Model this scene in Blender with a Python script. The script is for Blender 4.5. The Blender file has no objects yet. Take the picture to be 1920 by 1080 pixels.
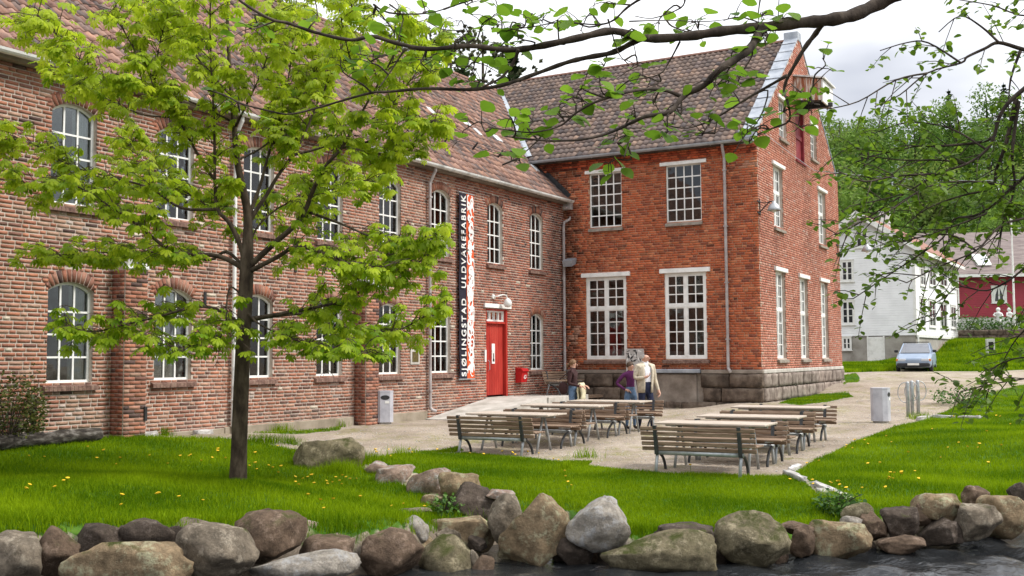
import bpy, bmesh, math, random
import numpy as np
from mathutils import Matrix, Vector
random.seed(7); RN = np.random.RandomState(11)
scene = bpy.context.scene
COL = scene.collection
A_ = np.array

# ------------------------------------------------------------------ camera
FPX, HC = 1994.0, 1.36
PITCH, ROLL = math.radians(3.767), math.radians(-.366)
_f = A_([0, math.cos(PITCH), math.sin(PITCH)]); _u = A_([0, -math.sin(PITCH), math.cos(PITCH)]); _x = A_([1., 0, 0])
CX = _x*math.cos(ROLL)+_u*math.sin(ROLL); CU = -_x*math.sin(ROLL)+_u*math.cos(ROLL); CF = _f
CAMO = A_([0, 0, HC])
cd = bpy.data.cameras.new('camera'); cam = bpy.data.objects.new('camera', cd); COL.objects.link(cam)
cd.sensor_fit = 'HORIZONTAL'; cd.sensor_width = 36; cd.lens = 36*FPX/1920; cd.clip_start = .05; cd.clip_end = 3000
cam.matrix_world = Matrix(((CX[0], CU[0], -CF[0], 0), (CX[1], CU[1], -CF[1], 0), (CX[2], CU[2], -CF[2], HC), (0, 0, 0, 1)))
scene.camera = cam

# ------------------------------------------------------------------ sky, sun, exposure
SUN_AZ, SUN_EL = math.radians(98), math.radians(48)      # azimuth from +Y towards +X
world = bpy.data.worlds.new('World'); scene.world = world; world.use_nodes = True
nt = world.node_tree; nt.nodes.clear()
wo = nt.nodes.new('ShaderNodeOutputWorld'); mixs = nt.nodes.new('ShaderNodeMixShader')
b1 = nt.nodes.new('ShaderNodeBackground'); b2 = nt.nodes.new('ShaderNodeBackground')
sk = nt.nodes.new('ShaderNodeTexSky'); sk.sky_type = 'NISHITA'; sk.sun_disc = False
sk.sun_elevation = SUN_EL; sk.sun_rotation = SUN_AZ
nt.links.new(sk.outputs[0], b1.inputs[0]); b1.inputs[1].default_value = .1
tc = nt.nodes.new('ShaderNodeTexCoord'); mp = nt.nodes.new('ShaderNodeMapping'); mp.inputs['Scale'].default_value = (1, 1, 2.2); mp.inputs['Location'].default_value = (1.7, 2.3, .9)
nz = nt.nodes.new('ShaderNodeTexNoise'); nz.inputs['Scale'].default_value = 2.1; nz.inputs['Detail'].default_value = 5; nz.inputs['Roughness'].default_value = .5
rp = nt.nodes.new('ShaderNodeValToRGB'); rp.color_ramp.elements[0].position = .38; rp.color_ramp.elements[0].color = (.40, .41, .455, 1)
rp.color_ramp.elements[1].position = .66; rp.color_ramp.elements[1].color = (1, 1, 1, 1)
nt.links.new(tc.outputs['Generated'], mp.inputs[0]); nt.links.new(mp.outputs[0], nz.inputs[0]); nt.links.new(nz.outputs[0], rp.inputs[0])
nt.links.new(rp.outputs[0], b2.inputs[0])
# overcast sky: three times as bright overhead as at the horizon, all round
sz = nt.nodes.new('ShaderNodeSeparateXYZ'); cl = nt.nodes.new('ShaderNodeClamp'); ov = nt.nodes.new('ShaderNodeMath'); ov.operation = 'MULTIPLY_ADD'; ov.inputs[1].default_value = .9; ov.inputs[2].default_value = .45
nt.links.new(tc.outputs['Generated'], sz.inputs[0]); nt.links.new(sz.outputs[2], cl.inputs[0]); nt.links.new(cl.outputs[0], ov.inputs[0]); nt.links.new(ov.outputs[0], b2.inputs[1])
mixs.inputs[0].default_value = .92
nt.links.new(b1.outputs[0], mixs.inputs[1]); nt.links.new(b2.outputs[0], mixs.inputs[2]); nt.links.new(mixs.outputs[0], wo.inputs[0])
sl = bpy.data.lights.new('sun', 'SUN'); sun = bpy.data.objects.new('sun', sl); COL.objects.link(sun)
sl.energy = 1.5; sl.angle = math.radians(14); sl.color = (1, .95, .88)
sd = Vector((math.sin(SUN_AZ)*math.cos(SUN_EL), math.cos(SUN_AZ)*math.cos(SUN_EL), math.sin(SUN_EL)))
sun.rotation_euler = sd.to_track_quat('Z', 'Y').to_euler(); sun.location = (20, -5, 30)
scene.view_settings.view_transform = 'Standard'; scene.view_settings.look = 'None'
scene.view_settings.exposure = 1.3; scene.view_settings.gamma = 1

# ------------------------------------------------------------------ pixel -> place
def ray(px, py): return CF+CX*(px-960)/FPX-CU*(py-540)/FPX
def PZ(px, py, z):
    d = ray(px, py); return CAMO+d*(z-HC)/d[2]
def PD(px, py, Y):
    d = ray(px, py); return CAMO+d*Y/d[1]
def PP(px, py, p0, n):
    d = ray(px, py); return CAMO+d*(((p0-CAMO)@n)/(d@n))
def proj(p):
    v = np.asarray(p, float)-CAMO; w = v@CF
    return 960+FPX*(v@CX)/w, 540-FPX*(v@CU)/w
BB, CC = math.radians(29.07), math.radians(30.64)
dB = A_([math.sin(BB), math.cos(BB), 0]); dA = A_([math.cos(BB), -math.sin(BB), 0])
dC = A_([math.sin(CC), math.cos(CC), 0]); nC = A_([math.cos(CC), -math.sin(CC), 0])
nA = -dB; nB = dA; UZ = A_([0, 0, 1.])
KP = PZ(1429.5, 755.2, 0); JP = KP-6.45*dA
def cs(px, py, off=0): p = PP(px, py, JP+off*nC, nC); return (p-JP)@dC, p[2]
def as_(px, py, off=0): p = PP(px, py, KP+off*nA, nA); return (p-KP)@dA, p[2]
def bs(px, py, off=0): p = PP(px, py, KP+off*nB, nB); return (p-KP)@dB, p[2]

# ------------------------------------------------------------------ object helpers
WL = {}
def tag(o, label=None, cat=None, group=None, kind=None):
    if label: o['label'] = label
    if cat: o['category'] = cat
    if group: o['group'] = group
    if kind: o['kind'] = kind
    return o
def thing(name, label, cat, loc=(0, 0, 0), rz=0, group=None):
    o = bpy.data.objects.new(name, None); COL.objects.link(o); o.empty_display_size = .2
    o.location = [float(a) for a in loc]; o.rotation_euler = (0, 0, rz); WL[o.name] = A_(loc, float)
    return tag(o, label, cat, group)
def mesh_np(name, V, F, smooth=False):
    me = bpy.data.meshes.new(name); V = np.asarray(V, np.float32)
    if isinstance(F, np.ndarray):
        n = F.shape[1]; m = len(F)
        me.vertices.add(len(V)); me.vertices.foreach_set('co', V.ravel())
        me.loops.add(m*n); me.loops.foreach_set('vertex_index', F.astype(np.int32).ravel())
        me.polygons.add(m); me.polygons.foreach_set('loop_start', np.arange(0, m*n, n, dtype=np.int32))
        me.update(calc_edges=True)
    else:
        me.from_pydata(V.tolist(), [], F); me.update()
    if smooth: me.polygons.foreach_set('use_smooth', np.ones(len(me.polygons), bool))
    return me
def obj(name, V, F, m, parent=None, local=False, smooth=False, col=None, val=None, kind=None):
    V = np.asarray(V, float).reshape(-1, 3); w = np.zeros(3)
    if parent is not None:
        w = WL[parent.name]
        if not local: V = V-w
    me = mesh_np(name, V, F, smooth)
    if col is not None:
        a = me.attributes.new('Col', 'FLOAT_COLOR', 'POINT'); c = np.ones((len(V), 4), np.float32); c[:, :3] = col; a.data.foreach_set('color', c.ravel())
    if val is not None:
        a = me.attributes.new('val', 'FLOAT', 'POINT'); a.data.foreach_set('value', np.asarray(val, np.float32))
    for mm in (m if isinstance(m, (list, tuple)) else [m]): me.materials.append(mm)
    o = bpy.data.objects.new(name, me); COL.objects.link(o); o.parent = parent; WL[o.name] = w
    if kind: o['kind'] = kind
    return o
def inst(name, me, parent, M):
    """a piece that shares its mesh; M is a world 4x4 when the parent is unrotated"""
    o = bpy.data.objects.new(name, me); COL.objects.link(o); o.parent = parent
    w = WL[parent.name]; M = M.copy(); M[:3, 3] -= w
    o.matrix_local = Matrix(M.tolist()); WL[o.name] = w
    return o
def frame(o, ex, ey, ez):
    M = np.eye(4); M[:3, 0] = ex; M[:3, 1] = ey; M[:3, 2] = ez; M[:3, 3] = o; return M
def copy_tree(o, parent=None):
    c = o.copy(); COL.objects.link(c); c.parent = parent
    for ch in [x for x in o.children]: copy_tree(ch, c)
    return c
class MB:
    def __init__(s, M=None): s.V = []; s.F = []; s.M = np.eye(4) if M is None else M; s.n = 0; s.mi = []
    def add(s, V, F, mi=0):
        V = np.asarray(V, float).reshape(-1, 3); V = V@s.M[:3, :3].T+s.M[:3, 3]
        s.V.append(V); s.F += [[i+s.n for i in f] for f in F]; s.mi += [mi]*len(F); s.n += len(V); return s
    def box(s, x0, x1, y0, y1, z0, z1, mi=0, skip=()):
        V = [(x, y, z) for z in (z0, z1) for y in (y0, y1) for x in (x0, x1)]
        F = [(0, 2, 3, 1), (4, 5, 7, 6), (0, 1, 5, 4), (2, 6, 7, 3), (0, 4, 6, 2), (1, 3, 7, 5)]
        return s.add(V, F, mi)
    def bbox(s, x0, x1, y0, y1, z0, z1, b=.006, mi=0):
        """box with chamfered edges"""
        cx, cy, cz = (x0+x1)/2, (y0+y1)/2, (z0+z1)/2; hx, hy, hz = (x1-x0)/2, (y1-y0)/2, (z1-z0)/2
        b = min(b, hx*.45, hy*.45, hz*.45); V = []; idx = {}
        for sx in (-1, 1):
            for sy in (-1, 1):
                for sz in (-1, 1):
                    for a in range(3):
                        h = [hx-b, hy-b, hz-b]; h[a] = (hx, hy, hz)[a]
                        idx[sx, sy, sz, a] = len(V); V.append((cx+sx*h[0], cy+sy*h[1], cz+sz*h[2]))
        F = []
        sg = [(-1, -1), (1, -1), (1, 1), (-1, 1)]
        for q in (-1, 1):
            fx = [idx[q, a, c, 0] for a, c in sg]; fy = [idx[a, q, c, 1] for a, c in sg]; fz = [idx[a, c, q, 2] for a, c in sg]
            F += [fx if q > 0 else fx[::-1], fy[::-1] if q > 0 else fy, fz if q > 0 else fz[::-1]]
        for a in (-1, 1):
            for c in (-1, 1):
                F.append([idx[a, c, -1, 0], idx[a, c, -1, 1], idx[a, c, 1, 1], idx[a, c, 1, 0]])
                F.append([idx[a, -1, c, 0], idx[a, -1, c, 2], idx[a, 1, c, 2], idx[a, 1, c, 0]])
                F.append([idx[-1, a, c, 1], idx[-1, a, c, 2], idx[1, a, c, 2], idx[1, a, c, 1]])
                for e in (-1, 1): F.append([idx[a, c, e, 0], idx[a, c, e, 1], idx[a, c, e, 2]])
        return s.add(V, F, mi)
    def tube(s, pts, r, n=8, cap=True, mi=0):
        P = np.asarray(pts, float); k = len(P); R = np.full(k, r, float) if np.isscalar(r) else np.asarray(r, float)
        T = np.gradient(P, axis=0); T /= np.linalg.norm(T, axis=1)[:, None]+1e-12
        up = A_([0, 0, 1.]) if abs(T[0][2]) < .9 else A_([1., 0, 0]); V = []
        for i in range(k):
            a = np.cross(up, T[i]); a /= np.linalg.norm(a)+1e-12; b = np.cross(T[i], a); up = b
            for j in range(n):
                t = 2*math.pi*j/n; V.append(P[i]+R[i]*(a*math.cos(t)+b*math.sin(t)))
        F = [(i*n+j, i*n+(j+1) % n, (i+1)*n+(j+1) % n, (i+1)*n+j) for i in range(k-1) for j in range(n)]
        if cap: F += [list(range(n))[::-1], [(k-1)*n+j for j in range(n)]]
        return s.add(V, F, mi)
    def prism(s, poly, h0, h1, axis=2, mi=0):
        """poly (2d) extruded along axis; the two other axes in order"""
        k = len(poly); V = []
        for h in (h0, h1):
            for a, b in poly:
                V.append({2: (a, b, h), 1: (a, h, b), 0: (h, a, b)}[axis])
        F = [list(range(k))[::-1], [k+i for i in range(k)]]+[(i, (i+1) % k, k+(i+1) % k, k+i) for i in range(k)]
        return s.add(V, F, mi)
    def lathe(s, prof, n=16, mi=0):
        V = [(r*math.cos(2*math.pi*j/n), r*math.sin(2*math.pi*j/n), z) for r, z in prof for j in range(n)]; k = len(prof)
        F = [(i*n+j, i*n+(j+1) % n, (i+1)*n+(j+1) % n, (i+1)*n+j) for i in range(k-1) for j in range(n)]
        F += [list(range(n))[::-1], [(k-1)*n+j for j in range(n)]]
        return s.add(V, F, mi)
    def build(s, name, m, parent=None, local=False, smooth=False, kind=None):
        V = np.concatenate(s.V); o = obj(name, V, s.F, m, parent, local, smooth, kind=kind)
        if isinstance(m, (list, tuple)): o.data.polygons.foreach_set('material_index', A_(s.mi, np.int32))
        return o
def boxes_np(C0, C1, M):
    """many axis boxes in frame M: C0,C1 (n,3) mins and maxs -> V,F"""
    n = len(C0); S = A_([[x, y, z] for z in (0, 1) for y in (0, 1) for x in (0, 1)], float)
    V = C0[:, None, :]+(C1-C0)[:, None, :]*S[None]; V = V.reshape(-1, 3)@M[:3, :3].T+M[:3, 3]
    f = A_([(0, 2, 3, 1), (4, 5, 7, 6), (0, 1, 5, 4), (2, 6, 7, 3), (0, 4, 6, 2), (1, 3, 7, 5)])
    F = (np.arange(n)*8)[:, None, None]+f[None]; return V, F.reshape(-1, 4)
def repl(Vb, Fb, MS):
    """replicate a base mesh with (n,4,4) matrices"""
    n = len(MS); V = np.einsum('nij,kj->nki', MS[:, :3, :3], Vb)+MS[:, None, :3, 3]
    F = (np.arange(n)*len(Vb))[:, None, None]+Fb[None]; return V.reshape(-1, 3), F.reshape(-1, Fb.shape[1])
def smooth_path(pts, n=4):
    P = np.asarray(pts, float); out = []
    for i in range(len(P)-1):
        p0, p1, p2, p3 = P[max(i-1, 0)], P[i], P[i+1], P[min(i+2, len(P)-1)]
        for k in range(n):
            t = k/n; out.append(.5*((2*p1)+(-p0+p2)*t+(2*p0-5*p1+4*p2-p3)*t*t+(-p0+3*p1-3*p2+p3)*t**3))
    return np.vstack(out+[P[-1]])

# ------------------------------------------------------------------ materials
MATS = {}
def material(name, cols, rough=.7, scale=8, detail=4, bump=0, bscale=None, metal=0, spec=.3, attr=None, obj_rand=0, coords='obj', pos=(.35, .65), stretch=None, emit=None):
    m = bpy.data.materials.new(name); m.use_nodes = True; t = m.node_tree; p = t.nodes['Principled BSDF']; L = t.links
    p.inputs['Roughness'].default_value = rough; p.inputs['Metallic'].default_value = metal; p.inputs['Specular IOR Level'].default_value = spec
    if coords == 'world': g = t.nodes.new('ShaderNodeNewGeometry').outputs['Position']
    else: g = t.nodes.new('ShaderNodeTexCoord').outputs['Object']
    if stretch:
        mp = t.nodes.new('ShaderNodeMapping'); mp.inputs['Scale'].default_value = stretch; L.new(g, mp.inputs[0]); g = mp.outputs[0]
    if obj_rand:
        oi = t.nodes.new('ShaderNodeObjectInfo'); va = t.nodes.new('ShaderNodeVectorMath'); va.operation = 'MULTIPLY_ADD'
        va.inputs[1].default_value = (37, 91, 53); L.new(oi.outputs['Random'], va.inputs[0]); L.new(g, va.inputs[2]); g = va.outputs[0]
    n = t.nodes.new('ShaderNodeTexNoise'); n.inputs['Scale'].default_value = scale; n.inputs['Detail'].default_value = detail; n.inputs['Roughness'].default_value = .62
    L.new(g, n.inputs['Vector'])
    r = t.nodes.new('ShaderNodeValToRGB'); e = r.color_ramp.elements
    while len(e) < len(cols): e.new(.5)
    for i, c in enumerate(cols):
        e[i].position = pos[0]+(pos[1]-pos[0])*i/max(1, len(cols)-1); e[i].color = (*c, 1)
    L.new(n.outputs[0], r.inputs[0]); out = r.outputs[0]
    if attr:
        a = t.nodes.new('ShaderNodeAttribute'); a.attribute_name = attr
        mx = t.nodes.new('ShaderNodeMix'); mx.data_type = 'RGBA'; mx.blend_type = 'MULTIPLY'; mx.inputs[0].default_value = 1
        L.new(a.outputs['Color'], mx.inputs[6]); L.new(out, mx.inputs[7]); out = mx.outputs[2]
    if obj_rand:
        hs = t.nodes.new('ShaderNodeHueSaturation'); ma = t.nodes.new('ShaderNodeMapRange'); ma.inputs[3].default_value = 1-obj_rand; ma.inputs[4].default_value = 1+obj_rand
        L.new(oi.outputs['Random'], ma.inputs[0]); L.new(ma.outputs[0], hs.inputs['Value']); L.new(out, hs.inputs['Color']); out = hs.outputs[0]
    L.new(out, p.inputs['Base Color'])
    if bump:
        n2 = t.nodes.new('ShaderNodeTexNoise'); n2.inputs['Scale'].default_value = bscale or scale*4; n2.inputs['Detail'].default_value = 5; L.new(g, n2.inputs['Vector'])
        b = t.nodes.new('ShaderNodeBump'); b.inputs['Strength'].default_value = bump; b.inputs['Distance'].default_value = .02
        L.new(n2.outputs[0], b.inputs['Height']); L.new(b.outputs[0], p.inputs['Normal'])
    MATS[name] = m; return m
def leaf_mat(name, c1, c2, trans=.45, rough=.5):
    m = bpy.data.materials.new(name); m.use_nodes = True; t = m.node_tree; L = t.links; p = t.nodes['Principled BSDF']; o = t.nodes['Material Output']
    a = t.nodes.new('ShaderNodeAttribute'); a.attribute_name = 'val'
    mx = t.nodes.new('ShaderNodeMix'); mx.data_type = 'RGBA'; mx.inputs[6].default_value = (*c1, 1); mx.inputs[7].default_value = (*c2, 1)
    L.new(a.outputs['Fac'], mx.inputs[0]); L.new(mx.outputs[2], p.inputs['Base Color']); p.inputs['Roughness'].default_value = rough; p.inputs['Specular IOR Level'].default_value = .25
    tr = t.nodes.new('ShaderNodeBsdfTranslucent'); L.new(mx.outputs[2], tr.inputs[0]); ms = t.nodes.new('ShaderNodeMixShader'); ms.inputs[0].default_value = trans
    L.new(p.outputs[0], ms.inputs[1]); L.new(tr.outputs[0], ms.inputs[2]); L.new(ms.outputs[0], o.inputs[0]); MATS[name] = m; return m
def glass_mat(name, tint=(.72, .77, .77), refl=.035):
    m = bpy.data.materials.new(name); m.use_nodes = True; t = m.node_tree; L = t.links; t.nodes.remove(t.nodes['Principled BSDF']); o = t.nodes['Material Output']
    tr = t.nodes.new('ShaderNodeBsdfTransparent'); tr.inputs[0].default_value = (*tint, 1); gl = t.nodes.new('ShaderNodeBsdfGlossy'); gl.inputs['Roughness'].default_value = .03
    fr = t.nodes.new('ShaderNodeFresnel'); fr.inputs[0].default_value = 1.5; ad = t.nodes.new('ShaderNodeMath'); ad.operation = 'ADD'; ad.inputs[1].default_value = refl
    n = t.nodes.new('ShaderNodeTexNoise'); n.inputs['Scale'].default_value = 3.5; n.inputs['Detail'].default_value = 1
    b = t.nodes.new('ShaderNodeBump'); b.inputs['Strength'].default_value = .25; b.inputs['Distance'].default_value = .01
    g = t.nodes.new('ShaderNodeNewGeometry'); L.new(g.outputs['Position'], n.inputs['Vector']); L.new(n.outputs[0], b.inputs['Height']); L.new(b.outputs[0], gl.inputs['Normal'])
    ms = t.nodes.new('ShaderNodeMixShader'); L.new(fr.outputs[0], ad.inputs[0]); L.new(ad.outputs[0], ms.inputs[0]); L.new(tr.outputs[0], ms.inputs[1]); L.new(gl.outputs[0], ms.inputs[2])
    L.new(ms.outputs[0], o.inputs[0]); MATS[name] = m; return m
W1 = [(.8, .8, .8), (1, 1, 1), (1.12, 1.1, 1.08)]
m_brick = material('brick', [(.8, .78, .78), (1, 1, 1), (1.14, 1.12, 1.1)], .85, 10, 5, .5, 60, attr='Col', coords='world', pos=(.3, .7))
m_mortC = material('mortar_pale', [(.39, .315, .26), (.51, .43, .365), (.61, .545, .475)], .95, 3, 6, .4, 90, coords='world')
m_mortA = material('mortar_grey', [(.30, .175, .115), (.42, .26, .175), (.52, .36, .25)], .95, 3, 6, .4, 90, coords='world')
m_mortB = material('mortar_pink', [(.38, .29, .24), (.48, .39, .33), (.56, .49, .43)], .95, 3, 6, .4, 90, coords='world')
m_tileC = material('roof_tile_red', [(.55, .52, .55), (1, 1, 1), (1.25, 1.2, 1.1)], .8, 5, 5, .3, 40, attr='Col', coords='world', pos=(.3, .7))
m_white = material('white_paint', [(.66, .66, .63), (.78, .78, .75), (.82, .82, .80)], .5, 4, 5, .08, 60, coords='world')
m_offw = material('limewash', [(.62, .62, .59), (.74, .74, .71)], .9, 2, 4, coords='world')
m_addstrip = material('added_strip_cloth', [(.55, .55, .53), (.68, .68, .66)], .9, 3, 3, coords='world')
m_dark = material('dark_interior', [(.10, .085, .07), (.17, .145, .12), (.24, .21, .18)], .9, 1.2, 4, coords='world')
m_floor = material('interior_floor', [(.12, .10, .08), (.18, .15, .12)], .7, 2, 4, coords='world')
m_glass = glass_mat('window_glass')
m_steel = material('galvanised_steel', [(.30, .32, .33), (.40, .42, .43), (.48, .49, .50)], .45, 10, 4, .05, 80, metal=.5, coords='world')
m_zinc = material('zinc_sheet', [(.26, .29, .33), (.36, .39, .43), (.44, .47, .50)], .5, 2.5, 5, .04, 40, metal=.3, coords='world')
m_gutw = material('weathered_white_gutter', [(.42, .42, .40), (.66, .66, .64), (.76, .76, .74)], .5, 3, 5, .05, 50, coords='world')
m_black = material('black_iron', [(.015, .015, .016), (.04, .04, .042)], .5, 12, 4, .1, 60)
m_conc = material('concrete', [(.34, .32, .28), (.46, .435, .39), (.56, .535, .49)], .9, 2.2, 7, .3, 45, coords='world')
m_concd = material('weathered_render', [(.16, .13, .105), (.24, .20, .165), (.33, .285, .24)], .92, 1.8, 7, .4, 40, coords='world')
m_stone = material('plinth_stone', [(.055, .040, .030), (.12, .088, .066), (.19, .15, .115)], .9, 3, 7, .6, 25, obj_rand=.28)
m_reddoor = material('red_door_paint', [(.30, .022, .016), (.40, .035, .024), (.45, .05, .035)], .5, 3, 5, .1, 40, coords='world', stretch=(1, 1, .25))
m_red = material('red_enamel', [(.42, .012, .015), (.5, .02, .02)], .35, 4, 3)
m_wood = material('bench_wood', [(.14, .088, .056), (.23, .155, .105), (.31, .225, .16)], .6, 6, 5, .15, 40, obj_rand=.12, stretch=(.6, 8, 8))
m_woodtop = material('table_wood', [(.36, .30, .24), (.47, .40, .33), (.54, .48, .41)], .5, 6, 5, .12, 40, obj_rand=.06, stretch=(.6, 8, 8))

# ------------------------------------------------------------------ the ground
def ctrl(L): return A_([PZ(x, y, z) for x, y, z in L])
_sh = [(466, 812, -.16), (700, 797, -.2), (560, 845, -.22), (620, 850, -.25), (690, 872, -.33)]
GP = ctrl(_sh+[(1429.5, 755, 0), (1580, 733.7, 0), (1500, 745, 0), (1255, 765, -.2), (1060, 768, -.27), (900, 800, -.28), (800, 790, -.22), (1300, 880, -.4), (1540, 818, -.37),
    (920, 850, -.42), (1190, 805, -.36), (1650, 793, -.25), (1712, 778, -.15), (1500, 890, -.45), (1730, 787, -.2), (1820, 748, 0), (1920, 715, .3), (2100, 700, .35),
    (1650, 945, -.58), (1900, 912, -.5), (1850, 800, -.15), (1920, 780, -.05), (2200, 800, .1), (2200, 920, -.45), (1000, 935, -.55), (1200, 995, -.70), (1500, 992, -.70),
    (850, 900, -.45), (1100, 900, -.46), (1400, 940, -.55), (1600, 900, -.42), (760, 905, -.42), (880, 940, -.55)])
GP = np.vstack([GP, [PD(1712, 697, 51), PD(1620, 699, 47), PD(1850, 697, 51), PD(1950, 694, 50), PD(1600, 684, 60), PD(1720, 674, 60), PD(1797, 637, 71), PD(1850, 640, 67), PD(1920, 639, 66), PD(2100, 640, 64),
    PD(1650, 745, 34), PD(1700, 715, 42), PD(1850, 668, 58), PD(1600, 715, 40), PD(1780, 715, 42), PD(1770, 665, 62)]])
GP = np.vstack([GP, [(30, 80, 3.4), (40, 80, 3.5), (55, 78, 4), (20, 90, 4), (0, 60, 0), (-20, 50, 0), (-20, 30, 0), (0, 80, 1), (60, 50, 1.5), (45, 35, .4), (30, 20, -.4)]])
LP = ctrl(_sh+[(-300, 820, .1), (20, 822, .04), (235, 818, -.03), (380, 816, -.08), (455, 905, -.15), (200, 900, -.1), (-200, 985, -.15), (0, 982, -.2), (300, 982, -.28), (500, 982, -.36), (650, 982, -.46), (830, 962, -.62),
    (700, 912, -.47), (600, 930, -.36), (760, 945, -.56), (860, 968, -.68)])
WALLPX = [(685, 876, -.36), (730, 888, -.42), (790, 905, -.48), (850, 925, -.55), (905, 950, -.6), (945, 985, -.7)]
WALL = A_([PZ(*q)[:2] for q in WALLPX])
LZONE = A_([PZ(x, y, z)[:2] for x, y, z in [(560, 835, -.2), (620, 850, -.25)]]+WALL.tolist()+[[2, 9], [-16, 5], [-18, 22], [-8.6, 18.4]]+[PZ(466, 805, -.15)[:2]])
BANK = A_([PZ(x, y, z)[:2] for x, y, z in [(-700, 990, -.15), (0, 990, -.22), (300, 990, -.3), (500, 985, -.38), (650, 992, -.48), (760, 992, -.56), (840, 980, -.66), (905, 985, -.72), (960, 960, -.62), (1060, 962, -.66), (1180, 1004, -.72), (1350, 1004, -.72), (1500, 1003, -.72), (1580, 975, -.65), (1660, 962, -.6), (1780, 950, -.56), (1920, 925, -.5), (2300, 930, -.48)]]+[[40, 24]])
RIVER = np.vstack([BANK, [[60, 30], [60, -40], [-60, -40], [-60, 3]]])
NEARB = A_([[-60, -2], [-6, 3.2], [2, 4.6], [8, 7.0], [20, 9.5], [60, 12], [60, -60], [-60, -60]])
def pip(poly, X, Y):
    c = np.zeros(np.shape(X), bool); n = len(poly); j = n-1
    for i in range(n):
        xi, yi = poly[i]; xj, yj = poly[j]
        c ^= ((yi > Y) != (yj > Y)) & (X < (xj-xi)*(Y-yi)/(yj-yi+1e-12)+xi); j = i
    return c
def pdist(line, X, Y, closed=False):
    D = np.full(np.shape(X), 1e9); n = len(line)
    for i in range(n if closed else n-1):
        a = line[i]; b = line[(i+1) % n]; v = b-a; t = np.clip(((X-a[0])*v[0]+(Y-a[1])*v[1])/(v@v), 0, 1)
        D = np.minimum(D, np.hypot(X-a[0]-t*v[0], Y-a[1]-t*v[1]))
    return D
def shep(PT, X, Y):
    num = np.zeros(np.shape(X)); den = np.zeros(np.shape(X))
    for p in PT:
        w = 1/(((X-p[0])**2+(Y-p[1])**2)+.35)**1.6; num += w*p[2]; den += w
    return num/den
def sst(a, b, x): t = np.clip((x-a)/(b-a), 0, 1); return t*t*(3-2*t)
def zground(X, Y):
    X = np.asarray(X, float); Y = np.asarray(Y, float)
    g = shep(GP, X, Y); l = shep(LP, X, Y)
    ins = pip(LZONE, X, Y); sdw = pdist(WALL, X, Y)*np.where(ins, -1, 1)
    far = pdist(LZONE, X, Y, True)*np.where(ins, -1, 1)
    t = sst(-.15, .15, np.where(np.abs(sdw) < .3, sdw, np.sign(far)*np.maximum(np.abs(far), .0)))
    z = l+(g-l)*t
    hill = sst(86, 128, Y)*17*sst(4, 30, X)+sst(60, 150, Y)*3
    z = z+np.where(Y > 50, hill, 0)
    r = pip(RIVER, X, Y); d = pdist(BANK, X, Y)
    z = np.where(r, z+(-1.6-z)*sst(-.03, .42, d), z-.1*sst(.25, 0, d))
    nb = pip(NEARB, X, Y); dn = pdist(NEARB[:6], X, Y); z = np.where(nb, z+(-.35-z)*sst(0, 1, dn), z)
    return z
_T = np.concatenate([np.linspace(5, 40, 700), np.linspace(40.2, 160, 500)])
def PG(px, py):
    """pixel -> point on the ground"""
    d = ray(px, py); P = CAMO+d[None]*(_T/d[1])[:, None]; h = P[:, 2]-zground(P[:, 0], P[:, 1])
    k = np.argmax(h <= 0)
    if h[k] > 0: k = len(_T)-1
    if k == 0: return P[0]
    t = h[k-1]/(h[k-1]-h[k]+1e-9); p = P[k-1]+(P[k]-P[k-1])*t; return p
def zg(x, y): return float(zground(A_([x]), A_([y]))[0])

LAWN_L = [(-500, 990), (-500, 822), (60, 824), (230, 820), (400, 822), (470, 826), (520, 838), (600, 858), (684, 880), (760, 912), (830, 938), (880, 965), (840, 978), (760, 990), (650, 990), (500, 983), (300, 988), (0, 988)]
LAWN_C = [(684, 862), (760, 851), (870, 849), (1010, 861), (1100, 873), (1250, 888), (1400, 892), (1485, 893), (1530, 925), (1562, 958), (1560, 984), (1500, 1000), (1350, 1002), (1180, 1002), (1080, 962), (1000, 948), (930, 930), (860, 905), (760, 880)]
LAWN_R = [(1492, 887), (1530, 862), (1585, 838), (1640, 815), (1700, 796), (1742, 786), (1790, 762), (1835, 742), (1920, 722), (2300, 700), (2300, 928), (1920, 923), (1780, 948), (1660, 960), (1590, 948), (1540, 920)]
def pxpoly(L): return A_([PG(x, y)[:2] for x, y in L])
PL, PC_, PR = pxpoly(LAWN_L), pxpoly(LAWN_C), pxpoly(LAWN_R)
WEEDS = [pxpoly(q) for q in ([(1462, 756), (1480, 748), (1530, 740), (1590, 734), (1600, 744), (1560, 752), (1500, 760)], [(1580, 704), (1605, 700), (1612, 712), (1582, 722)],
    [(470, 812), (560, 808), (640, 800), (640, 806), (560, 815)], [(770, 848), (860, 838), (870, 846), (800, 850)], [(1040, 872), (1060, 866), (1110, 866), (1100, 874)])]
FARL = [A_([PD(1582, 697, 50)[:2], PD(1684, 690, 53)[:2], PD(1690, 672, 60)[:2], PD(1580, 676, 60)[:2]]),
        A_([PD(1742, 694, 52)[:2], PD(1990, 692, 52)[:2], (60, 62), (48, 70), PD(1920, 640, 66)[:2], PD(1797, 640, 70)[:2], PD(1722, 676, 60)[:2]]), A_([[16, 74], [120, 60], [120, 300], [-150, 300], [-150, 45], [-20, 60]])]
xs = np.concatenate([np.linspace(-120, -13, 40), np.arange(-12.8, 16, .1), np.linspace(16.3, 40, 60), np.linspace(41, 160, 50)])
ys = np.concatenate([np.linspace(-40, 7, 25), np.arange(7.4, 20, .1), np.arange(20.1, 36, .15), np.linspace(36.3, 80, 90), np.linspace(82, 320, 60)])
GX, GY = np.meshgrid(xs, ys); GZ = zground(GX, GY)
rough = (RN.rand(*GX.shape)-.5)*.025; GZ = GZ+rough*(GY < 40)
grassv = np.zeros(GX.shape)
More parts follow.
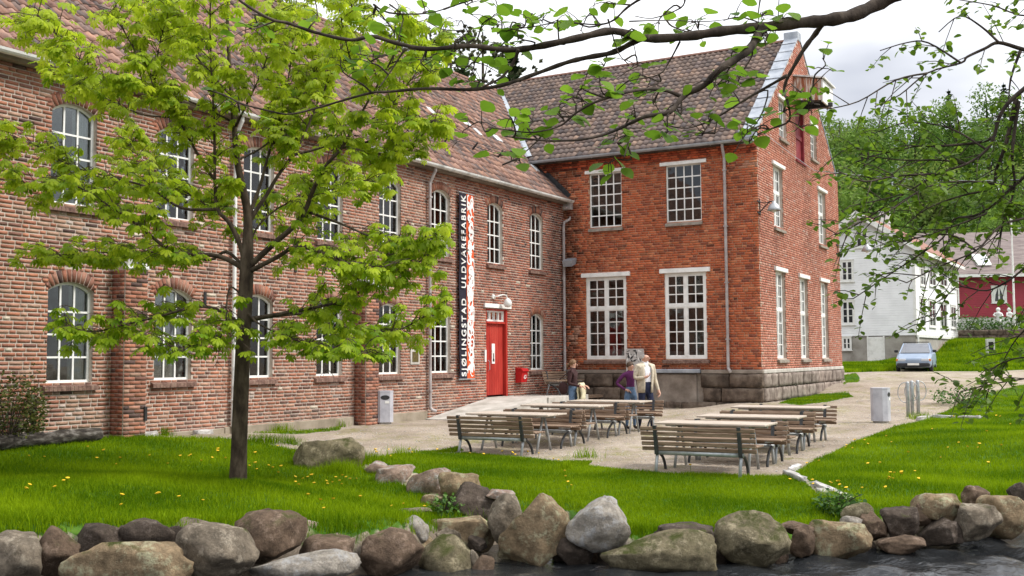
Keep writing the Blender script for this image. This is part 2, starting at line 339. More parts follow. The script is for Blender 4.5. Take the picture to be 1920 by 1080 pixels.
for p in (PL, PC_, PR, *WEEDS[:2], *FARL):
    dd = pdist(p, GX, GY, True); i = pip(p, GX, GY); wd = .12 if p is not FARL[2] else 2
    grassv = np.maximum(grassv, np.where(i, 1, np.clip(.6-dd/wd, 0, 1)))
for p in WEEDS[2:]: grassv = np.maximum(grassv, pip(p, GX, GY)*.55)
bk = pip(RIVER, GX, GY); grassv = np.maximum(grassv, np.where(~bk & (pdist(BANK[:-2], GX, GY) < .6), 1, 0)); grassv = np.where(bk, np.clip(1-pdist(BANK, GX, GY)/.25, 0, 1)*.6, grassv)
nx, ny = len(xs), len(ys); I = (np.arange(ny-1)[:, None]*nx+np.arange(nx-1)[None]).ravel()
GF = np.stack([I, I+1, I+1+nx, I+nx], 1)
wetv = np.where(bk, np.clip(5*pdist(BANK, GX, GY), 0, 1), 0)
def ground_mat():
    m = bpy.data.materials.new('ground'); m.use_nodes = True; t = m.node_tree; L = t.links; p = t.nodes['Principled BSDF']; p.inputs['Roughness'].default_value = .95; p.inputs['Specular IOR Level'].default_value = .15
    g = t.nodes.new('ShaderNodeNewGeometry').outputs['Position']
    def noise(s, d=6, r=.6):
        n = t.nodes.new('ShaderNodeTexNoise'); n.inputs['Scale'].default_value = s; n.inputs['Detail'].default_value = d; n.inputs['Roughness'].default_value = r; L.new(g, n.inputs['Vector']); return n.outputs[0]
    def ramp(src, stops):
        r = t.nodes.new('ShaderNodeValToRGB'); e = r.color_ramp.elements
        while len(e) < len(stops): e.new(.5)
        for i, (q, c) in enumerate(stops): e[i].position = q; e[i].color = (*c, 1)
        L.new(src, r.inputs[0]); return r.outputs[0]
    def mix(f, a, b, mode='MIX'):
        x = t.nodes.new('ShaderNodeMix'); x.data_type = 'RGBA'; x.blend_type = mode
        for s, v in ((0, f), (6, a), (7, b)):
            if isinstance(v, (int, float)): x.inputs[s].default_value = v
            elif isinstance(v, tuple): x.inputs[s].default_value = (*v, 1)
            else: L.new(v, x.inputs[s])
        return x.outputs[2]
    vo = t.nodes.new('ShaderNodeTexVoronoi'); vo.inputs['Scale'].default_value = 45; L.new(g, vo.inputs['Vector'])
    base = ramp(noise(.8, 6), [(.3, (.25, .205, .16)), (.5, (.34, .285, .23)), (.7, (.42, .36, .295))])
    peb = ramp(vo.outputs['Color'], [(0, (.55, .55, .55)), (.5, (.95, .95, .95)), (1, (1.3, 1.3, 1.28))])
    grav = mix(.75, base, peb, 'MULTIPLY')
    weed = ramp(noise(1.7, 8, .75), [(.47, (0, 0, 0)), (.62, (1, 1, 1))]); wf = noise(.42, 3); wm = mix(ramp(wf, [(.40, (0, 0, 0)), (.56, (.75, .75, .75))]), (0, 0, 0), weed)
    grav = mix(wm, grav, mix(.6, (.20, .19, .065), peb, 'MULTIPLY'))
    gr = ramp(noise(3, 6), [(.3, (.030, .075, .008)), (.5, (.05, .125, .012)), (.7, (.085, .16, .02))])
    a = t.nodes.new('ShaderNodeAttribute'); a.attribute_name = 'val'; f = t.nodes.new('ShaderNodeMath'); f.operation = 'ADD'; nn = noise(9, 4)
    f2 = t.nodes.new('ShaderNodeMath'); f2.operation = 'MULTIPLY_ADD'; f2.inputs[1].default_value = .8; f2.inputs[2].default_value = -.4; L.new(nn, f2.inputs[0])
    L.new(a.outputs['Fac'], f.inputs[0]); L.new(f2.outputs[0], f.inputs[1]); fr = ramp(f.outputs[0], [(.4, (0, 0, 0)), (.6, (1, 1, 1))])
    c = mix(fr, grav, gr)
    sx = t.nodes.new('ShaderNodeAttribute'); sx.attribute_name = 'Col'; c = mix(sx.outputs['Fac'], c, ramp(noise(5, 6), [(.3, (.03, .022, .014)), (.7, (.10, .075, .05))]))
    L.new(c, p.inputs['Base Color'])
    b = t.nodes.new('ShaderNodeBump'); b.inputs['Strength'].default_value = .6; b.inputs['Distance'].default_value = .03; L.new(noise(30, 6, .7), b.inputs['Height']); L.new(b.outputs[0], p.inputs['Normal'])
    return m
m_ground = ground_mat()
ground = obj('ground', np.stack([GX, GY, GZ], -1).reshape(-1, 3), GF, m_ground, smooth=True, val=grassv.ravel(), col=np.repeat(wetv.reshape(-1, 1), 3, 1), kind='structure')

# ------------------------------------------------------------------ the river
WZ = -.96
wx = np.arange(-14, 26, .09); wy = np.arange(5, 19, .09)
WX, WY = np.meshgrid(wx, wy)
wv = np.zeros(WX.shape)
for k in range(26):
    a = RN.uniform(-.9, .9)+.45; l = RN.uniform(.25, 1.3); ph = RN.uniform(0, 6.28); wv += l*.012*np.sin((WX*math.sin(a)*1.2+WY*math.cos(a))*6.28/l+ph+1.2*np.sin(WX*.9+k)+.8*np.sin(WY*1.3+k*2))
turb = sst(0, 6, WX+.3); WVZ = WZ+wv*(.35+.65*turb)
I = (np.arange(len(wy)-1)[:, None]*len(wx)+np.arange(len(wx)-1)[None]).ravel(); nw = len(wx)
def water_mat():
    m = bpy.data.materials.new('river_water'); m.use_nodes = True; t = m.node_tree; L = t.links; p = t.nodes['Principled BSDF']
    p.inputs['Roughness'].default_value = .06; p.inputs['IOR'].default_value = 1.33; p.inputs['Specular IOR Level'].default_value = .5
    g = t.nodes.new('ShaderNodeNewGeometry').outputs['Position']
    n = t.nodes.new('ShaderNodeTexNoise'); n.inputs['Scale'].default_value = 2.2; n.inputs['Detail'].default_value = 6; n.inputs['Roughness'].default_value = .7; L.new(g, n.inputs['Vector'])
    r = t.nodes.new('ShaderNodeValToRGB'); e = r.color_ramp.elements; e[0].position = .3; e[0].color = (.008, .009, .010, 1); e[1].position = .6; e[1].color = (.022, .024, .026, 1); q = e.new(.72); q.color = (.10, .09, .075, 1)
    n3 = t.nodes.new('ShaderNodeTexNoise'); n3.inputs['Scale'].default_value = 13; n3.inputs['Detail'].default_value = 5; L.new(g, n3.inputs['Vector'])
    L.new(n.outputs[0], r.inputs[0]); L.new(r.outputs[0], p.inputs['Base Color'])
    b = t.nodes.new('ShaderNodeBump'); b.inputs['Strength'].default_value = .7; b.inputs['Distance'].default_value = .03; L.new(n3.outputs[0], b.inputs['Height']); L.new(b.outputs[0], p.inputs['Normal']); return m
m_water = water_mat()
obj('river_water', np.stack([WX, WY, WVZ], -1).reshape(-1, 3), np.stack([I, I+1, I+1+nw, I+nw], 1), m_water, smooth=True, kind='structure')

from mathutils import noise as mnoise
# ------------------------------------------------------------------ brick walls
CH = .0745
PALC = [(0.355, 0.162, 0.104), (0.374, 0.194, 0.135), (0.325, 0.131, 0.081), (0.276, 0.117, 0.077), (0.414, 0.252, 0.18), (0.346, 0.144, 0.09), (0.207, 0.099, 0.072), (0.394, 0.162, 0.095), (0.335, 0.162, 0.113), (0.099, 0.059, 0.05)]
PALA = [(0.475, 0.125, 0.05), (0.513, 0.154, 0.067), (0.408, 0.095, 0.038), (0.446, 0.111, 0.047), (0.314, 0.076, 0.038), (0.199, 0.058, 0.036), (0.522, 0.196, 0.095), (0.456, 0.133, 0.065)]
PALB = [(.44, .18, .12), (.41, .155, .098), (.47, .215, .15), (.37, .128, .08), (.32, .11, .072), (.49, .25, .185), (.43, .16, .10)]
def blocked(op, z, pad=0):
    """interval of s blocked by an opening at height z"""
    if z < op['z0'] or z > op['z1']: return None
    c = (op['s0']+op['s1'])/2; h = (op['s1']-op['s0'])/2; r = op.get('rise', 0); sp = op['z1']-r
    if r and z > sp:
        R = (h*h+r*r)/(2*r); dy = z-(op['z1']-R); q = R*R-dy*dy
        if q <= 0: return None
        h = math.sqrt(q)
    return c-h-pad, c+h+pad
def ring(op): 
    """outer outline of the brick arch over an opening"""
    o = dict(op); o['s0'] -= .0; o['s1'] += .0; o['z1'] += .24; return o
def brick_wall(parent, O, S, N, s0, s1, z0, ztop, ops, pal, mort, n_single=300, corb=None, colf=None, thick=.4, seed=1, jitter=1., name='wall', ends=(True, True), gap=.012):
    """mortar face with openings (part 'wall') + brick pieces. S along, N outward"""
    rs = np.random.RandomState(seed); M = frame(O, S, N, UZ)
    zmax = ztop if np.isscalar(ztop) else None
    zt = (lambda s: ztop) if zmax is not None else ztop
    # ---- mortar face
    cuts = {s0, s1}
    for o in ops:
        k = 10 if o.get('rise') else 1
        for i in range(k+1): cuts.add(o['s0']+(o['s1']-o['s0'])*i/k)
    if zmax is None:
        for s in np.linspace(s0, s1, 25): cuts.add(float(s))
        cuts.add(APEX_S)
    cuts = sorted(cuts); V = []; F = []
    def quad(*p): n = len(V); V.extend(p); F.append([n+i for i in range(len(p))])
    def topz(o, s):
        r = o.get('rise', 0)
        if not r: return o['z1']
        c = (o['s0']+o['s1'])/2; h = (o['s1']-o['s0'])/2; R = (h*h+r*r)/(2*r); return o['z1']-R+math.sqrt(max(R*R-(s-c)**2, 0))
    for a, b in zip(cuts[:-1], cuts[1:]):
        if b-a < 1e-6: continue
        m = (a+b)/2; here = sorted([o for o in ops if o['s0'] < m < o['s1']], key=lambda o: o['z0']); la = lb = z0
        for o in here:
            quad((a, 0, la), (b, 0, lb), (b, 0, o['z0']), (a, 0, o['z0'])); la, lb = topz(o, a), topz(o, b)
            D = o.get('depth', .12)
            quad((a, 0, o['z0']), (b, 0, o['z0']), (b, -D, o['z0']), (a, -D, o['z0']))
            quad((b, 0, lb), (a, 0, la), (a, -D, la), (b, -D, lb))
        quad((a, 0, la), (b, 0, lb), (b, 0, zt(b)), (a, 0, zt(a)))
    for o in ops:
        D = o.get('depth', .12)
        for s, sg in ((o['s0'], 1), (o['s1'], -1)):
            q = [(s, 0, o['z0']), (s, -D, o['z0']), (s, -D, topz(o, s)), (s, 0, topz(o, s))]; quad(*(q if sg < 0 else q[::-1]))
    for e, s, sg in ((ends[0], s0, -1), (ends[1], s1, 1)):
        if e:
            q = [(s, 0, z0), (s, -thick, z0), (s, -thick, zt(s)), (s, 0, zt(s))]; quad(*(q[::-1] if sg > 0 else q))
    Vw = A_(V)@M[:3, :3].T+M[:3, 3]
    wall = obj(name, Vw, F, mort, parent)
    # ---- bricks
    C0, C1, COLS, full = [], [], [], []
    nz = int(((zmax if zmax is not None else max(zt(s) for s in cuts))-z0)/CH)
    rings = [o for o in ops if o.get('rise')]
    for k in range(nz):
        za = z0+k*CH+.006; zb = za+CH-gap; zm = (za+zb)/2; ex = corb(zm) if corb else 0
        bl = []
        for o in ops:
            iv = blocked(o, zm)
            if o.get('rise') and iv is None: pass
            if iv: bl.append(iv)
        for o in rings:
            iv = blocked(ring(o), zm)
            if iv and zm > o['z1']-o['rise']-.0: bl.append(iv)
        bl.sort(); s = s0-[.0, .125, .25, .06, .19, .31][(k*2+(k//3)) % 6]-.02; pt = (k*2) % 3
        while s < s1:
            ln = .11 if pt % 3 == 2 else .235; pt += 1; a, b = s, s+ln; s = b+gap
            a0, b0 = max(a, s0+.001), min(b, s1-.001)
            if b0-a0 < .03: continue
            if zmax is None and (zt(a0) < zb+.01 or zt(b0) < zb+.01): continue
            segs = [(a0, b0)]
            for x, y in bl:
                ns = []
                for p, q in segs:
                    if y <= p or x >= q: ns.append((p, q)); continue
                    if x-p > .03: ns.append((p, x))
                    if q-y > .03: ns.append((y, q))
                segs = ns
            for p, q in segs:
                out = .008+ex+rs.rand()*.004*jitter; C0.append((p, -.03, za)); C1.append((q, out, zb))
                c = A_(pal[rs.randint(len(pal))])*rs.uniform(.82, 1.12); c = c*.78+A_(pal[0])*.22; sw = (p+q)/2; c = c*(1+.20*mnoise.noise(Vector((sw*.55+seed, zm*.35, seed)))+.10*mnoise.noise(Vector((sw*2.2, zm*.5, seed+7.))))
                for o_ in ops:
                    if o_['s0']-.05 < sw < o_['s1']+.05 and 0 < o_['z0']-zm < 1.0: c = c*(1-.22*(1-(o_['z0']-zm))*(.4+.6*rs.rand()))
                if colf: c = colf((p+q)/2, zm, c, rs)
                COLS.append(np.clip(c, 0, .85)); full.append(abs((q-p)-(b-a)) < 1e-6 and (abs(ln-.235) < 1e-6 or True))
    C0, C1, COLS, full = A_(C0), A_(C1), A_(COLS), A_(full)
    # ---- arch bricks (soldiers)
    av, ac = [], []
    f6 = A_([(0, 2, 3, 1), (4, 5, 7, 6), (0, 1, 5, 4), (2, 6, 7, 3), (0, 4, 6, 2), (1, 3, 7, 5)])
    for o in rings:
        c = (o['s0']+o['s1'])/2; h = (o['s1']-o['s0'])/2; r = o['rise']; R = (h*h+r*r)/(2*r); zc = o['z1']-R; A = math.asin(min(1, h/R)); n = 12
        for i in range(n):
            t0 = -A+2*A*(i+.07)/n; t1 = -A+2*A*(i+.93)/n; col = A_(pal[rs.randint(len(pal))])*rs.uniform(.85, 1.05)*A_([.84, .82, .82]); col = np.clip(col, 0, .8)
            P = [(c+rr*math.sin(t), y, zc+rr*math.cos(t)) for rr in (R+.004, R+.225) for y in (-.03, .007) for t in (t0, t1)]
            av.append(P); ac.append(col)
    # ---- which bricks become pieces of their own
    mid = (C0+C1)/2; mw = mid@M[:3, :3].T+M[:3, 3]; v = mw-CAMO; w = v@CF; px = 960+FPX*(v@CX)/w; py = 540-FPX*(v@CU)/w
    vis = full & (px > 4) & (px < 1916) & (py > 4) & (py < 800) & (C1[:, 0]-C0[:, 0] > .2); size = np.where(vis, 1/w, 0); order = np.argsort(-size)[:n_single]; order = order[size[order] > 0]
    single = np.zeros(len(C0), bool); single[order] = True
    Vb, Fb = boxes_np(C0[~single], C1[~single], M); colb = np.repeat(COLS[~single], 8, 0)
    if av:
        Va = A_(av).reshape(-1, 3)@M[:3, :3].T+M[:3, 3]; Fa = ((np.arange(len(av))*8)[:, None, None]+f6[None]).reshape(-1, 4)+len(Vb)
        Vb = np.vstack([Vb, Va]); Fb = np.vstack([Fb, Fa]); colb = np.vstack([colb, np.repeat(A_(ac), 8, 0)])
    obj('brickwork', Vb, Fb, m_brick, wall, col=colb, kind='stuff')
    vm = []
    for q in range(14):
        me_o = A_(pal[q % len(pal)])*(.85+.3*rs.rand()); sgn = [(-.1175, -.03, -(CH-gap)/2), (.1175, .010, (CH-gap)/2)]
        V1, F1 = boxes_np(A_([sgn[0]]), A_([sgn[1]]), np.eye(4)); me = mesh_np('brick', V1, F1)
        a = me.attributes.new('Col', 'FLOAT_COLOR', 'POINT'); cc = np.ones((8, 4), np.float32); cc[:, :3] = np.clip(me_o, 0, .8); a.data.foreach_set('color', cc.ravel()); me.materials.append(m_brick); vm.append((me, me_o))
    for i in order:
        j = int(np.argmin([np.abs(c-COLS[i]).sum() for _, c in vm])); pos = A_([mid[i][0], (C1[i][1]-.010), mid[i][2]])@M[:3, :3].T+M[:3, 3]
        inst('brick', vm[j][0], wall, frame(pos, S, N, UZ))
    return wall

# ------------------------------------------------------------------ windows
def window(parent, O, S, N, op, cols, rows, depth=.1, fw=.05, bar=.026, lintel=None, sill=True, sillm=None, fm=None, casement=False, room=.32, split=None, label=None):
    """part 'window' (frame) > pane, glazing_bar, sill, lintel"""
    fm = fm or m_white; s0, s1, z0, z1 = op['s0'], op['s1'], op['z0'], op['z1']; r = op.get('rise', 0); c = (s0+s1)/2; h = (s1-s0)/2
    R = (h*h+r*r)/(2*r) if r else 0
    def top(s, inset=0):
        if not r: return z1-inset
        return z1-R+math.sqrt(max((R-inset)**2-(s-c)**2, 0))
    M = frame(O, S, N, UZ); y1 = -depth+.03; y0 = -depth-.03; f = MB(M)
    f.box(s0, s0+fw, y0, y1, z0, top(s0+fw*.5)-.002); f.box(s1-fw, s1, y0, y1, z0, top(s1-fw*.5)-.002); f.box(s0+fw, s1-fw, y0, y1, z0, z0+fw)
    n = 8 if r else 1
    for i in range(n):
        a = s0+fw+(s1-s0-2*fw)*i/n; b = s0+fw+(s1-s0-2*fw)*(i+1)/n
        V = [(s, y, z) for s in (a, b) for y in (y0, y1) for z in (top(s, fw), top(s)-.001)]
        f.add(V, [(0, 1, 3, 2), (4, 6, 7, 5), (0, 4, 5, 1), (2, 3, 7, 6), (0, 2, 6, 4), (1, 5, 7, 3)])
    us0, us1, uz0 = s0+fw, s1-fw, z0+fw
    if casement:
        f.box(c-.045, c+.045, y0+.002, y1+.012, uz0, top(c, fw)); 
        zs = z0+(z1-z0)*split; f.box(us0, c-.045, y0+.003, y1+.011, zs-.05, zs+.05); f.box(c+.045, us1, y0+.003, y1+.011, zs-.05, zs+.05)
        cellx = [(us0, c-.045), (c+.045, us1)]; cellz = [(uz0, zs-.05, rows[1]), (zs+.05, z1-fw, rows[0])]
        for xa, xb in cellx:      # sash frames
            for za, zb, _ in cellz:
                for q in ((xa, xa+.03, za, zb), (xb-.03, xb, za, zb), (xa+.03, xb-.03, za, za+.03), (xa+.03, xb-.03, zb-.03, zb)): f.box(q[0], q[1], y0+.01, y1-.008, q[2], q[3])
        cells = [(xa+.03, xb-.03, za+.03, zb-.03, cols//2, rn) for xa, xb in cellx for za, zb, rn in cellz]
    else: cells = [(us0, us1, uz0, None, cols, rows)]
    w = f.build('window', fm, parent)
    if label: w['label'] = label
    vb = {}
    for xa, xb, za, zb, nc, nr in cells:
        zt = zb if zb is not None else (z1-r-fw if r else z1-fw)
        # row heights: equal, top row reaches into the arch
        zz = [za+(zt+(.0 if not r else r*.5)-za)*k/nr for k in range(nr+1)]; xx = [xa+(xb-xa)*k/nc for k in range(nc+1)]
        for k in range(1, nc):
            t = zb if zb is not None else top(xx[k], fw); g = MB(M); g.box(xx[k]-bar/2, xx[k]+bar/2, -depth-.014, -depth+.018, za, t); g.build('glazing_bar', fm, w)
        for k in range(1, nr): g = MB(M); g.box(xa, xb, -depth-.012, -depth+.016, zz[k]-bar/2, zz[k]+bar/2); g.build('glazing_bar', fm, w)
        for i in range(nc):
            for j in range(nr):
                a, b, p, q = xx[i], xx[i+1], zz[j], zz[j+1]
                if j == nr-1 and zb is None and r:
                    ss = np.linspace(a, b, 4); poly = [(a, p), (b, p)]+[(s, top(s, fw*.6)) for s in ss[::-1]]
                    g = MB(M); g.prism(poly, -depth-.004, -depth, axis=1); g.build('pane', m_glass, w)
                else:
                    key = (round(b-a, 3), round(q-p, 3))
                    if key not in vb:
                        g = MB(); g.box(-(b-a)/2, (b-a)/2, -.004, 0, -(q-p)/2, (q-p)/2); me = mesh_np('pane', np.concatenate(g.V), g.F); me.materials.append(m_glass); vb[key] = me
                    pos = A_([(a+b)/2, -depth, (p+q)/2])@M[:3, :3].T+M[:3, 3]; inst('pane', vb[key], w, frame(pos, S, N, UZ))
    if sill:
        g = MB(M); sm = sillm or m_sill; n = max(5, int((s1-s0+.16)/.08)) if sm is m_sill else 1; L0 = s0-.08; L1 = s1+.08
        for i in range(n):
            a = L0+(L1-L0)*(i+.04)/n; b = L0+(L1-L0)*(i+.96)/n
            g.add([(a, -depth+.02, z0-.01), (b, -depth+.02, z0-.01), (b, .085, z0-.06), (a, .085, z0-.06), (a, -depth+.02, z0-.13), (b, -depth+.02, z0-.13), (b, .085, z0-.14), (a, .085, z0-.14)], [(0, 1, 2, 3), (4, 7, 6, 5), (3, 2, 6, 7), (0, 3, 7, 4), (1, 5, 6, 2), (0, 4, 5, 1)])
        g.build('sill', sm, w)
    if lintel:
        g = MB(M); a, b, hh = lintel; g.add([(s0-a, .0, z1-.01), (s1+a, .0, z1-.01), (s1+a, b, z1+.0), (s0-a, b, z1+.0), (s0-a, .0, z1+hh+.02), (s1+a, .0, z1+hh+.02), (s1+a, b, z1+hh), (s0-a, b, z1+hh)], [(0, 3, 2, 1), (4, 5, 6, 7), (3, 7, 6, 2), (0, 4, 7, 3), (1, 2, 6, 5), (0, 1, 5, 4)])
        g.build('lintel', m_white, w)
    if r:      # pale cloth added at the right, facing out to catch light
        g = MB(M); b0, b1 = s1-.40*(s1-s0), s1-.03; nb = 16; V = []
        for i in range(nb+1): x = b0+(b1-b0)*i/nb; V += [(x, y0-.05+.012*math.sin(i*2.1), z0+.03), (x, y0-.05+.012*math.sin(i*2.1), min(top(x, .05), z1-.04))]
        g.add(V, [(2*i, 2*i+2, 2*i+3, 2*i+1) for i in range(nb)]); g.build('added_strip', m_addstrip, w)
    # whitewashed inner reveal
    g = MB(M); yb = -depth-.035-room; zc = z1-r
    for q in [[(s0-.05, y0-.001, z0), (s0-.05, yb, z0), (s0-.05, yb, z1), (s0-.05, y0-.001, z1)], [(s1-.02, y0-.001, z0), (s1-.02, y0-.001, z1), (s1-.02, yb, z1), (s1-.02, yb, z0)], [(s0-.05, y0-.001, z0+.005), (s1-.02, y0-.001, z0+.005), (s1-.02, yb, z0+.005), (s0-.05, yb, z0+.005)], [(s0-.05, y0-.001, z1), (s0-.05, yb, z1), (s1-.02, yb, z1), (s1-.02, y0-.001, z1)]]: g.add(q, [(0, 1, 2, 3)])
    g.build('inner_reveal', m_offw, w)
    return w
m_sill = material('brick_sill', [(.12, .07, .055), (.20, .12, .095), (.27, .18, .14)], .9, 9, 5, .4, 50, coords='world')
m_sillg = material('stone_sill', [(.19, .16, .13), (.27, .235, .195), (.33, .29, .25)], .9, 5, 5, .3, 50, coords='world')
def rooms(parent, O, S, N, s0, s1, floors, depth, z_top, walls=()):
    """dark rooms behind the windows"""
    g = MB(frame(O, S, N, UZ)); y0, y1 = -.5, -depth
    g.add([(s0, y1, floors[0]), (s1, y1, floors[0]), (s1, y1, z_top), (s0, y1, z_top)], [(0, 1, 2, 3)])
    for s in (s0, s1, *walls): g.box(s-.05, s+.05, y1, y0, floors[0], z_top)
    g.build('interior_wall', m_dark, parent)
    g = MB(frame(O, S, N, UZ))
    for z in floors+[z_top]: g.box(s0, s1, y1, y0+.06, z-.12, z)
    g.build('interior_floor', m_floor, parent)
    rs = np.random.RandomState(int(abs(s0)*10)+3)
    for z in floors:
        s = s0+1
        while s < s1-1: g = MB(frame(O, S, N, UZ)); g.box(s, s+rs.uniform(.4, 1.3), -2.4-rs.rand(), -1.2-rs.rand()*.5, z, z+rs.uniform(.7, 1.5)); g.build('machine', m_offw, parent); s += rs.uniform(1.4, 2.6)

# ------------------------------------------------------------------ pantile roofs
TW, TL = .20, .31
def tile_base():
    k = 7; V = []; xs_ = np.linspace(0, TW*1.04, k); pr = [.0, .028, .036, .022, .004, -.004, .002]
    for y, dz in ((0, .028), (TL*1.12, .0)):
        for x, h in zip(xs_, pr): V.append((x, y, h+dz))
    for x, h in zip(xs_, pr): V.append((x, -.0, h+.004))
    F = [(i, i+1, k+i+1, k+i) for i in range(k-1)]+[(2*k+i, 2*k+i+1, i+1, i) for i in range(k-1)]
    return A_(V), A_(F)
TV, TF = tile_base()
def tiled_roof(parent, O, U, Vd, inside, u0, u1, v1, pal, n_single=300, name='roof', seed=5, under=None, topf=None):
    N = np.cross(U, Vd); rs = np.random.RandomState(seed); Ms, cols, ctr = [], [], []
    for j in range(int(v1/TL)):
        for i in range(int((u1-u0)/TW)):
            u = u0+i*TW; v = j*TL
            if not inside(u+TW/2, v+TL*.5): continue
            p = O+U*u+Vd*v+N*(.02+rs.rand()*.008); a = rs.uniform(-.02, .02); Ms.append(frame(p, U*math.cos(a)+Vd*math.sin(a), Vd*math.cos(a)-U*math.sin(a), N)); ctr.append(p)
            c = A_(pal[rs.choice(len(pal), p=PALW)])*rs.uniform(.8, 1.2); cols.append(np.clip(c, 0, .7))
    Ms, cols, ctr = A_(Ms), A_(cols), A_(ctr)
    roof = obj(name, under[0], under[1], m_tileback, parent)
    v = ctr-CAMO; w = v@CF; px = 960+FPX*(v@CX)/w; py = 540-FPX*(v@CU)/w
    size = np.where((px > 5) & (px < 1915) & (py > 5), 1/w, 0); order = np.argsort(-size)[:n_single]; sg = np.zeros(len(Ms), bool); sg[order] = True
    V, F = repl(TV, TF, Ms[~sg]); obj('tiling', V, F, m_tileC, roof, smooth=False, col=np.repeat(cols[~sg], len(TV), 0), kind='stuff')
    vm = []
    for q in range(12):
        c = np.clip(A_(pal[q % len(pal)])*rs.uniform(.85, 1.15), 0, .7); me = mesh_np('roof_tile', TV, TF); a = me.attributes.new('Col', 'FLOAT_COLOR', 'POINT'); cc = np.ones((len(TV), 4), np.float32); cc[:, :3] = c; a.data.foreach_set('color', cc.ravel()); me.materials.append(m_tileC); vm.append((me, c))
    for i in order: j = int(np.argmin([np.abs(c-cols[i]).sum() for _, c in vm])); inst('roof_tile', vm[j][0], roof, Ms[i])
    return roof
m_tileback = material('roof_felt', [(.05, .035, .03), (.10, .07, .055)], .95, 4, 4, coords='world')
PALT = [(0.258, 0.15, 0.112), (0.224, 0.128, 0.099), (0.292, 0.18, 0.142), (0.172, 0.119, 0.103), (0.12, 0.092, 0.086), (0.344, 0.198, 0.142), (0.198, 0.141, 0.12)]
PALT2 = [(0.193, 0.143, 0.117), (0.166, 0.124, 0.104), (0.23, 0.166, 0.135), (0.138, 0.11, 0.099), (0.11, 0.092, 0.088), (0.267, 0.184, 0.14), (0.156, 0.12, 0.108)]
PALW = [.24, .2, .18, .14, .09, .07, .08]
def gutter(parent, P0, P1, out, m, r=.075, name='gutter'):
    P0, P1 = A_(P0), A_(P1); d = P1-P0; L = np.linalg.norm(d); d /= L; g = MB(); n = 7
    V = []; 
    for p in (P0, P1):
        for rr in (r, r-.012):
            for j in range(n): t = math.pi*j/(n-1); V.append(p+out*(r-math.cos(t)*rr)+UZ*(-math.sin(t)*rr))
    F = []
    for j in range(n-1): F += [(j, j+1, 2*n+j+1, 2*n+j), (n+j, 3*n+j, 3*n+j+1, n+j+1)]
    F += [(0, 2*n, 3*n, n), (n-1, 2*n-1, 4*n-1, 3*n-1)]+[(j, n+j, n+j+1, j+1) for j in range(n-1)]+[(2*n+j, 2*n+j+1, 3*n+j+1, 3*n+j) for j in range(n-1)]
    g.add(V, F); q = int(L/1.2)
    for i in range(q+1):    # brackets
        p = P0+d*(L*i/max(q, 1)); ts = np.linspace(0, math.pi, 7); g.tube([p+out*(r-math.cos(t)*(r+.008))-UZ*math.sin(t)*(r+.008) for t in ts], .008, 4)
    return g.build(name, m, parent)

# ------------------------------------------------------------------ the long two-storey mill
def dst(s, z, c): return math.hypot(s-c[0], (z-c[1]))
EFFL = [(-18.5, .55, .62, .8), (-18.1, .35, .6, .6), (-18.55, 3.85, .7, .7), (-16.3, 3.9, .5, .5), (-14.0, .65, .35, .7), (-11.4, .7, .35, .6), (-11.8, 3.9, .4, .4), (-9.3, 3.9, .4, .4)]
def colC(s, z, c, rs):
    e = 0
    for a, b, r, k in EFFL: e = max(e, k*max(0, 1-dst(s, z, (a, b))/r))
    if rs.rand() < e*1.5: c = c*(1-e)+A_([.55, .50, .46])*e*1.1
    if s > -6.4: c = c*A_([.98, .76, .72]) if rs.rand() < .8 else c*A_([.6, .5, .52])      # redder newer brick by the door
    if rs.rand() < .008: c = A_([.5, .43, .34])
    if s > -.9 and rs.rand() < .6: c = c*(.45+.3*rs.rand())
    if z < .25 and rs.rand() < .5: c = c*.8+A_([.05, .05, .045])
    return c
WC = [-18.52, -16.22, -13.94, -11.62, -9.33, -7.08]
opsC = []
for k, c in enumerate(WC):
    w = .93-.006*k
    opsC.append(dict(s0=c-w/2, s1=c+w/2, z0=.98, z1=2.74, rise=.16, depth=.14)); opsC.append(dict(s0=c-w/2, s1=c+w/2, z0=4.1, z1=5.9, rise=.17, depth=.14))
opsC += [dict(s0=-4.72, s1=-3.86, z0=4.1, z1=5.88, rise=.17, depth=.14), dict(s0=-2.27, s1=-1.4, z0=4.1, z1=5.86, rise=.17, depth=.14), dict(s0=-2.27, s1=-1.4, z0=1.0, z1=2.72, rise=.17, depth=.14)]
DOOR = dict(s0=-4.82, s1=-3.62, z0=.25, z1=2.78, depth=.16); opsC.append(DOOR)
for x, y in [(-24.0, 0), (-21.0, 0)]:
    opsC.append(dict(s0=x-.46, s1=x+.46, z0=.98, z1=2.74, rise=.16, depth=.14)); opsC.append(dict(s0=x-.46, s1=x+.46, z0=4.1, z1=5.9, rise=.17, depth=.14))
mill = thing('mill_building', 'long two-storey red brick mill with arched windows and a steep tiled roof', 'building', JP-12*dC+UZ*0)
EAVE_C = 6.5
corbC = lambda z: .03 if z > 6.28 else (.015 if z > 6.2 else 0)
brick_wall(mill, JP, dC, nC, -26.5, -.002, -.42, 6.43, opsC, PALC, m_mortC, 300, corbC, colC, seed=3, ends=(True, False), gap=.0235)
for o in opsC[:15]+opsC[16:]:
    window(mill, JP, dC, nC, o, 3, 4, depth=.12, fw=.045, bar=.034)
rooms(mill, JP, dC, nC, -26.4, -.1, [-.35, 3.45], 6.5, 6.4, walls=(-10.5,))
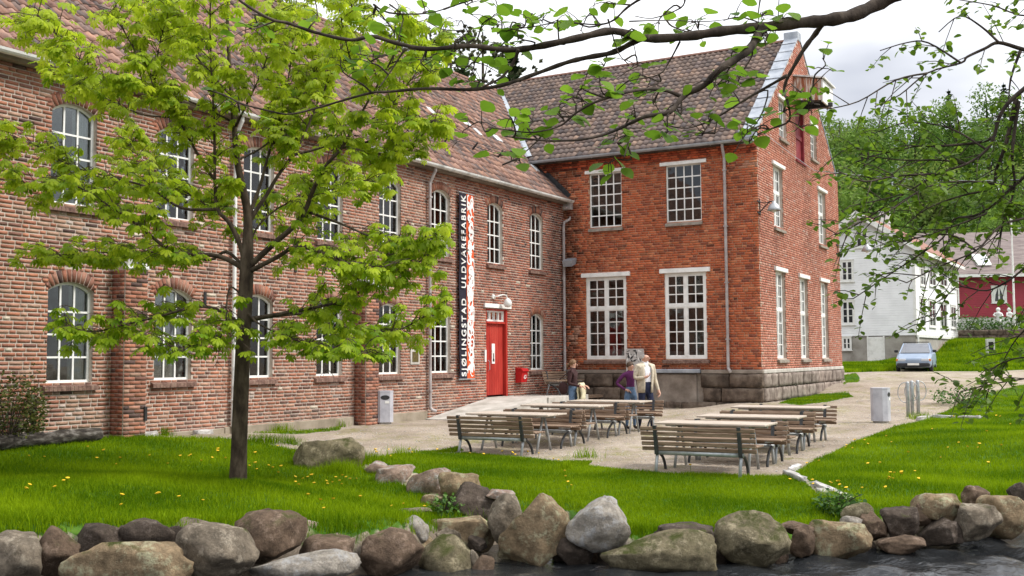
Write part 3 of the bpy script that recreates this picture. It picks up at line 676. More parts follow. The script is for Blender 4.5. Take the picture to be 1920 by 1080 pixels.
# buttresses
for a, b, zt_ in ((-17.66, -17.15, 3.05), (-10.72, -10.24, 3.1)):
    t = brick_wall(mill, JP+dC*a, dC, nC, 0, b-a, -.4, zt_, [], PALC, m_mortC, 0, name='buttress', seed=9, ends=(False, False)) if False else None
    g = MB(frame(JP, dC, nC, UZ)); g.add([(a, 0, -.45), (b, 0, -.45), (b, .35, -.45), (a, .35, -.45), (a, 0, zt_+.25), (b, 0, zt_+.25), (b, .35, zt_), (a, .35, zt_)], [(3, 2, 6, 7), (0, 3, 7, 4), (1, 5, 6, 2), (4, 7, 6, 5)])
    bt = g.build('buttress', m_mortC, mill); rs = np.random.RandomState(int(-a*7)); C0, C1, cl = [], [], []
    for k in range(int((zt_+.42)/CH)):
        za = -.42+k*CH; zb = za+CH-.012; off = .12 if k % 2 else 0
        q = a+.004
        for ln in ([.235, .25] if k % 2 else [.115, .235, .115]):
            e = min(q+ln, b-.004); C0.append((q, .3, za)); C1.append((e, .352+.008, zb)); q = e+.012
        q = .004
        for ln in ([.115, .2] if k % 2 else [.2, .115]):
            e = min(q+ln, .349); C0.append((a-.008, q, za)); C1.append((a+.1, e, zb)); q = e+.012
            C0.append((b-.1, C0[-1][1], za)); C1.append((b+.008, e, zb))
    C0, C1 = A_(C0), A_(C1); V, F = boxes_np(C0, C1, frame(JP, dC, nC, UZ)); cl = A_([A_(PALC[rs.randint(len(PALC))])*rs.uniform(.75, 1.1)*(A_([.85, .7, .68]) if c0[0] < a else 1) for c0 in C0])  # left cheek bricks are darkened, the shade of that side put into their colour
    obj('brickwork', V, F, m_brick, bt, col=np.repeat(np.clip(cl, 0, .8), 8, 0), kind='stuff')
    g = MB(frame(JP, dC, nC, UZ)); g.add([(a-.03, 0, zt_+.27), (b+.03, 0, zt_+.27), (b+.03, .39, zt_-.02), (a-.03, .39, zt_-.02), (a-.03, 0, zt_+.30), (b+.03, 0, zt_+.30), (b+.03, .39, zt_+.01), (a-.03, .39, zt_+.01)], [(0, 3, 2, 1), (4, 5, 6, 7), (3, 7, 6, 2), (0, 4, 7, 3), (1, 2, 6, 5)]); g.build('coping', m_gutw, bt)
# render plinth along the foot
g = MB(frame(JP, dC, nC, UZ))
for a, b in ((-17.1, -14.9), (-14.9, -10.78), (-10.2, -7.78)): g.bbox(a, b-.01, 0, .06, -.5, -.02 if a < -15 else .0, .02)
g.build('plinth', material('tan_render', [(.20, .165, .12), (.29, .245, .185), (.36, .31, .245)], .92, 1.6, 6, .3, 40, coords='world'), mill)
# roof: eave at z 6.5, ridge 5.14 m back at 11.69
sC = A_([-nC[0]*5.14-nC[0]*.22, -nC[1]*5.36, 0]); sC = -nC*5.36+UZ*(11.69-EAVE_C+.05); LV = np.linalg.norm(sC); sC = sC/LV
OC = JP+nC*.22+UZ*(EAVE_C-.03)
insC = lambda u, v: u < .28+max(0, (v-.1))*.62 and v < LV-.05
nCr = np.cross(dC, sC)
und = [OC+dC*u+sC*v-nCr*.03 for u, v in ((-26.5, 0), (.25, 0), (.25+LV*.62, LV), (-26.5, LV))]+[OC+dC*u+sC*v-nCr*.15 for u, v in ((-26.5, 0), (.25, 0), (.25+LV*.62, LV), (-26.5, LV))]
roofC = tiled_roof(mill, OC, dC, sC, insC, -26.5, 6, LV, PALT, 300, under=(und, [(0, 1, 2, 3), (4, 7, 6, 5), (0, 4, 5, 1), (1, 5, 6, 2), (2, 6, 7, 3), (3, 7, 4, 0)]))
back = JP-nC*10.28+UZ*EAVE_C; rz_ = JP-nC*5.14+UZ*11.72
obj('rear_roof', [rz_-dC*26.5, rz_+dC*4.9, back+dC*4.9, back-dC*26.5], [(0, 1, 2, 3)], m_tileback, mill)
obj('rear_wall', [JP-nC*10-dC*26.4, JP-nC*10+dC*4, JP-nC*10+dC*4+UZ*6.6, JP-nC*10-dC*26.4+UZ*6.6, JP-dC*26.45, JP-dC*26.45-nC*10, JP-dC*26.45-nC*10+UZ*6.4, JP-dC*26.45-nC*5.14+UZ*11.6, JP-dC*26.45+UZ*6.4], [(0, 1, 2, 3), (4, 5, 6, 7, 8)], m_mortC, mill)
g = MB()
for i in range(88):      # ridge tiles
    p = rz_-dC*26.4+dC*(i*.355)+UZ*.01; ts = np.linspace(-.2, math.pi+.2, 6); 
    V = [p+nC*math.cos(t)*.11+UZ*math.sin(t)*.09+dC*e for e in (0, .37) for t in ts]; g.add(V, [(k, k+1, 7+k, 6+k) for k in range(5)])
g.build('ridge_tiles', m_tileback if False else material('ridge_tile', [(.20, .11, .085), (.30, .17, .125)], .85, 3, 4, coords='world'), roofC, kind='stuff')
gutter(roofC, OC-dC*26.5+nC*.02+UZ*.0, OC+dC*.2+nC*.02-UZ*.01, nC, m_gutw, .085)
g = MB(frame(OC, dC, nC, UZ)); g.box(-26.5, .2, -.19, -.02, -.12, -.03); g.build('eaves_board', m_concd, roofC)
# glass tiles and snow rail on the roof
def onroofC(px, py): p = PP(px, py, OC, nCr); return (p-OC)@dC, (p-OC)@sC
mg = material('glass_tile', [(.5, .52, .53), (.75, .77, .78)], .15, 6, 3, coords='world')
for px, py, wd in ((806, 211, .25), (870, 232, .45), (893, 250, .2), (930, 262, .35), (1001, 318, .2)):
    u, v = onroofC(px, py); g = MB(frame(OC, dC, sC, nCr)); g.bbox(u-wd/2, u+wd/2, v-.17, v+.17, .05, .085, .01); g.build('glass_tile', mg, roofC)
u0, v0 = onroofC(832, 268); u1, v1 = onroofC(893, 287); g = MB(frame(OC, dC, sC, nCr))
for k in range(3): u = u0+(u1+1.2-u0)*k/2; g.box(u-.02, u+.02, v0-.02, v0+.02, .03, .34)
for hgt in (.18, .32): g.tube([(u0-.4, v0, hgt), (u1+1.5, v0, hgt)], .012, 5)
g.build('snow_guard', m_black, roofC)
# door
g = MB(frame(JP, dC, nC, UZ)); D = DOOR; g.box(D['s0'], D['s0']+.09, -.2, -.03, .25, 2.78); g.box(D['s1']-.09, D['s1'], -.2, -.0, .25, 2.78); g.box(D['s0']+.09, D['s1']-.09, -.2, -.02, 2.36, 2.42); g.box(D['s0']+.09, D['s1']-.09, -.2, -.02, 2.74, 2.78)
dr = g.build('door', m_reddoor, mill); dr['label'] = 'red plank door with glazed transom light'
for k in range(8):
    a = D['s0']+.09+(1.02)*k/8; g = MB(frame(JP, dC, nC, UZ)); g.bbox(a+.003, a+1.02/8-.003, -.16, -.10, .29, 2.355, .008); g.build('plank', m_reddoor, dr)
g = MB(frame(JP, dC, nC, UZ)); a0, a1 = D['s0']+.09, D['s1']-.09; g.box(a0, a1, -.15, -.07, 2.425, 2.475); g.box(a0, a1, -.15, -.07, 2.695, 2.738)
for k in range(5): q = a0+(a1-a0-.05)*k/4; g.box(q, q+.05 if k in (0, 4) else q+.03, -.145, -.075, 2.475, 2.695)
g.build('transom_bars', m_white, dr)
for k in range(4): q = a0+(a1-a0)*k/4; g = MB(frame(JP, dC, nC, UZ)); g.box(q+.03, q+(a1-a0)/4, -.115, -.11, 2.475, 2.695); g.build('pane', m_glass, dr)
g = MB(frame(JP, dC, nC, UZ)); g.box(D['s0']-.14, D['s1']+.12, 0, .07, 2.81, 2.93); g.build('lintel', m_white, dr)
g = MB(frame(JP, dC, nC, UZ)); g.box(-4.36, -4.20, -.1, -.085, 1.2, 1.78); g.build('notice', m_white, dr)
g = MB(frame(JP, dC, nC, UZ)); g.box(-4.30, -4.25, -.085, -.083, 1.28, 1.5); g.box(-4.32, -4.23, -.085, -.083, 1.26, 1.34); g.build('notice_print', m_black, dr)
g = MB(frame(JP, dC, nC, UZ)); g.tube([(-4.56, -.1, 1.0), (-4.56, -.04, 1.03), (-4.56, -.04, 1.26), (-4.56, -.1, 1.3)], .012, 6); g.build('handle', m_steel, dr)
g = MB(frame(JP, dC, nC, UZ)); g.box(D['s0']-.12, D['s1']+.2, -.16, .08, .1, .25); g.build('threshold', m_conc, dr)
g = MB(frame(JP, dC, nC, UZ)); g.bbox(-4.93, -4.85, 0, .04, 1.25, 1.6, .01); g.build('name_plate', m_white, mill)
# downpipes
def downpipe(parent, O, S, N, s, ztop_, zbot, m, off=.09, shoe=True, r=.042, lean=0):
    g = MB(frame(O, S, N, UZ)); pts = [(s, .28, ztop_), (s, .27, ztop_-.12), (s, off, ztop_-.42), (s, off, zbot+.12)]
    if shoe: pts += [(s+.03, off+.03, zbot+.05), (s+.1, off+.13, zbot)]
    g.tube(pts, r, 10); z = ztop_-.8
    while z > zbot+.3: g.box(s-.055, s+.055, 0, off+.05, z-.02, z+.02); z -= 1.7
    return g.build('downpipe', m, parent, smooth=False)
m_pipe = material('painted_pipe', [(.30, .26, .25), (.38, .34, .33), (.46, .43, .42)], .5, 4, 5, coords='world')
downpipe(mill, JP, dC, nC, -7.72, 6.42, -.02, m_pipe)
downpipe(mill, JP, dC, nC, -14.72, 6.42, -.1, m_gutw)
g = MB(frame(JP, dC, nC, UZ)); g.bbox(-.12, .34, -.05, .34, 6.16, 6.44, .02); g.tube([(-.28, .2, 6.2), (-.1, .2, 6.25)], .05, 8)
g.tube([(.05, .24, 6.16), (.05, .24, 5.98), (.0, .22, 5.86), (-.16, .1, 5.75), (-.2, .1, 5.6), (-.2, .1, .12), (-.2, .16, .05)], .045, 10); g.build('downpipe', m_pipe, mill)
# floodlights, plaque, wall ties
for px, py, nm in ((240, 492, 'one'), (683, 525, 'two')):
    s, z = cs(px, py, .2); g = MB(frame(JP, dC, nC, UZ)); g.add([(s-.16, .08, z-.02), (s+.16, .08, z-.02), (s+.16, .36, z-.14), (s-.16, .36, z-.14), (s-.16, .06, z+.20), (s+.16, .06, z+.20), (s+.16, .42, z+.04), (s-.16, .42, z+.04)], [(0, 3, 2, 1), (4, 5, 6, 7), (3, 7, 6, 2), (0, 4, 7, 3), (1, 2, 6, 5), (0, 1, 5, 4)]); g.box(s-.04, s+.04, 0, .1, z-.12, z+.1)
    f = g.build('floodlight', m_gutw, mill)
g = MB(frame(JP, dC, nC, UZ)); s, z = cs(777, 669); g.bbox(s-.2, s+.2, 0, .03, z-.2, z+.2, .01); pq = g.build('plaque', m_conc, mill)
g = MB(frame(JP, dC, nC, UZ)); g.bbox(s-.13, s+.13, .028, .04, z-.13, z+.13, .01); g.build('plaque_face', material('bronze', [(.10, .08, .03), (.2, .16, .06)], .4, 20, 3, metal=.4), pq)
for px, py in ((247, 775), (383, 560), (553, 500)):
    s, z = cs(px, py); g = MB(frame(JP, dC, nC, UZ)); q = .36 if px < 260 else 0.01; g.box(s-.03, s+.03, q, q+.025, z-.13, z+.13); g.build('wall_tie', m_black, mill)
# flower pots behind the upper windows
mpot = material('terracotta', [(.42, .10, .07), (.5, .14, .09)], .7, 6, 3)
for c, dx in ((-18.52, (-.42, .36)), (-16.22, (-.1, .2)), ):
    for q in dx: g = MB(frame(JP+dC*(c+q)-nC*.3+UZ*4.13, dC, nC, UZ)); g.lathe([(.07, 0), (.1, .16), (.11, .17), (.11, .2), (.1, .2)], 12); g.build('flower_pot', mpot, mill)

# ------------------------------------------------------------------ banner
def banner():
    (s0, zb), (s2, zt_) = cs(863, 710, .12), cs(889, 367, .12); s1 = cs(876, 500, .12)[0]
    t = thing('banner', 'tall narrow banner with white lettering on black beside an orange pattern, left of red door', 'banner', JP+dC*s0+nC*.12+UZ*zb)
    M = frame(JP, dC, nC, UZ); n = 24
    mo = material('banner_orange', [(.62, .09, .025), (.66, .11, .03)], .7, 3, 3, coords='world'); mk = material('banner_black', [(.012, .010, .02), (.022, .02, .035)], .6, 4, 3, coords='world')
    def cloth(a, b, nm, m):
        V = []; F = []
        for i in range(n+1):
            z = zb+(zt_-zb)*i/n
            for k, s in enumerate((a, b)): V.append((s, .1+.012*math.sin(i*.9+k), z))
            for k, s in enumerate((a, b)): V.append((s, .09+.012*math.sin(i*.9+k), z))
        for i in range(n): q = i*4; F += [(q, q+1, q+5, q+4), (q+2, q+6, q+7, q+3), (q, q+4, q+6, q+2), (q+1, q+3, q+7, q+5)]
        g = MB(M); g.add(V, F); return g.build(nm, m, t)
    cloth(s0, s1, 'lettered_strip', mk); cloth(s1, s2, 'patterned_strip', mo)
    g = MB(M)
    for z in (zb-.02, zt_+.02): g.tube([(s0-.03, .1, z), (s2+.03, .1, z)], .018, 8); g.tube([(s0+.05, 0, z), (s0+.05, .1, z)], .012, 6); g.tube([(s2-.05, 0, z), (s2-.05, .1, z)], .012, 6)
    g.build('rod', m_steel, t)
    # lettering, reading upwards
    cu = bpy.data.curves.new('lettering', 'FONT'); cu.body = 'SJØLINGSTAD  ULDVAREFABRIK'; cu.size = 1; cu.space_character = 1.28; cu.extrude = .01; cu.offset = .012
    to = bpy.data.objects.new('lettering', cu); COL.objects.link(to); bpy.context.view_layer.update(); dg = bpy.context.evaluated_depsgraph_get()
    me = bpy.data.meshes.new_from_object(to.evaluated_get(dg)); COL.objects.unlink(to); bpy.data.objects.remove(to)
    co = np.zeros(len(me.vertices)*3); me.vertices.foreach_get('co', co); co = co.reshape(-1, 3); x0, x1 = co[:, 0].min(), co[:, 0].max(); y0, y1 = 0, .7
    L = zt_-zb-.12; V = np.zeros_like(co); V[:, 2] = zb+.06+(co[:, 0]-x0)/(x1-x0)*L; hgt = (s1-s0)*.60; V[:, 0] = s1-(s1-s0)*.2-(co[:, 1]-y0)/(y1-y0)*hgt; V[:, 1] = .119+co[:, 2]
    W = V@M[:3, :3].T+M[:3, 3]-WL[t.name]; me.vertices.foreach_set('co', W.astype(np.float32).ravel()); me.update(); me.materials.clear(); me.materials.append(m_white)
    lo = bpy.data.objects.new('lettering', me); COL.objects.link(lo); lo.parent = t; lo['kind'] = 'stuff'
    # white scrolls of the pattern
    rs = np.random.RandomState(4); g = MB(M); wd = s2-s1; z = zb+.05
    while z < zt_-.12:
        if rs.rand() < .8:
            c = s1+wd*rs.uniform(.2, .8); r = rs.uniform(.06, .17); a0 = rs.uniform(0, 6.28); ts = np.linspace(0, rs.uniform(2.5, 5.2), 9)
            pl = [(min(max(c+r*math.cos(a0+q)*(1-.1*q)*.9, s1+.01), s2-.01), .116, min(max(z+r*1.3*math.sin(a0+q)*(1-.08*q), zb+.02), zt_-.02)) for q in ts]
            wv = rs.uniform(.02, .05); V = []; 
            for i, p in enumerate(pl):
                tx = A_(pl[min(i+1, 8)])-A_(pl[max(i-1, 0)]); nn = A_([-tx[2], 0, tx[0]]); nn /= np.linalg.norm(nn)+1e-9; k = wv*(.5+.5*math.sin(math.pi*i/8))
                V += [A_(p)+nn*k, A_(p)-nn*k]
            V = A_(V); V[:, 0] = np.clip(V[:, 0], s1+.005, s2-.005); V[:, 1] += len(g.V)*.00004; g.add(V, [(2*i, 2*i+1, 2*i+3, 2*i+2) for i in range(8)])
        z += rs.uniform(.02, .07)
    g.build('scroll_pattern', m_white, t)
banner()

# ------------------------------------------------------------------ the gabled wing
wing = thing('gabled_wing', 'tall gabled red brick wing on a dark stone plinth with metal-capped gable', 'building', KP)
PT = .97; EAVE_A = 7.85; RIDGE_A = 12.27; BW = 11.0; APEX_S, APEX_Z = 5.4, 12.42
def gz(s): return 8.15+(APEX_Z-8.15)*(1-abs(s-APEX_S)/(APEX_S if s < APEX_S else BW-APEX_S))
opsA = [dict(s0=-5.51, s1=-4.39, z0=5.53, z1=7.28, depth=.1), dict(s0=-2.89, s1=-1.75, z0=5.53, z1=7.3, depth=.1), dict(s0=-5.67, s1=-4.27, z0=1.30, z1=3.93, depth=.09), dict(s0=-2.99, s1=-1.65, z0=1.30, z1=3.95, depth=.09)]
opsB = [dict(s0=1.74, s1=2.88, z0=1.3, z1=4.03, depth=.16), dict(s0=4.70, s1=5.82, z0=1.3, z1=4.0, depth=.16), dict(s0=7.72, s1=8.84, z0=1.3, z1=4.05, depth=.16),
        dict(s0=1.70, s1=2.84, z0=5.42, z1=7.36, depth=.16), dict(s0=7.66, s1=8.84, z0=5.42, z1=7.38, depth=.16), dict(s0=2.54, s1=3.5, z0=8.4, z1=9.66, depth=.16), dict(s0=6.72, s1=7.68, z0=8.42, z1=9.6, depth=.16), dict(s0=4.66, s1=5.86, z0=7.98, z1=9.85, depth=.2)]
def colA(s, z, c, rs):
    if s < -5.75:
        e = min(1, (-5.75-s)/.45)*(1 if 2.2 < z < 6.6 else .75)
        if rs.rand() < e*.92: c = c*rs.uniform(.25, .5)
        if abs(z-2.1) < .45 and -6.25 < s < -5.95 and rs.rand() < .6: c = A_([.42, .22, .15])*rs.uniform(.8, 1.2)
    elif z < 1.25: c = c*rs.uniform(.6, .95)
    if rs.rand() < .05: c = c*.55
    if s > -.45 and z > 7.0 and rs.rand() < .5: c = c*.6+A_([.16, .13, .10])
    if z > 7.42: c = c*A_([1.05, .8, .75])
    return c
def colBf(s, z, c, rs):
    if 5.3 < s < 6.6 and 4.2 < z < 7.8 and rs.rand() < .6: c = c*rs.uniform(.72, .88)
    if rs.rand() < .03: c = c*.6+A_([.2, .18, .16])
    if s < .15 and rs.rand() < .3: c = c*.5+A_([.25, .22, .17])
    return c
corbA = lambda z: (.06 if z > 7.62 else .03) if z > 7.46 else 0
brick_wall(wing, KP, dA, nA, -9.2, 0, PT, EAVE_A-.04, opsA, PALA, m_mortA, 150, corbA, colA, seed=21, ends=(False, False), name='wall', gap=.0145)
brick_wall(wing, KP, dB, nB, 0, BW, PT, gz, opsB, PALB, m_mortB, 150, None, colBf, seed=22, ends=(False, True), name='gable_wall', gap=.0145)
window(wing, KP, dA, nA, opsA[0], 4, 5, .08, .04, .036, lintel=(.14, .06, .1), sillm=m_sillg)
window(wing, KP, dA, nA, opsA[1], 4, 5, .08, .04, .036, lintel=(.18, .06, .1), sillm=m_sillg)
window(wing, KP, dA, nA, opsA[2], 4, (3, 4), .06, .085, .032, lintel=(.14, .08, .12), casement=True, split=.615)
window(wing, KP, dA, nA, opsA[3], 4, (3, 4), .06, .085, .032, lintel=(.14, .08, .12), casement=True, split=.615)
for o in opsB[:3]: window(wing, KP, dB, nB, o, 4, (3, 4), .13, .06, .03, lintel=(.14, .07, .12), casement=True, split=.56, sillm=m_sillg)
for o in opsB[3:5]: window(wing, KP, dB, nB, o, 4, (2, 3), .13, .06, .03, lintel=(.14, .07, .1), casement=True, split=.58, sillm=m_sillg)
for o in opsB[5:7]: window(wing, KP, dB, nB, o, 4, 4, .13, .06, .03, lintel=(.1, .06, .1), sillm=m_sillg)
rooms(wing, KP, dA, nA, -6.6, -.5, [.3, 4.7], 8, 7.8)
# hoist door and canopy high in the gable
MBg = frame(KP, dB, nB, UZ); o = opsB[7]
m_maroon = material('maroon_paint', [(.20, .022, .03), (.27, .032, .042), (.31, .05, .06)], .6, 4, 5, .1, 40, coords='world')
g = MB(MBg); g.box(o['s0'], o['s0']+.08, -.2, -.02, o['z0'], o['z1']); g.box(o['s1']-.08, o['s1'], -.2, .0, o['z0'], o['z1']); hd = g.build('hoist_door', m_maroon, wing)
for k in range(8): a = o['s0']+.08+1.04*k/8; g = MB(MBg); g.bbox(a+.003, a+.127, -.15, -.1, o['z0'], o['z1'], .008); g.build('plank', m_maroon, hd)
g = MB(MBg); g.box(o['s0']+.08, o['s1']-.08, -.1, -.06, 8.78, 8.92); g.box(o['s0']-.05, o['s1']+.05, -.1, .06, 7.92, 7.98); g.build('rail', m_maroon, hd)
m_rust = material('rusty_corrugated', [(.62, .60, .56), (.55, .45, .38), (.36, .15, .08), (.28, .09, .045)], .75, 3.5, 6, .2, 30, coords='world', pos=(.36, .66), stretch=(3, 3, .5))
s0_, s1_, OUT = 4.55, 6.0, .92; cn = None
for si, s in enumerate((s0_, s1_)):      # corrugated cheeks of the hoist housing
    g = MB(MBg); n = 36; V = []
    for i in range(n+1):
        y = OUT*i/n; hh = .016*math.sin(i*math.pi/2); zt_ = 10.78-.2*y/OUT; zb_ = 9.98-.10*y/OUT; e = -1 if si == 0 else 1
        V += [(s+e*(.02+hh), y, zb_), (s+e*(.02+hh), y, zt_), (s-e*.012, y, zb_), (s-e*.012, y, zt_)]
    F = []
    for i in range(n): q = 4*i; F += [(q, q+1, q+5, q+4), (q+2, q+6, q+7, q+3), (q+1, q+3, q+7, q+5), (q, q+4, q+6, q+2)]
    g.add(V, F)
    if cn is None: cn = g.build('hoist_housing', m_rust, wing)
    else: g.build('cheek', m_rust, cn)
g = MB(MBg); g.add([(s0_-.1, 0, 10.80), (s1_+.1, 0, 10.80), (s1_+.1, OUT+.14, 10.58), (s0_-.1, OUT+.14, 10.58), (s0_-.1, 0, 10.85), (s1_+.1, 0, 10.85), (s1_+.1, OUT+.14, 10.63), (s0_-.1, OUT+.14, 10.63)], [(0, 3, 2, 1), (4, 5, 6, 7), (3, 7, 6, 2), (0, 4, 7, 3), (1, 2, 6, 5)]); g.build('housing_roof', m_gutw, cn)
g = MB(MBg); g.box(s0_-.02, s1_+.02, OUT+.01, OUT+.06, 9.82, 10.57); g.build('front_board', m_white, cn)
g = MB(MBg); g.box(s0_+.02, s1_-.02, 0, OUT, 9.93, 9.97); g.box((s0_+s1_)/2-.06, (s0_+s1_)/2+.06, 0, OUT+.2, 9.78, 9.92); g.build('beam_and_shade_sheet', m_black, cn)  # black sheet stands in for shade in the open underside, beam below it
# roof
sA = (KP+5.4*dB+UZ*RIDGE_A)-(KP-.22*dB+UZ*EAVE_A); sA = sA-(sA@dA)*dA; LA = np.linalg.norm(sA); sA /= LA; OA = KP-.22*dB+UZ*(EAVE_A-.02); nAr = np.cross(dA, sA)
uA0 = -11.9
insA = lambda u, v: u < -.42 and v < LA-.04 and u > uA0
ua = [OA+dA*u+sA*v-nAr*h for h in (.02, .14) for u, v in ((uA0, 0), (-.4, 0), (-.4, LA), (uA0, LA))]
roofA = tiled_roof(wing, OA, dA, sA, insA, uA0, 0, LA, PALT2, 300, seed=8, under=(ua, [(0, 1, 2, 3), (4, 7, 6, 5), (0, 4, 5, 1), (1, 5, 6, 2), (2, 6, 7, 3), (3, 7, 4, 0)]))
rb = KP+(BW+.2)*dB+UZ*7.6; rr_ = KP+5.42*dB+UZ*(RIDGE_A+.01)
obj('rear_roof', [rr_-.4*dA, rr_+uA0*dA, rb+uA0*dA, rb-.4*dA], [(0, 1, 2, 3)], m_tileback, wing)
g = MB()
for i in range(33):
    p = rr_+dA*(uA0+i*.35)+UZ*.0; ts = np.linspace(-.2, math.pi+.2, 6); V = [p-dB*math.cos(t)*.12+UZ*math.sin(t)*.08+dA*e for e in (0, .365) for t in ts]; g.add(V, [(k, k+1, 7+k, 6+k) for k in range(5)])
g.build('ridge_tiles', MATS['ridge_tile'], roofA, kind='stuff')
gutter(roofA, OA+dA*(-7.9)-dB*.03-UZ*.0, OA-dA*.02-dB*.03-UZ*.0, -dB, m_zinc, .085)
g = MB(frame(KP, dA, nA, UZ)); g.bbox(-.5, .02, -.05, .26, 7.86, 8.12, .03); g.build('kneeler', m_zinc, roofA)
# parapet behind the gable top and its sheet-metal coping
MBp = frame(KP, dB, -nB, UZ); g = MB(MBp); nseg = 20
for i in range(nseg):
    for a, b in ((APEX_S*i/nseg, APEX_S*(i+1)/nseg), (BW-(BW-APEX_S)*i/nseg, BW-(BW-APEX_S)*(i+1)/nseg)):
        if i == nseg-1 or True:
            g.add([(a, .001, gz(a)-.001), (b, .001, gz(b)-.001), (b, .42, gz(b)-.001), (a, .42, gz(a)-.001), (a, .42, gz(a)-1.1), (b, .42, gz(b)-1.1)], [(0, 1, 2, 3), (3, 2, 5, 4)])
g.build('parapet', m_mortB, wing)
for side in (0, 1):
    for i in range(10):
        if side == 0: a, b = APEX_S*i/10, APEX_S*(i+1)/10
        else: a, b = BW-(BW-APEX_S)*i/10, BW-(BW-APEX_S)*(i+1)/10
        g = MB(MBp); e = .012*(i % 2); za, zb = gz(a)+.03+e, gz(b)+.03+e
        V = [(a, -.03, za-.06), (b, -.03, zb-.06), (b, -.03, zb), (a, -.03, za), (b, .44, zb), (a, .44, za), (b, .44, zb-.42), (a, .44, za-.42)]
        g.add(V, [(0, 1, 2, 3), (3, 2, 4, 5), (5, 4, 6, 7)]); 
        g.tube([(b, -.035, zb-.04), (b, -.035, zb+.018), (b, .45, zb+.018), (b, .455, zb-.40)], .014, 5, False); g.build('coping_sheet', m_zinc, wing)
g = MB(MBp); g.bbox(APEX_S-.22, APEX_S+.22, -.04, .46, APEX_Z-.2, APEX_Z+.12, .02); g.build('apex_cap', m_zinc, wing)
# valley flashing between the roofs
p1 = PP(938, 178, OA, nAr)+nAr*.08; p2 = PP(992, 300, OA, nAr)+nAr*.08; d_ = (p2-p1)/np.linalg.norm(p2-p1); sd_ = np.cross(nAr, d_)
g = MB(); k = 12
V = [];
for i in range(k+1):
    p = p1+(p2-p1)*i/k
    for q, hh in ((-.13, .03), (0, .06), (.13, .03)): V.append(p+sd_*q+nAr*hh)
g.add(V, [(i*3+j, i*3+j+1, i*3+4+j, i*3+3+j) for i in range(k) for j in range(2)]); g.build('valley_flashing', m_zinc, roofA)
pf1 = OA+dA*0; a0 = as_(1000, 305); a1 = as_(1068, 372)
g = MB(frame(KP, dA, nA, UZ)); V = []
for i in range(7):
    t = i/6; s = a0[0]+(a1[0]-a0[0])*t; z = a0[1]+(a1[1]-a0[1])*t; V += [(s, .03, z+.05), (s+.05, .03, z+.14), (s, .22, z-.02)]
g.add(V, [(i*3+j, i*3+j+1, i*3+4+j, i*3+3+j) for i in range(6) for j in (0,)]+[(i*3, i*3+3, i*3+5, i*3+2) for i in range(6)]); g.build('valley_gutter', m_black, roofA)
downpipe(wing, KP, dA, nA, -.98, 7.78, .92, m_pipe, .1, True, .045)
# stone plinth: blocks in three rough courses
g = MB(frame(KP, dA, nA, UZ)); g.box(-9.2, 0, -.4, -.03, -.6, PT-.11); g.build('plinth_core', m_concd, wing)
g = MB(frame(KP, dB, nB, UZ)); g.box(-.03, BW, -.4, -.03, -.6, PT-.11); g.build('plinth_core', m_concd, wing)
def chunk(rs, sx, sy, sz, cuts=.18):
    """a roughly dressed block: box with dented faces"""
    n = 5; V = []; idx = {}
    bm = bmesh.new(); bmesh.ops.create_cube(bm, size=1); bmesh.ops.subdivide_edges(bm, edges=bm.edges[:], cuts=3, use_grid_fill=True)
    for v in bm.verts:
        c = A_(v.co); m = np.abs(c).max(); r = c/(np.linalg.norm(c)+1e-9)*.62; c = c*.95+r*.05; c = c*A_([sx, sy, sz])+(rs.rand(3)-.5)*A_([.03, .035, .03]); v.co = c
    me = [tuple(v.co) for v in bm.verts]; bm.verts.index_update(); F = [[v.index for v in f.verts] for f in bm.faces]; bm.free(); return me, F
def plinth(O, S, N, s0, s1, seed, skipf=None, m=None):
    rs = np.random.RandomState(seed); z = -.45; hs = [.46, .42, .0]; hs[2] = PT-.12-z-sum(hs[:2])
    for h in hs:
        s = s0
        while s < s1-.05:
            w = rs.uniform(.55, 1.25); w = w if s1-s-w > .4 else s1-s
            if not (skipf and skipf(s+w/2, z+h/2)):
                V, F = chunk(rs, w-.03, .26, h-.03); g = MB(frame(O+S*(s+w/2)+N*(-.06+rs.uniform(0, .04))+UZ*(z+h/2), S, N, UZ)); g.add(V, F)
                nm = MB(); b = g.build('plinth_stone', m or m_stone, wing, smooth=True)
                c = O+S*(s+w/2)+UZ*(z+h/2)
            s += w
        z += h
plinth(KP, dA, nA, -6.45, .05, 31, lambda s, z: -3.55 < s < -1.95 and z > -.2)
plinth(KP, dB, nB, 0.09, BW, 32, None, material('gable_plinth_stone', [(.13, .10, .082), (.23, .185, .155), (.32, .27, .23)], .9, 3, 7, .6, 25, obj_rand=.25))
g = MB(frame(KP, dA, nA, UZ)); g.bbox(-3.5, -2.0, -.04, .05, -.4, PT-.13, .03); g.build('render_patch', m_concd, wing)
g = MB(frame(KP, dA, nA, UZ)); g.bbox(-6.45, -3.4, -.05, .06, PT-.12, PT+.0, .02); g.build('plinth_cap', m_concd, wing); g = MB(frame(KP, dA, nA, UZ)); g.bbox(-1.85, .06, -.05, .06, PT-.12, PT+.0, .02); g.build('plinth_cap', m_concd, wing)
g = MB(frame(KP, dA, nA, UZ)); g.bbox(-3.39, -1.86, -.05, .14, PT-.10, PT+.02, .015); g.build('ledge', m_zinc, wing)
g = MB(frame(KP, dB, nB, UZ)); g.bbox(.07, BW, -.05, .06, PT-.12, PT+.0, .02); g.build('plinth_cap', m_conc, wing)
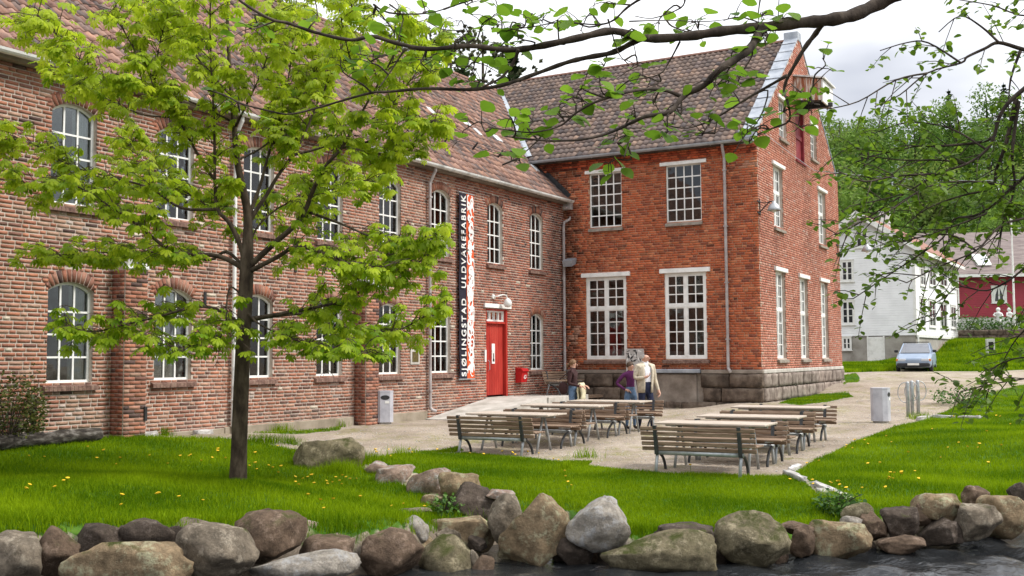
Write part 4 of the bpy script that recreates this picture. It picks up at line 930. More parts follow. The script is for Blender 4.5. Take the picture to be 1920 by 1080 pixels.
# wall lamps on long brackets
def wall_lamp(O, S, N, s, z, reach, label, ds=0):
    t = thing('wall_lamp', label, 'lamp', O+S*s+UZ*z); M = frame(O, S, N, UZ); g = MB(M)
    g.box(s-.02, s+.02, .0, .03, z-.25, z+.25); g.box(s-.3, s+.02, .015, .045, z+.14, z+.18); g.box(s-.3, s+.02, .015, .045, z-.2, z-.16)
    g.tube([(s, .02, z-.14), (s+ds*.5, reach*.5, z+.02), (s+ds, reach, z+.16), (s+ds, reach+.1, z+.14)], .018, 8); g.tube([(s, .02, z+.16), (s+ds*.6, reach*.6, z+.12), (s+ds, reach, z+.16)], .012, 6); g.build('bracket', m_black, t)
    g = MB(frame(O+S*(s+ds)+N*(reach+.1)+UZ*(z-.1), S, N, UZ)); g.lathe([(.05, .26), (.06, .2), (.12, .16), (.17, .07), (.21, -.02), (.20, -.03), (.16, .04), (.05, .12)], 18); g.build('lamp_shade', m_steel, t, smooth=True)
    g = MB(frame(O+S*(s+ds)+N*(reach+.1)+UZ*(z-.1), S, N, UZ)); g.lathe([(.03, .08), (.07, .02), (.075, -.03), (.05, -.07), (.01, -.085)], 12); g.build('bulb', material('opal', [(.6, .6, .57), (.7, .7, .66)], .3, 3, 2) if 'opal' not in MATS else MATS['opal'], t, smooth=True)
wall_lamp(KP, dB, nB, .12, 5.8, .34, 'black bracket lamp with grey shade at the near corner of the gabled wing')
wall_lamp(KP, dB, nB, BW-.3, 5.45, 1.0, 'black bracket lamp reaching out from the far corner of the gabled wing')
# white swan-neck lamp over the red door
sd_, zd_ = cs(945, 571, .1); t = thing('door_lamp', 'small white swan-neck lamp over the red door', 'lamp', JP+dC*-4.3+UZ*3.1); g = MB(frame(JP, dC, nC, UZ))
g.lathe([(0.001, 0), (.001, .001)], 3) if False else None
g.tube([(-4.45, 0, 3.14), (-4.45, .04, 3.14)], .07, 10); g.tube([(-4.45, .03, 3.14), (-4.35, .12, 3.15), (-4.2, .2, 3.2), (-4.1, .25, 3.18), (-4.05, .27, 3.08)], .018, 8); g.build('arm', m_white, t)
g = MB(frame(JP-4.05*dC+.27*nC+UZ*2.93, dC, nC, UZ)); g.lathe([(.03, .17), (.09, .12), (.12, .05), (.12, -.02), (.08, -.08), (.02, -.1)], 14); g.build('globe', m_white, t, smooth=True)
# floodlight under the corner gutter
t = thing('floodlight', 'grey box floodlight in the corner between mill and wing', 'floodlight', KP-6.2*dA+UZ*4.45+nA*.1); g = MB(frame(KP, dA, nA, UZ))
s, z = as_(1068, 489, .25); g.add([(s-.15, .1, z-.1), (s+.15, .1, z-.1), (s+.15, .4, z-.2), (s-.15, .4, z-.2), (s-.17, .08, z+.1), (s+.17, .08, z+.1), (s+.17, .46, z-.02), (s-.17, .46, z-.02)], [(0, 3, 2, 1), (4, 5, 6, 7), (3, 7, 6, 2), (0, 4, 7, 3), (1, 2, 6, 5), (0, 1, 5, 4)]); g.build('housing', m_zinc, t)
g = MB(frame(KP, dA, nA, UZ)); g.tube([(s, 0, z), (s, .12, z)], .03, 8); g.build('bracket', m_black, t)
# overhead cable from the gable
p0 = KP+dB*7.0+nB*.05+UZ*7.95; p1 = PD(2150, 318, 32); P = [p0+(p1-p0)*t-UZ*(.35*math.sin(math.pi*t)) for t in np.linspace(0, 1, 24)]
g = MB(); g.tube(P, .012, 5); tag(g.build('overhead_cable', m_zinc), 'thin overhead cable running right from the gable', 'cable')
p0 = KP+dB*.25+nB*.05+UZ*8.15; p1 = KP+dB*7.0+nB*.06+UZ*7.95
g = MB(); g.tube([p0, (p0+p1)/2+nB*.03-UZ*.05, p1], .01, 5); g.build('cable_clip', m_zinc, wing)
# mailbox
s, z = cs(977, 704, .1); t = thing('mailbox', 'small red mailbox on the brick wall right of the red door', 'mailbox', JP+dC*s+UZ*(z-.2)); M = frame(JP+dC*s+UZ*z, dC, nC, UZ)
g = MB(M); g.prism([(0, -.22), (.2, -.2), (.24, .12), (.2, .18), (0, .2)], -.17, .17, axis=0); g.build('body', m_red, t)
g = MB(M); g.prism([(0, .2), (.21, .18), (.25, .12), (.28, .13), (.22, .21), (0, .235)], -.185, .185, axis=0); g.build('lid', m_red, t)
g = MB(M); g.tube([(-.06, .235, -.08), (-.02, .24, .0), (.05, .243, .01), (.05, .24, -.07), (-.03, .237, -.1)], .012, 5); g.build('emblem', m_white, t)
# notice panel with black and white scribble on the wing
t = thing('scribbled_panel', 'pale panel with black and white scribble leaning under the wing window', 'panel', KP-3.93*dA+nA*.25-UZ*.1); M = frame(KP, dA, nA, UZ)
g = MB(M); g.bbox(-4.22, -3.62, .2, .24, -.1, 1.62, .01); g.build('board', material('panel_grey', [(.42, .40, .38), (.52, .5, .48)], .6, 3, 4, coords='world'), t)
rs = np.random.RandomState(8); g = MB(M); gw = MB(M)
for i in range(26):
    c = A_([rs.uniform(-4.16, -3.68), .245+i*.0002, rs.uniform(1.2, 1.56)]); a = rs.uniform(0, 3.14); l = rs.uniform(.05, .12); dv = A_([math.cos(a)*l, 0, math.sin(a)*l]); nv = A_([-math.sin(a), 0, math.cos(a)])*rs.uniform(.012, .03)
    V = [c-dv, c+nv, c+dv, c-nv]; (g if i % 3 else gw).add(V, [(0, 1, 2, 3)])
g.build('scribble', m_black, t); gw.build('scribble', m_white, t)

# ------------------------------------------------------------------ ramp up to the door
def ramp():
    t = thing('concrete_ramp', 'pale concrete ramp rising to the red door', 'ramp', JP-5*dC+nC*.8-UZ*.25); M = frame(JP, dC, nC, UZ)
    def zt(s): return -.2+.43*np.clip((s+7.9)/3.0, 0, 1)
    g = MB(M); ss = [-7.9, -6.9, -5.9, -4.9, -3.5, -1.95]; w = 1.75
    V = []
    for s in ss: z = zt(s); V += [(s, .07, z), (s, w, z), (s, w, -.7), (s, .07, -.7)]
    F = []
    for i in range(len(ss)-1): q = 4*i; F += [(q, q+1, q+5, q+4), (q+1, q+2, q+6, q+5), (q+3, q, q+4, q+7)]
    F += [(0, 3, 2, 1), (len(V)-4, len(V)-3, len(V)-2, len(V)-1)]; g.add(V, F); g.build('slab', m_conc, t)
    g = MB(M); g.bbox(-4.4, -1.93, w-.005, w+.05, -.7, .26, .01); g.build('side_wall', m_conc, t)
    g = MB(M); g.box(-1.93, -.3, .4, 1.5, .12, .2); g.tube([(-.5, .6, .15), (-.5, .6, -.4)], .03, 8); g.tube([(-.5, 1.4, .15), (-.5, 1.4, -.4)], .03, 8); g.build('landing_plank', m_wood, t)
ramp()

# ------------------------------------------------------------------ benches and tables
m_frame = material('bench_steel', [(.30, .32, .33), (.40, .42, .43), (.48, .50, .51)], .45, 8, 4, .05, 60, metal=.35)
m_framed = material('bench_iron', [(.035, .037, .04), (.07, .072, .075)], .5, 8, 4, .05, 60)
BL = 1.8
def make_bench():
    t = thing('bench', 'x', 'bench')
    for k in range(5):      # back slats, leaning back (towards -y)
        z = .36+k*.078; y = -.02-(z-.36)*.30; g = MB(); g.bbox(-BL/2+.0, BL/2, y-.016, y+.016, z-.029, z+.029, .008)
        o = g.build('back_slat', m_wood, t, True)
    for k in range(5): y = .05+k*.082; g = MB(); g.bbox(-BL/2, BL/2, y-.034, y+.034, .405, .435, .008); g.build('seat_slat', m_wood, t, True)
    g = MB(); g.tube([(-BL/2+.2, -.005, .30), (BL/2-.2, -.005, .30)], .035, 12); g.build('beam', m_frame, t, True, smooth=True)
    for sx in (-1, 1):
        x = sx*(BL/2-.24); g = MB(); g.prism([(-.055, .27), (.0, .27), (-.085, .72), (-.14, .72)], x-.028, x+.028, axis=0); g.build('back_support', m_framed, t, True)
        g = MB(); g.prism([(-.02, .36), (.42, .385), (.42, .404), (-.02, .404)], x-.02, x+.02, axis=0); g.build('seat_support', m_frame, t, True)
        g = MB(); g.tube([(x, .0, .30), (x, -.05, .15), (x, -.1, -.03)], .026, 8); g.build('leg', m_frame, t, True, smooth=True)
        g = MB(); g.tube(smooth_path([(x, .0, .30), (x, .12, .27), (x, .25, .2), (x, .34, .08), (x, .37, -.03)], 3), .024, 8); g.build('leg', m_framed, t, True, smooth=True)
    return t
def make_table():
    t = thing('picnic_table', 'x', 'table')
    for k in range(6): y = -.33+k*.132; g = MB(); g.bbox(-BL/2, BL/2, y-.063, y+.063, .69, .722, .006); g.build('top_plank', m_woodtop, t, True)
    g = MB(); g.box(-BL/2+.06, BL/2-.06, -.03, .03, .645, .688)
    for sx in (-1, 1): g.box(sx*(BL/2-.3)-.03, sx*(BL/2-.3)+.03, -.34, .34, .655, .689)
    g.build('under_frame', m_frame, t, True)
    for sx in (-1, 1):
        for sy in (-1, 1): x = sx*(BL/2-.3); g = MB(); g.tube([(x, sy*.04, .65), (x, sy*.30, -.03)], .024, 8); g.build('leg', m_frame, t, True, smooth=True)
    return t
bench0, table0 = make_bench(), make_table(); used = set()
def place(proto, x, y, rz, label, group):
    o = proto if proto.name not in used else copy_tree(proto); used.add(proto.name)
    o.location = (x, y, zg(x, y)); o.rotation_euler = (0, 0, rz); o['label'] = label; o['group'] = group; return o
def picnic(px1, py1, d1, ang, name, dd):
    c = PD(px1, py1, d1)[:2]; u = A_([math.sin(ang), math.cos(ang)]); rz = -ang
    nth = ['nearest the river', 'in the middle', 'nearest the buildings']
    for k in range(3):
        b = c+u*(k*2.26)
        place(bench0, *(b+u*.02), rz+random.uniform(-.02, .02), 'slatted bench of the %s picnic set %s, its back to the river' % (name, nth[k]), 'slatted benches at the picnic tables')
        place(table0, *(b+u*.96+dd*0), rz+random.uniform(-.02, .02), 'slatted picnic table of the %s set %s' % (name, nth[k]), 'slatted picnic tables')
        place(bench0, *(b+u*1.96), rz+math.pi+random.uniform(-.02, .02), 'slatted bench of the %s picnic set %s, facing the river' % (name, nth[k]), 'slatted benches at the picnic tables')
picnic(1309, 840, 16.35, math.radians(27.0), 'right', 0)
picnic(921, 820, 19.7, math.radians(28.5), 'left', 0)
sb = JP-1.55*dC+nC*.62; o = place(bench0, sb[0], sb[1], math.atan2(-dC[1], -dC[0])+math.pi, 'bench leaning against the mill wall at the head of the ramp', 'slatted benches at the picnic tables')
o.location = (sb[0], sb[1], .24); o.rotation_euler = (0, 0, math.atan2(dC[1], dC[0])+math.pi); o.rotation_euler = (0, 0, math.atan2(-nC[0], nC[1]))

# ------------------------------------------------------------------ litter bins, bike stands
m_bin = material('grey_bin', [(.36, .36, .40), (.44, .44, .48), (.48, .48, .52)], .45, 4, 4, .03, 50)
def litter_bin(p, rz, label, h=.8, w=.42, d=.36):
    t = thing('litter_bin', label, 'litter bin', p, rz, 'grey litter bins'); c = .09; pf = [(-w/2, -d/2+c), (-w/2+c, -d/2), (w/2-c, -d/2), (w/2, -d/2+c), (w/2, d/2-c), (w/2-c, d/2), (-w/2+c, d/2), (-w/2, d/2-c)]
    g = MB(); g.prism(pf, .05, h-.03); g.build('body', m_bin, t, True)
    g = MB(); g.prism([(x*1.02, y*1.02) for x, y in pf], h-.028, h); g.build('lid', m_bin, t, True)
    g = MB(); g.prism([(x*.8, y*.8) for x, y in pf], -.05, .048); g.build('base', m_conc, t, True)
    e = [(.11*math.cos(a), h-.16+.055*math.sin(a)) for a in np.linspace(0, 2*math.pi, 16, endpoint=False)]
    for y0, y1 in ((-d/2-.004, -d/2+.01), (d/2-.01, d/2+.004)): g = MB(); g.prism([(min(max(x, -.12), .12), z) for x, z in e], y0, y1, axis=1); g.build('slot', m_black, t, True)
    g = MB(); g.box(.0, .1, -d/2-.006, -d/2-.001, h-.30, h-.24); g.build('sticker', m_white, t, True)
p = PP(720, 796, JP+.38*nC, nC); p[2] = zg(p[0], p[1]); litter_bin(p, math.radians(15), 'light grey litter bin against the mill wall beside a buttress')
p = PG(1652, 793); litter_bin(p, math.radians(55), 'light grey litter bin standing alone on the gravel beside the right lawn', .84, .42, .4)
for k, (px, py) in enumerate(((1703, 778), (1711, 775), (1722, 771))):
    p = PD(px, py, 26.8+k*.4); p[2] = zg(p[0], p[1]); t = thing('bike_stand', ['foremost steel bike stand with round hoop on the gravel', 'middle steel bike stand with round hoop on the gravel', 'rearmost steel bike stand with round hoop on the gravel'][k], 'bike stand', p, -.35+.2*k, 'bike stands')
    g = MB(); g.lathe([(.045, -.1), (.045, .84), (.035, .87), (.0, .88)], 12); g.build('post', m_steel, t, True, smooth=True)
    g = MB(); a = np.linspace(0, 2*math.pi, 25); sx = [-.06, .0, .06][k]; g.tube([(sx+.17*math.cos(q), .02, .60+.25*math.sin(q)) for q in a], .011, 6, False); g.build('hoop', m_steel, t, True)

# ------------------------------------------------------------------ log by the wall, kerb stones
p0 = PP(-60, 818, JP+.9*nC, nC); p1 = PP(186, 812, JP+.75*nC, nC); p0[2] = zg(p0[0], p0[1])+.17; p1[2] = zg(p1[0], p1[1])+.15
P = [p0+(p1-p0)*t+A_([0, 0, .01*math.sin(t*19)]) for t in np.linspace(0, 1, 14)]; g = MB(); g.tube(P, [.115+.012*math.sin(i*2.3) for i in range(14)], 14)
m_log = material('weathered_log', [(.015, .012, .01), (.05, .042, .034), (.17, .155, .14)], .95, 5, 6, .6, 18, stretch=(1, 1, 3), coords='world')
tag(g.build('log', m_log, smooth=True), 'weathered grey log lying along the mill wall at far left', 'log')
m_kerb = material('kerb_stone', [(.30, .28, .26), (.46, .44, .42), (.56, .54, .52)], .9, 4, 6, .5, 25, obj_rand=.1)
kb = [((1474, 890), (1508, 905)), ((1524, 911), (1562, 927)), ((1566, 929), (1590, 940)), ((1536, 925), (1552, 934)), ((1579, 935), (1594, 945)), ((1482, 886), (1497, 878)), ((1722, 788), (1742, 784)), ((1748, 784), (1790, 785)), ((1800, 786), (1838, 786))]
kl = ['long pale kerb stone at the lawn corner by the gravel', 'pale kerb stone further down toward the river', 'small pale kerb stone above the boulders', 'half buried flat stone beside the kerb', 'small flat stone at the low end of the kerb', 'short kerb stone at the gravel edge', 'white kerb stone by the bike stands', 'pale kerb stone in the grass right of the bike stands', 'pale kerb stone farthest right in the grass']
for k, ((x0, y0), (x1, y1)) in enumerate(kb):
    a, b = PG(x0, y0), PG(x1, y1); L = np.linalg.norm(b-a); ex = (b-a)/L; ey = np.cross(UZ, ex); ey /= np.linalg.norm(ey); ez = np.cross(ex, ey); rs = np.random.RandomState(k)
    V, F = chunk(rs, L, .10, .09); t = thing('kerb_stone', kl[k], 'kerb stone', (a+b)/2, 0, 'kerb stones'); g = MB(frame((a+b)/2+UZ*.03, ex, ey, ez)); g.add(V, F); g.build('stone', m_kerb, t, smooth=True)
for px, py, L in ((265, 816, 1.4), (380, 816, .9)):
    p = PP(px, py, JP+.25*nC, nC); p[2] = zg(p[0], p[1])+.03; rs = np.random.RandomState(px); V, F = chunk(rs, L*.45, .16, .10); g = MB(frame(p, dC, nC, UZ)); g.add(V, F)
    tag(g.build('foot_stone', m_kerb, smooth=True), 'pale flat stone at the foot of the mill wall '+('beside the left buttress' if px < 300 else 'under the second window'), 'stone')

# ------------------------------------------------------------------ boulders
def boulder_mat(name, c, lichen, moss, wet):
    m = bpy.data.materials.new(name); m.use_nodes = True; t = m.node_tree; L = t.links; p = t.nodes['Principled BSDF']; p.inputs['Roughness'].default_value = .88; p.inputs['Specular IOR Level'].default_value = .2
    tc = t.nodes.new('ShaderNodeTexCoord'); oi = t.nodes.new('ShaderNodeObjectInfo'); va = t.nodes.new('ShaderNodeVectorMath'); va.operation = 'MULTIPLY_ADD'; va.inputs[1].default_value = (31, 57, 83); L.new(oi.outputs['Random'], va.inputs[0]); L.new(tc.outputs['Object'], va.inputs[2]); g = va.outputs[0]
    def noise(s, d=7, r=.65):
        n = t.nodes.new('ShaderNodeTexNoise'); n.inputs['Scale'].default_value = s; n.inputs['Detail'].default_value = d; n.inputs['Roughness'].default_value = r; L.new(g, n.inputs['Vector']); return n.outputs[0]
    def ramp(src, stops):
        r = t.nodes.new('ShaderNodeValToRGB'); e = r.color_ramp.elements
        while len(e) < len(stops): e.new(.5)
        for i, (q, cc) in enumerate(stops): e[i].position = q; e[i].color = (*cc, 1)
        L.new(src, r.inputs[0]); return r.outputs[0]
    def mix(f, a, b):
        x = t.nodes.new('ShaderNodeMix'); x.data_type = 'RGBA'
        for s, v in ((0, f), (6, a), (7, b)):
            if isinstance(v, tuple): x.inputs[s].default_value = (*v, 1)
            elif isinstance(v, float): x.inputs[s].default_value = v
            else: L.new(v, x.inputs[s])
        return x.outputs[2]
    c = A_(c)*1.4; col = ramp(noise(6.5, 9, .72), [(.28, tuple(c*.32)), (.5, tuple(c)), (.72, tuple(np.clip(c*1.7, 0, .7)))])
    col = mix(ramp(noise(22, 5), [(.4, (.0, .0, .0)), (.7, (.35, .35, .35))]), col, tuple(c*.4))
    li = ramp(noise(6, 8, .75), [(.56-lichen*.12, (0, 0, 0)), (.66-lichen*.1, (.7, .7, .7))]); col = mix(li, col, tuple(np.clip(c*2.1+.06, 0, .5)))
    gm = t.nodes.new('ShaderNodeNewGeometry'); sx = t.nodes.new('ShaderNodeSeparateXYZ'); L.new(gm.outputs['Normal'], sx.inputs[0])
    mm = t.nodes.new('ShaderNodeMath'); mm.operation = 'MULTIPLY'; L.new(ramp(sx.outputs[2], [(.25, (0, 0, 0)), (.8, (1, 1, 1))]), mm.inputs[0]); L.new(ramp(noise(3.2, 6), [(.62-moss*.22, (0, 0, 0)), (.72-moss*.2, (1, 1, 1))]), mm.inputs[1]); col = mix(mm.outputs[0], col, (.065, .075, .018))
    if wet:
        sp = t.nodes.new('ShaderNodeSeparateXYZ'); L.new(gm.outputs['Position'], sp.inputs[0]); mr = t.nodes.new('ShaderNodeMapRange'); mr.inputs[1].default_value = -.98; mr.inputs[2].default_value = -1.08; L.new(sp.outputs[2], mr.inputs[0]); col = mix(mr.outputs[0], col, (.03, .022, .015))
    L.new(col, p.inputs['Base Color']); b = t.nodes.new('ShaderNodeBump'); b.inputs['Strength'].default_value = 1; b.inputs['Distance'].default_value = .06; L.new(noise(15, 10, .78), b.inputs['Height']); L.new(b.outputs[0], p.inputs['Normal']); return m
MR = {'t': boulder_mat('tan_boulder', (.205, .15, .09), .35, .3, True), 'b': boulder_mat('brown_boulder', (.115, .08, .055), .15, .25, True), 'g': boulder_mat('grey_boulder', (.155, .128, .095), .3, .2, True), 'w': boulder_mat('pale_boulder', (.25, .225, .19), .5, .1, True), 'd': boulder_mat('dark_boulder', (.065, .05, .039), .1, .3, True), 'm': boulder_mat('mossy_boulder', (.135, .115, .07), .35, .6, True), 'p': boulder_mat('pink_boulder', (.25, .18, .14), .5, .1, True)}
from mathutils import noise as mnoise
def boulder(px, py, w, h, d, m, label, ang=.5, yd=.85, rot=0., seed=0, name='boulder', cat='boulder'):
    """px,py: middle of the stone in the photograph; w,h its size there; d distance"""
    rs = np.random.RandomState(seed*13+5); k = d/FPX; W, H = w*k*1.06, h*k*1.1; Dp = W*yd if W < 1.1 else .8*yd; Dp = max(Dp, H*.7)
    bm = bmesh.new(); bmesh.ops.create_icosphere(bm, subdivisions=4, radius=1); V = A_([v.co for v in bm.verts]); F = A_([[v.index for v in f.verts] for f in bm.faces]); bm.free()
    for i in range(int(8+ang*12)):
        n = rs.normal(size=3)*A_([1, 1.2, .9]); n /= np.linalg.norm(n); hgt = rs.uniform(.55, .9); q = V@n; over = np.maximum(q-hgt, 0); V = V-n[None]*over[:, None]*min(1, .72+.4*ang)
    off = rs.rand(3)*50
    nn = A_([mnoise.fractal(Vector(v*1.2+off), .9, 2.0, 6) for v in V]); V = V*(1+nn[:, None]*.12)
    nn = A_([abs(mnoise.noise(Vector(v*2.6+off))) for v in V]); V = V*(1+nn[:, None]*.08)
    nn = A_([mnoise.noise(Vector(v*7+off)) for v in V]); V = V*(1+nn[:, None]*.022)
    mn, mx = V.min(0), V.max(0); V = (V-(mn+mx)/2)/(mx-mn)*A_([W, Dp, H]); ca, sa = math.cos(rot), math.sin(rot); V = V@A_([[ca, 0, sa], [0, 1, 0], [-sa, 0, ca]])
    c = PD(px, py, d)+A_([0, Dp*.25, 0]); t = obj(name, V, F, MR[m], smooth=True); t.location = c; WL[t.name] = c
    tag(t, label, cat, 'boulders along the river bank')
BL_ = [
 (15, 1055, 112, 100, 9.7, 'g', 'grey boulder cut by the left edge, lowest row', .35, .9, 0),
 (97, 1040, 84, 96, 9.9, 'b', 'upright brown boulder second from the left edge', .4, .9, 0),
 (180, 1014, 104, 58, 10.4, 'd', 'low dark brown boulder behind the upright one at left', .7, .8, 0),
 (232, 1070, 230, 96, 9.7, 't', 'broad tan boulder with flat top at the bottom left', .3, .55, 0),
 (272, 1010, 96, 66, 10.5, 'd', 'dark angular boulder above the broad tan one', 1, .8, 0),
 (352, 990, 82, 34, 10.9, 'g', 'thin grey slab under the grass above the oval boulder', .8, .7, 0),
 (397, 1040, 146, 96, 10.0, 'g', 'large oval grey boulder left of centre in the bank', .12, .8, -.05),
 (497, 1008, 138, 92, 10.7, 'b', 'large smooth brown boulder below the chestnut tree', .25, .8, .25),
 (563, 998, 60, 40, 11.6, 'p', 'small pale pinkish stone right of the smooth brown boulder', .6, .8, 0),
 (610, 1002, 46, 34, 11.8, 'b', 'small brown stone next to the pinkish one', .5, .8, 0),
 (611, 1040, 104, 64, 11.0, 'b', 'long oval brown boulder below the small stones', .2, .8, .2),
 (565, 1072, 200, 56, 10.3, 'w', 'pale lichen covered boulder with moss at the bottom edge', .4, .5, .1),
 (657, 1018, 64, 66, 11.9, 'b', 'brown boulder standing under the lawn edge', .5, .8, 0),
 (735, 1044, 114, 92, 11.6, 'b', 'large squarish brown boulder at the bottom centre-left', .35, .8, .05),
 (767, 998, 68, 52, 12.3, 'w', 'pale grey boulder on top of the squarish brown one', .4, .8, .15),
 (840, 1054, 108, 88, 11.9, 'm', 'mossy grey brown boulder beside the squarish one', .4, .8, 0),
 (840, 1008, 46, 32, 12.4, 'g', 'small light stone wedged above the mossy boulder', .6, .8, 0),
 (862, 1003, 124, 62, 12.8, 't', 'tan angular block lying in the creek mouth', .9, .6, -.08),
 (947, 977, 64, 92, 12.6, 'g', 'upright rounded tan grey boulder left of the big triangular one', .3, .8, .1),
 (1004, 996, 132, 128, 12.2, 't', 'big triangular tan boulder at the water', .8, .7, 0),
 (1120, 988, 114, 98, 11.95, 'w', 'big pale grey white boulder in mid bank', .7, .75, .1),
 (886, 946, 86, 74, 13.7, 'd', 'dark grey block in the retaining wall above the creek', .9, .8, .1),
 (862, 915, 80, 52, 14.4, 't', 'tan block topping the retaining wall', .8, .8, -.1),
 (803, 914, 84, 60, 15.0, 'p', 'dark and pinkish block in the retaining wall', .9, .8, .1),
 (737, 897, 78, 40, 15.8, 'p', 'flat pinkish slab at the upper end of the retaining wall', 1, .8, .15),
 (706, 882, 50, 30, 16.4, 'p', 'small flat slab starting the retaining wall', 1, .8, .1),
 (938, 930, 52, 20, 13.7, 'p', 'thin flat stone on the lawn edge', .9, .8, -.1),
 (812, 942, 46, 26, 14.3, 't', 'small tan stone at the foot of the retaining wall', .6, .8, 0),
 (778, 962, 60, 18, 13.2, 'g', 'low flat grey stone in the left lawn', .6, .8, 0),
 (888, 1054, 20, 40, 12.0, 'g', 'small standing sliver of stone at the water', .8, .8, 0),
 (906, 1066, 40, 40, 11.9, 'b', 'small brown stone at the water by the sliver', .5, .8, 0),
 (1236, 1042, 206, 84, 11.75, 'm', 'long low mossy tan boulder at the water', .5, .45, 0),
 (1416, 1018, 132, 96, 11.9, 'm', 'greenish triangular boulder with pale tip at the water', .8, .7, .1),
 (1578, 1018, 110, 74, 12.3, 't', 'tan greenish boulder below the kerb stones', .5, .7, 0),
 (1507, 1016, 44, 56, 12.2, 'b', 'small brown stone left of the tan greenish boulder', .6, .8, 0),
 (1612, 972, 60, 52, 12.95, 'm', 'rounded mossy boulder under the kerb', .3, .8, 0),
 (1640, 988, 54, 54, 12.8, 'b', 'squarish brown boulder right of the rounded mossy one', .7, .8, 0),
 (1692, 986, 68, 60, 12.8, 'd', 'dark brown block in the right bank', .7, .8, 0),
 (1729, 968, 34, 42, 13.1, 'b', 'narrow brown stone between two right bank boulders', .6, .8, 0),
 (1768, 956, 100, 54, 13.1, 't', 'flat topped tan boulder in the right bank', .8, .8, -.05),
 (1833, 933, 46, 40, 13.7, 'b', 'round brown boulder on top of the right bank', .2, .8, 0),
 (1840, 978, 86, 68, 12.9, 'g', 'sharp angular grey boulder in the right bank', 1, .8, .3),
 (1892, 972, 86, 78, 13.2, 't', 'tan boulder near the right edge', .4, .8, 0),
 (1695, 1024, 80, 32, 12.5, 'b', 'low wet tan stone at the water in the right bank', .4, .8, 0),
 (1918, 926, 40, 40, 13.9, 'd', 'dark boulder cut by the right edge', .5, .8, 0),
 (1600, 985, 40, 30, 12.6, 'w', 'small pale stone under the squarish brown boulder', .5, .8, 0),
 (1290, 1004, 110, 36, 12.0, 'd', 'dark stone above the long mossy boulder', .6, .8, 0),
 (1495, 994, 60, 24, 12.3, 'b', 'flat brown stone under the lawn edge above the water', .8, .8, 0),
 (1345, 1036, 60, 64, 12.1, 'd', 'dark stone between the long mossy and greenish boulders', .5, .8, 0),
 (1775, 1000, 80, 50, 12.9, 'd', 'dark wet stone below the flat topped boulder', .5, .8, 0),
 (1080, 1038, 70, 60, 12.1, 'd', 'dark wet stone right of the triangular boulder', .5, .8, 0),
 (700, 1010, 50, 50, 12.3, 'd', 'dark stone behind the squarish brown boulder', .5, .8, 0),
 (330, 1020, 50, 60, 10.6, 'd', 'dark stone behind the oval grey boulder', .5, .8, 0),
]
for k, (px, py, w, h, d, m, lb, an, yd, ro) in enumerate(BL_): boulder(px, py, w, h, d, m, lb, an, yd, ro, k)
rs_ = np.random.RandomState(50)
for k in range(46):      # small stones filling the gaps of the bank
    px = 20+1880*(k+rs_.rand())/46; lo = np.interp(px, [0, 300, 650, 760, 900, 1000, 1180, 1500, 1600, 1780, 1920], [1030, 1030, 1040, 1050, 1030, 1050, 1050, 1040, 1010, 995, 985]); py = lo+rs_.uniform(-28, 16); dd = np.interp(px, [0, 300, 650, 850, 1000, 1200, 1500, 1650, 1920], [10.2, 10.7, 11.9, 12.6, 12.5, 12.15, 12.3, 13.0, 13.6]); w = rs_.uniform(26, 62)
    boulder(px, py, w, w*rs_.uniform(.55, .9), dd, 'dbbgdtm'[rs_.randint(7)], 'small stone wedged among the bank boulders', rs_.uniform(.5, 1), .9, rs_.uniform(-.3, .3), 200+k, 'bank_stone', 'stone')
boulder(612, 868, 130, 84, 16.8, 'm', 'big mossy boulder with a grass tuft on the lawn edge', .3, .8, 0, 77)

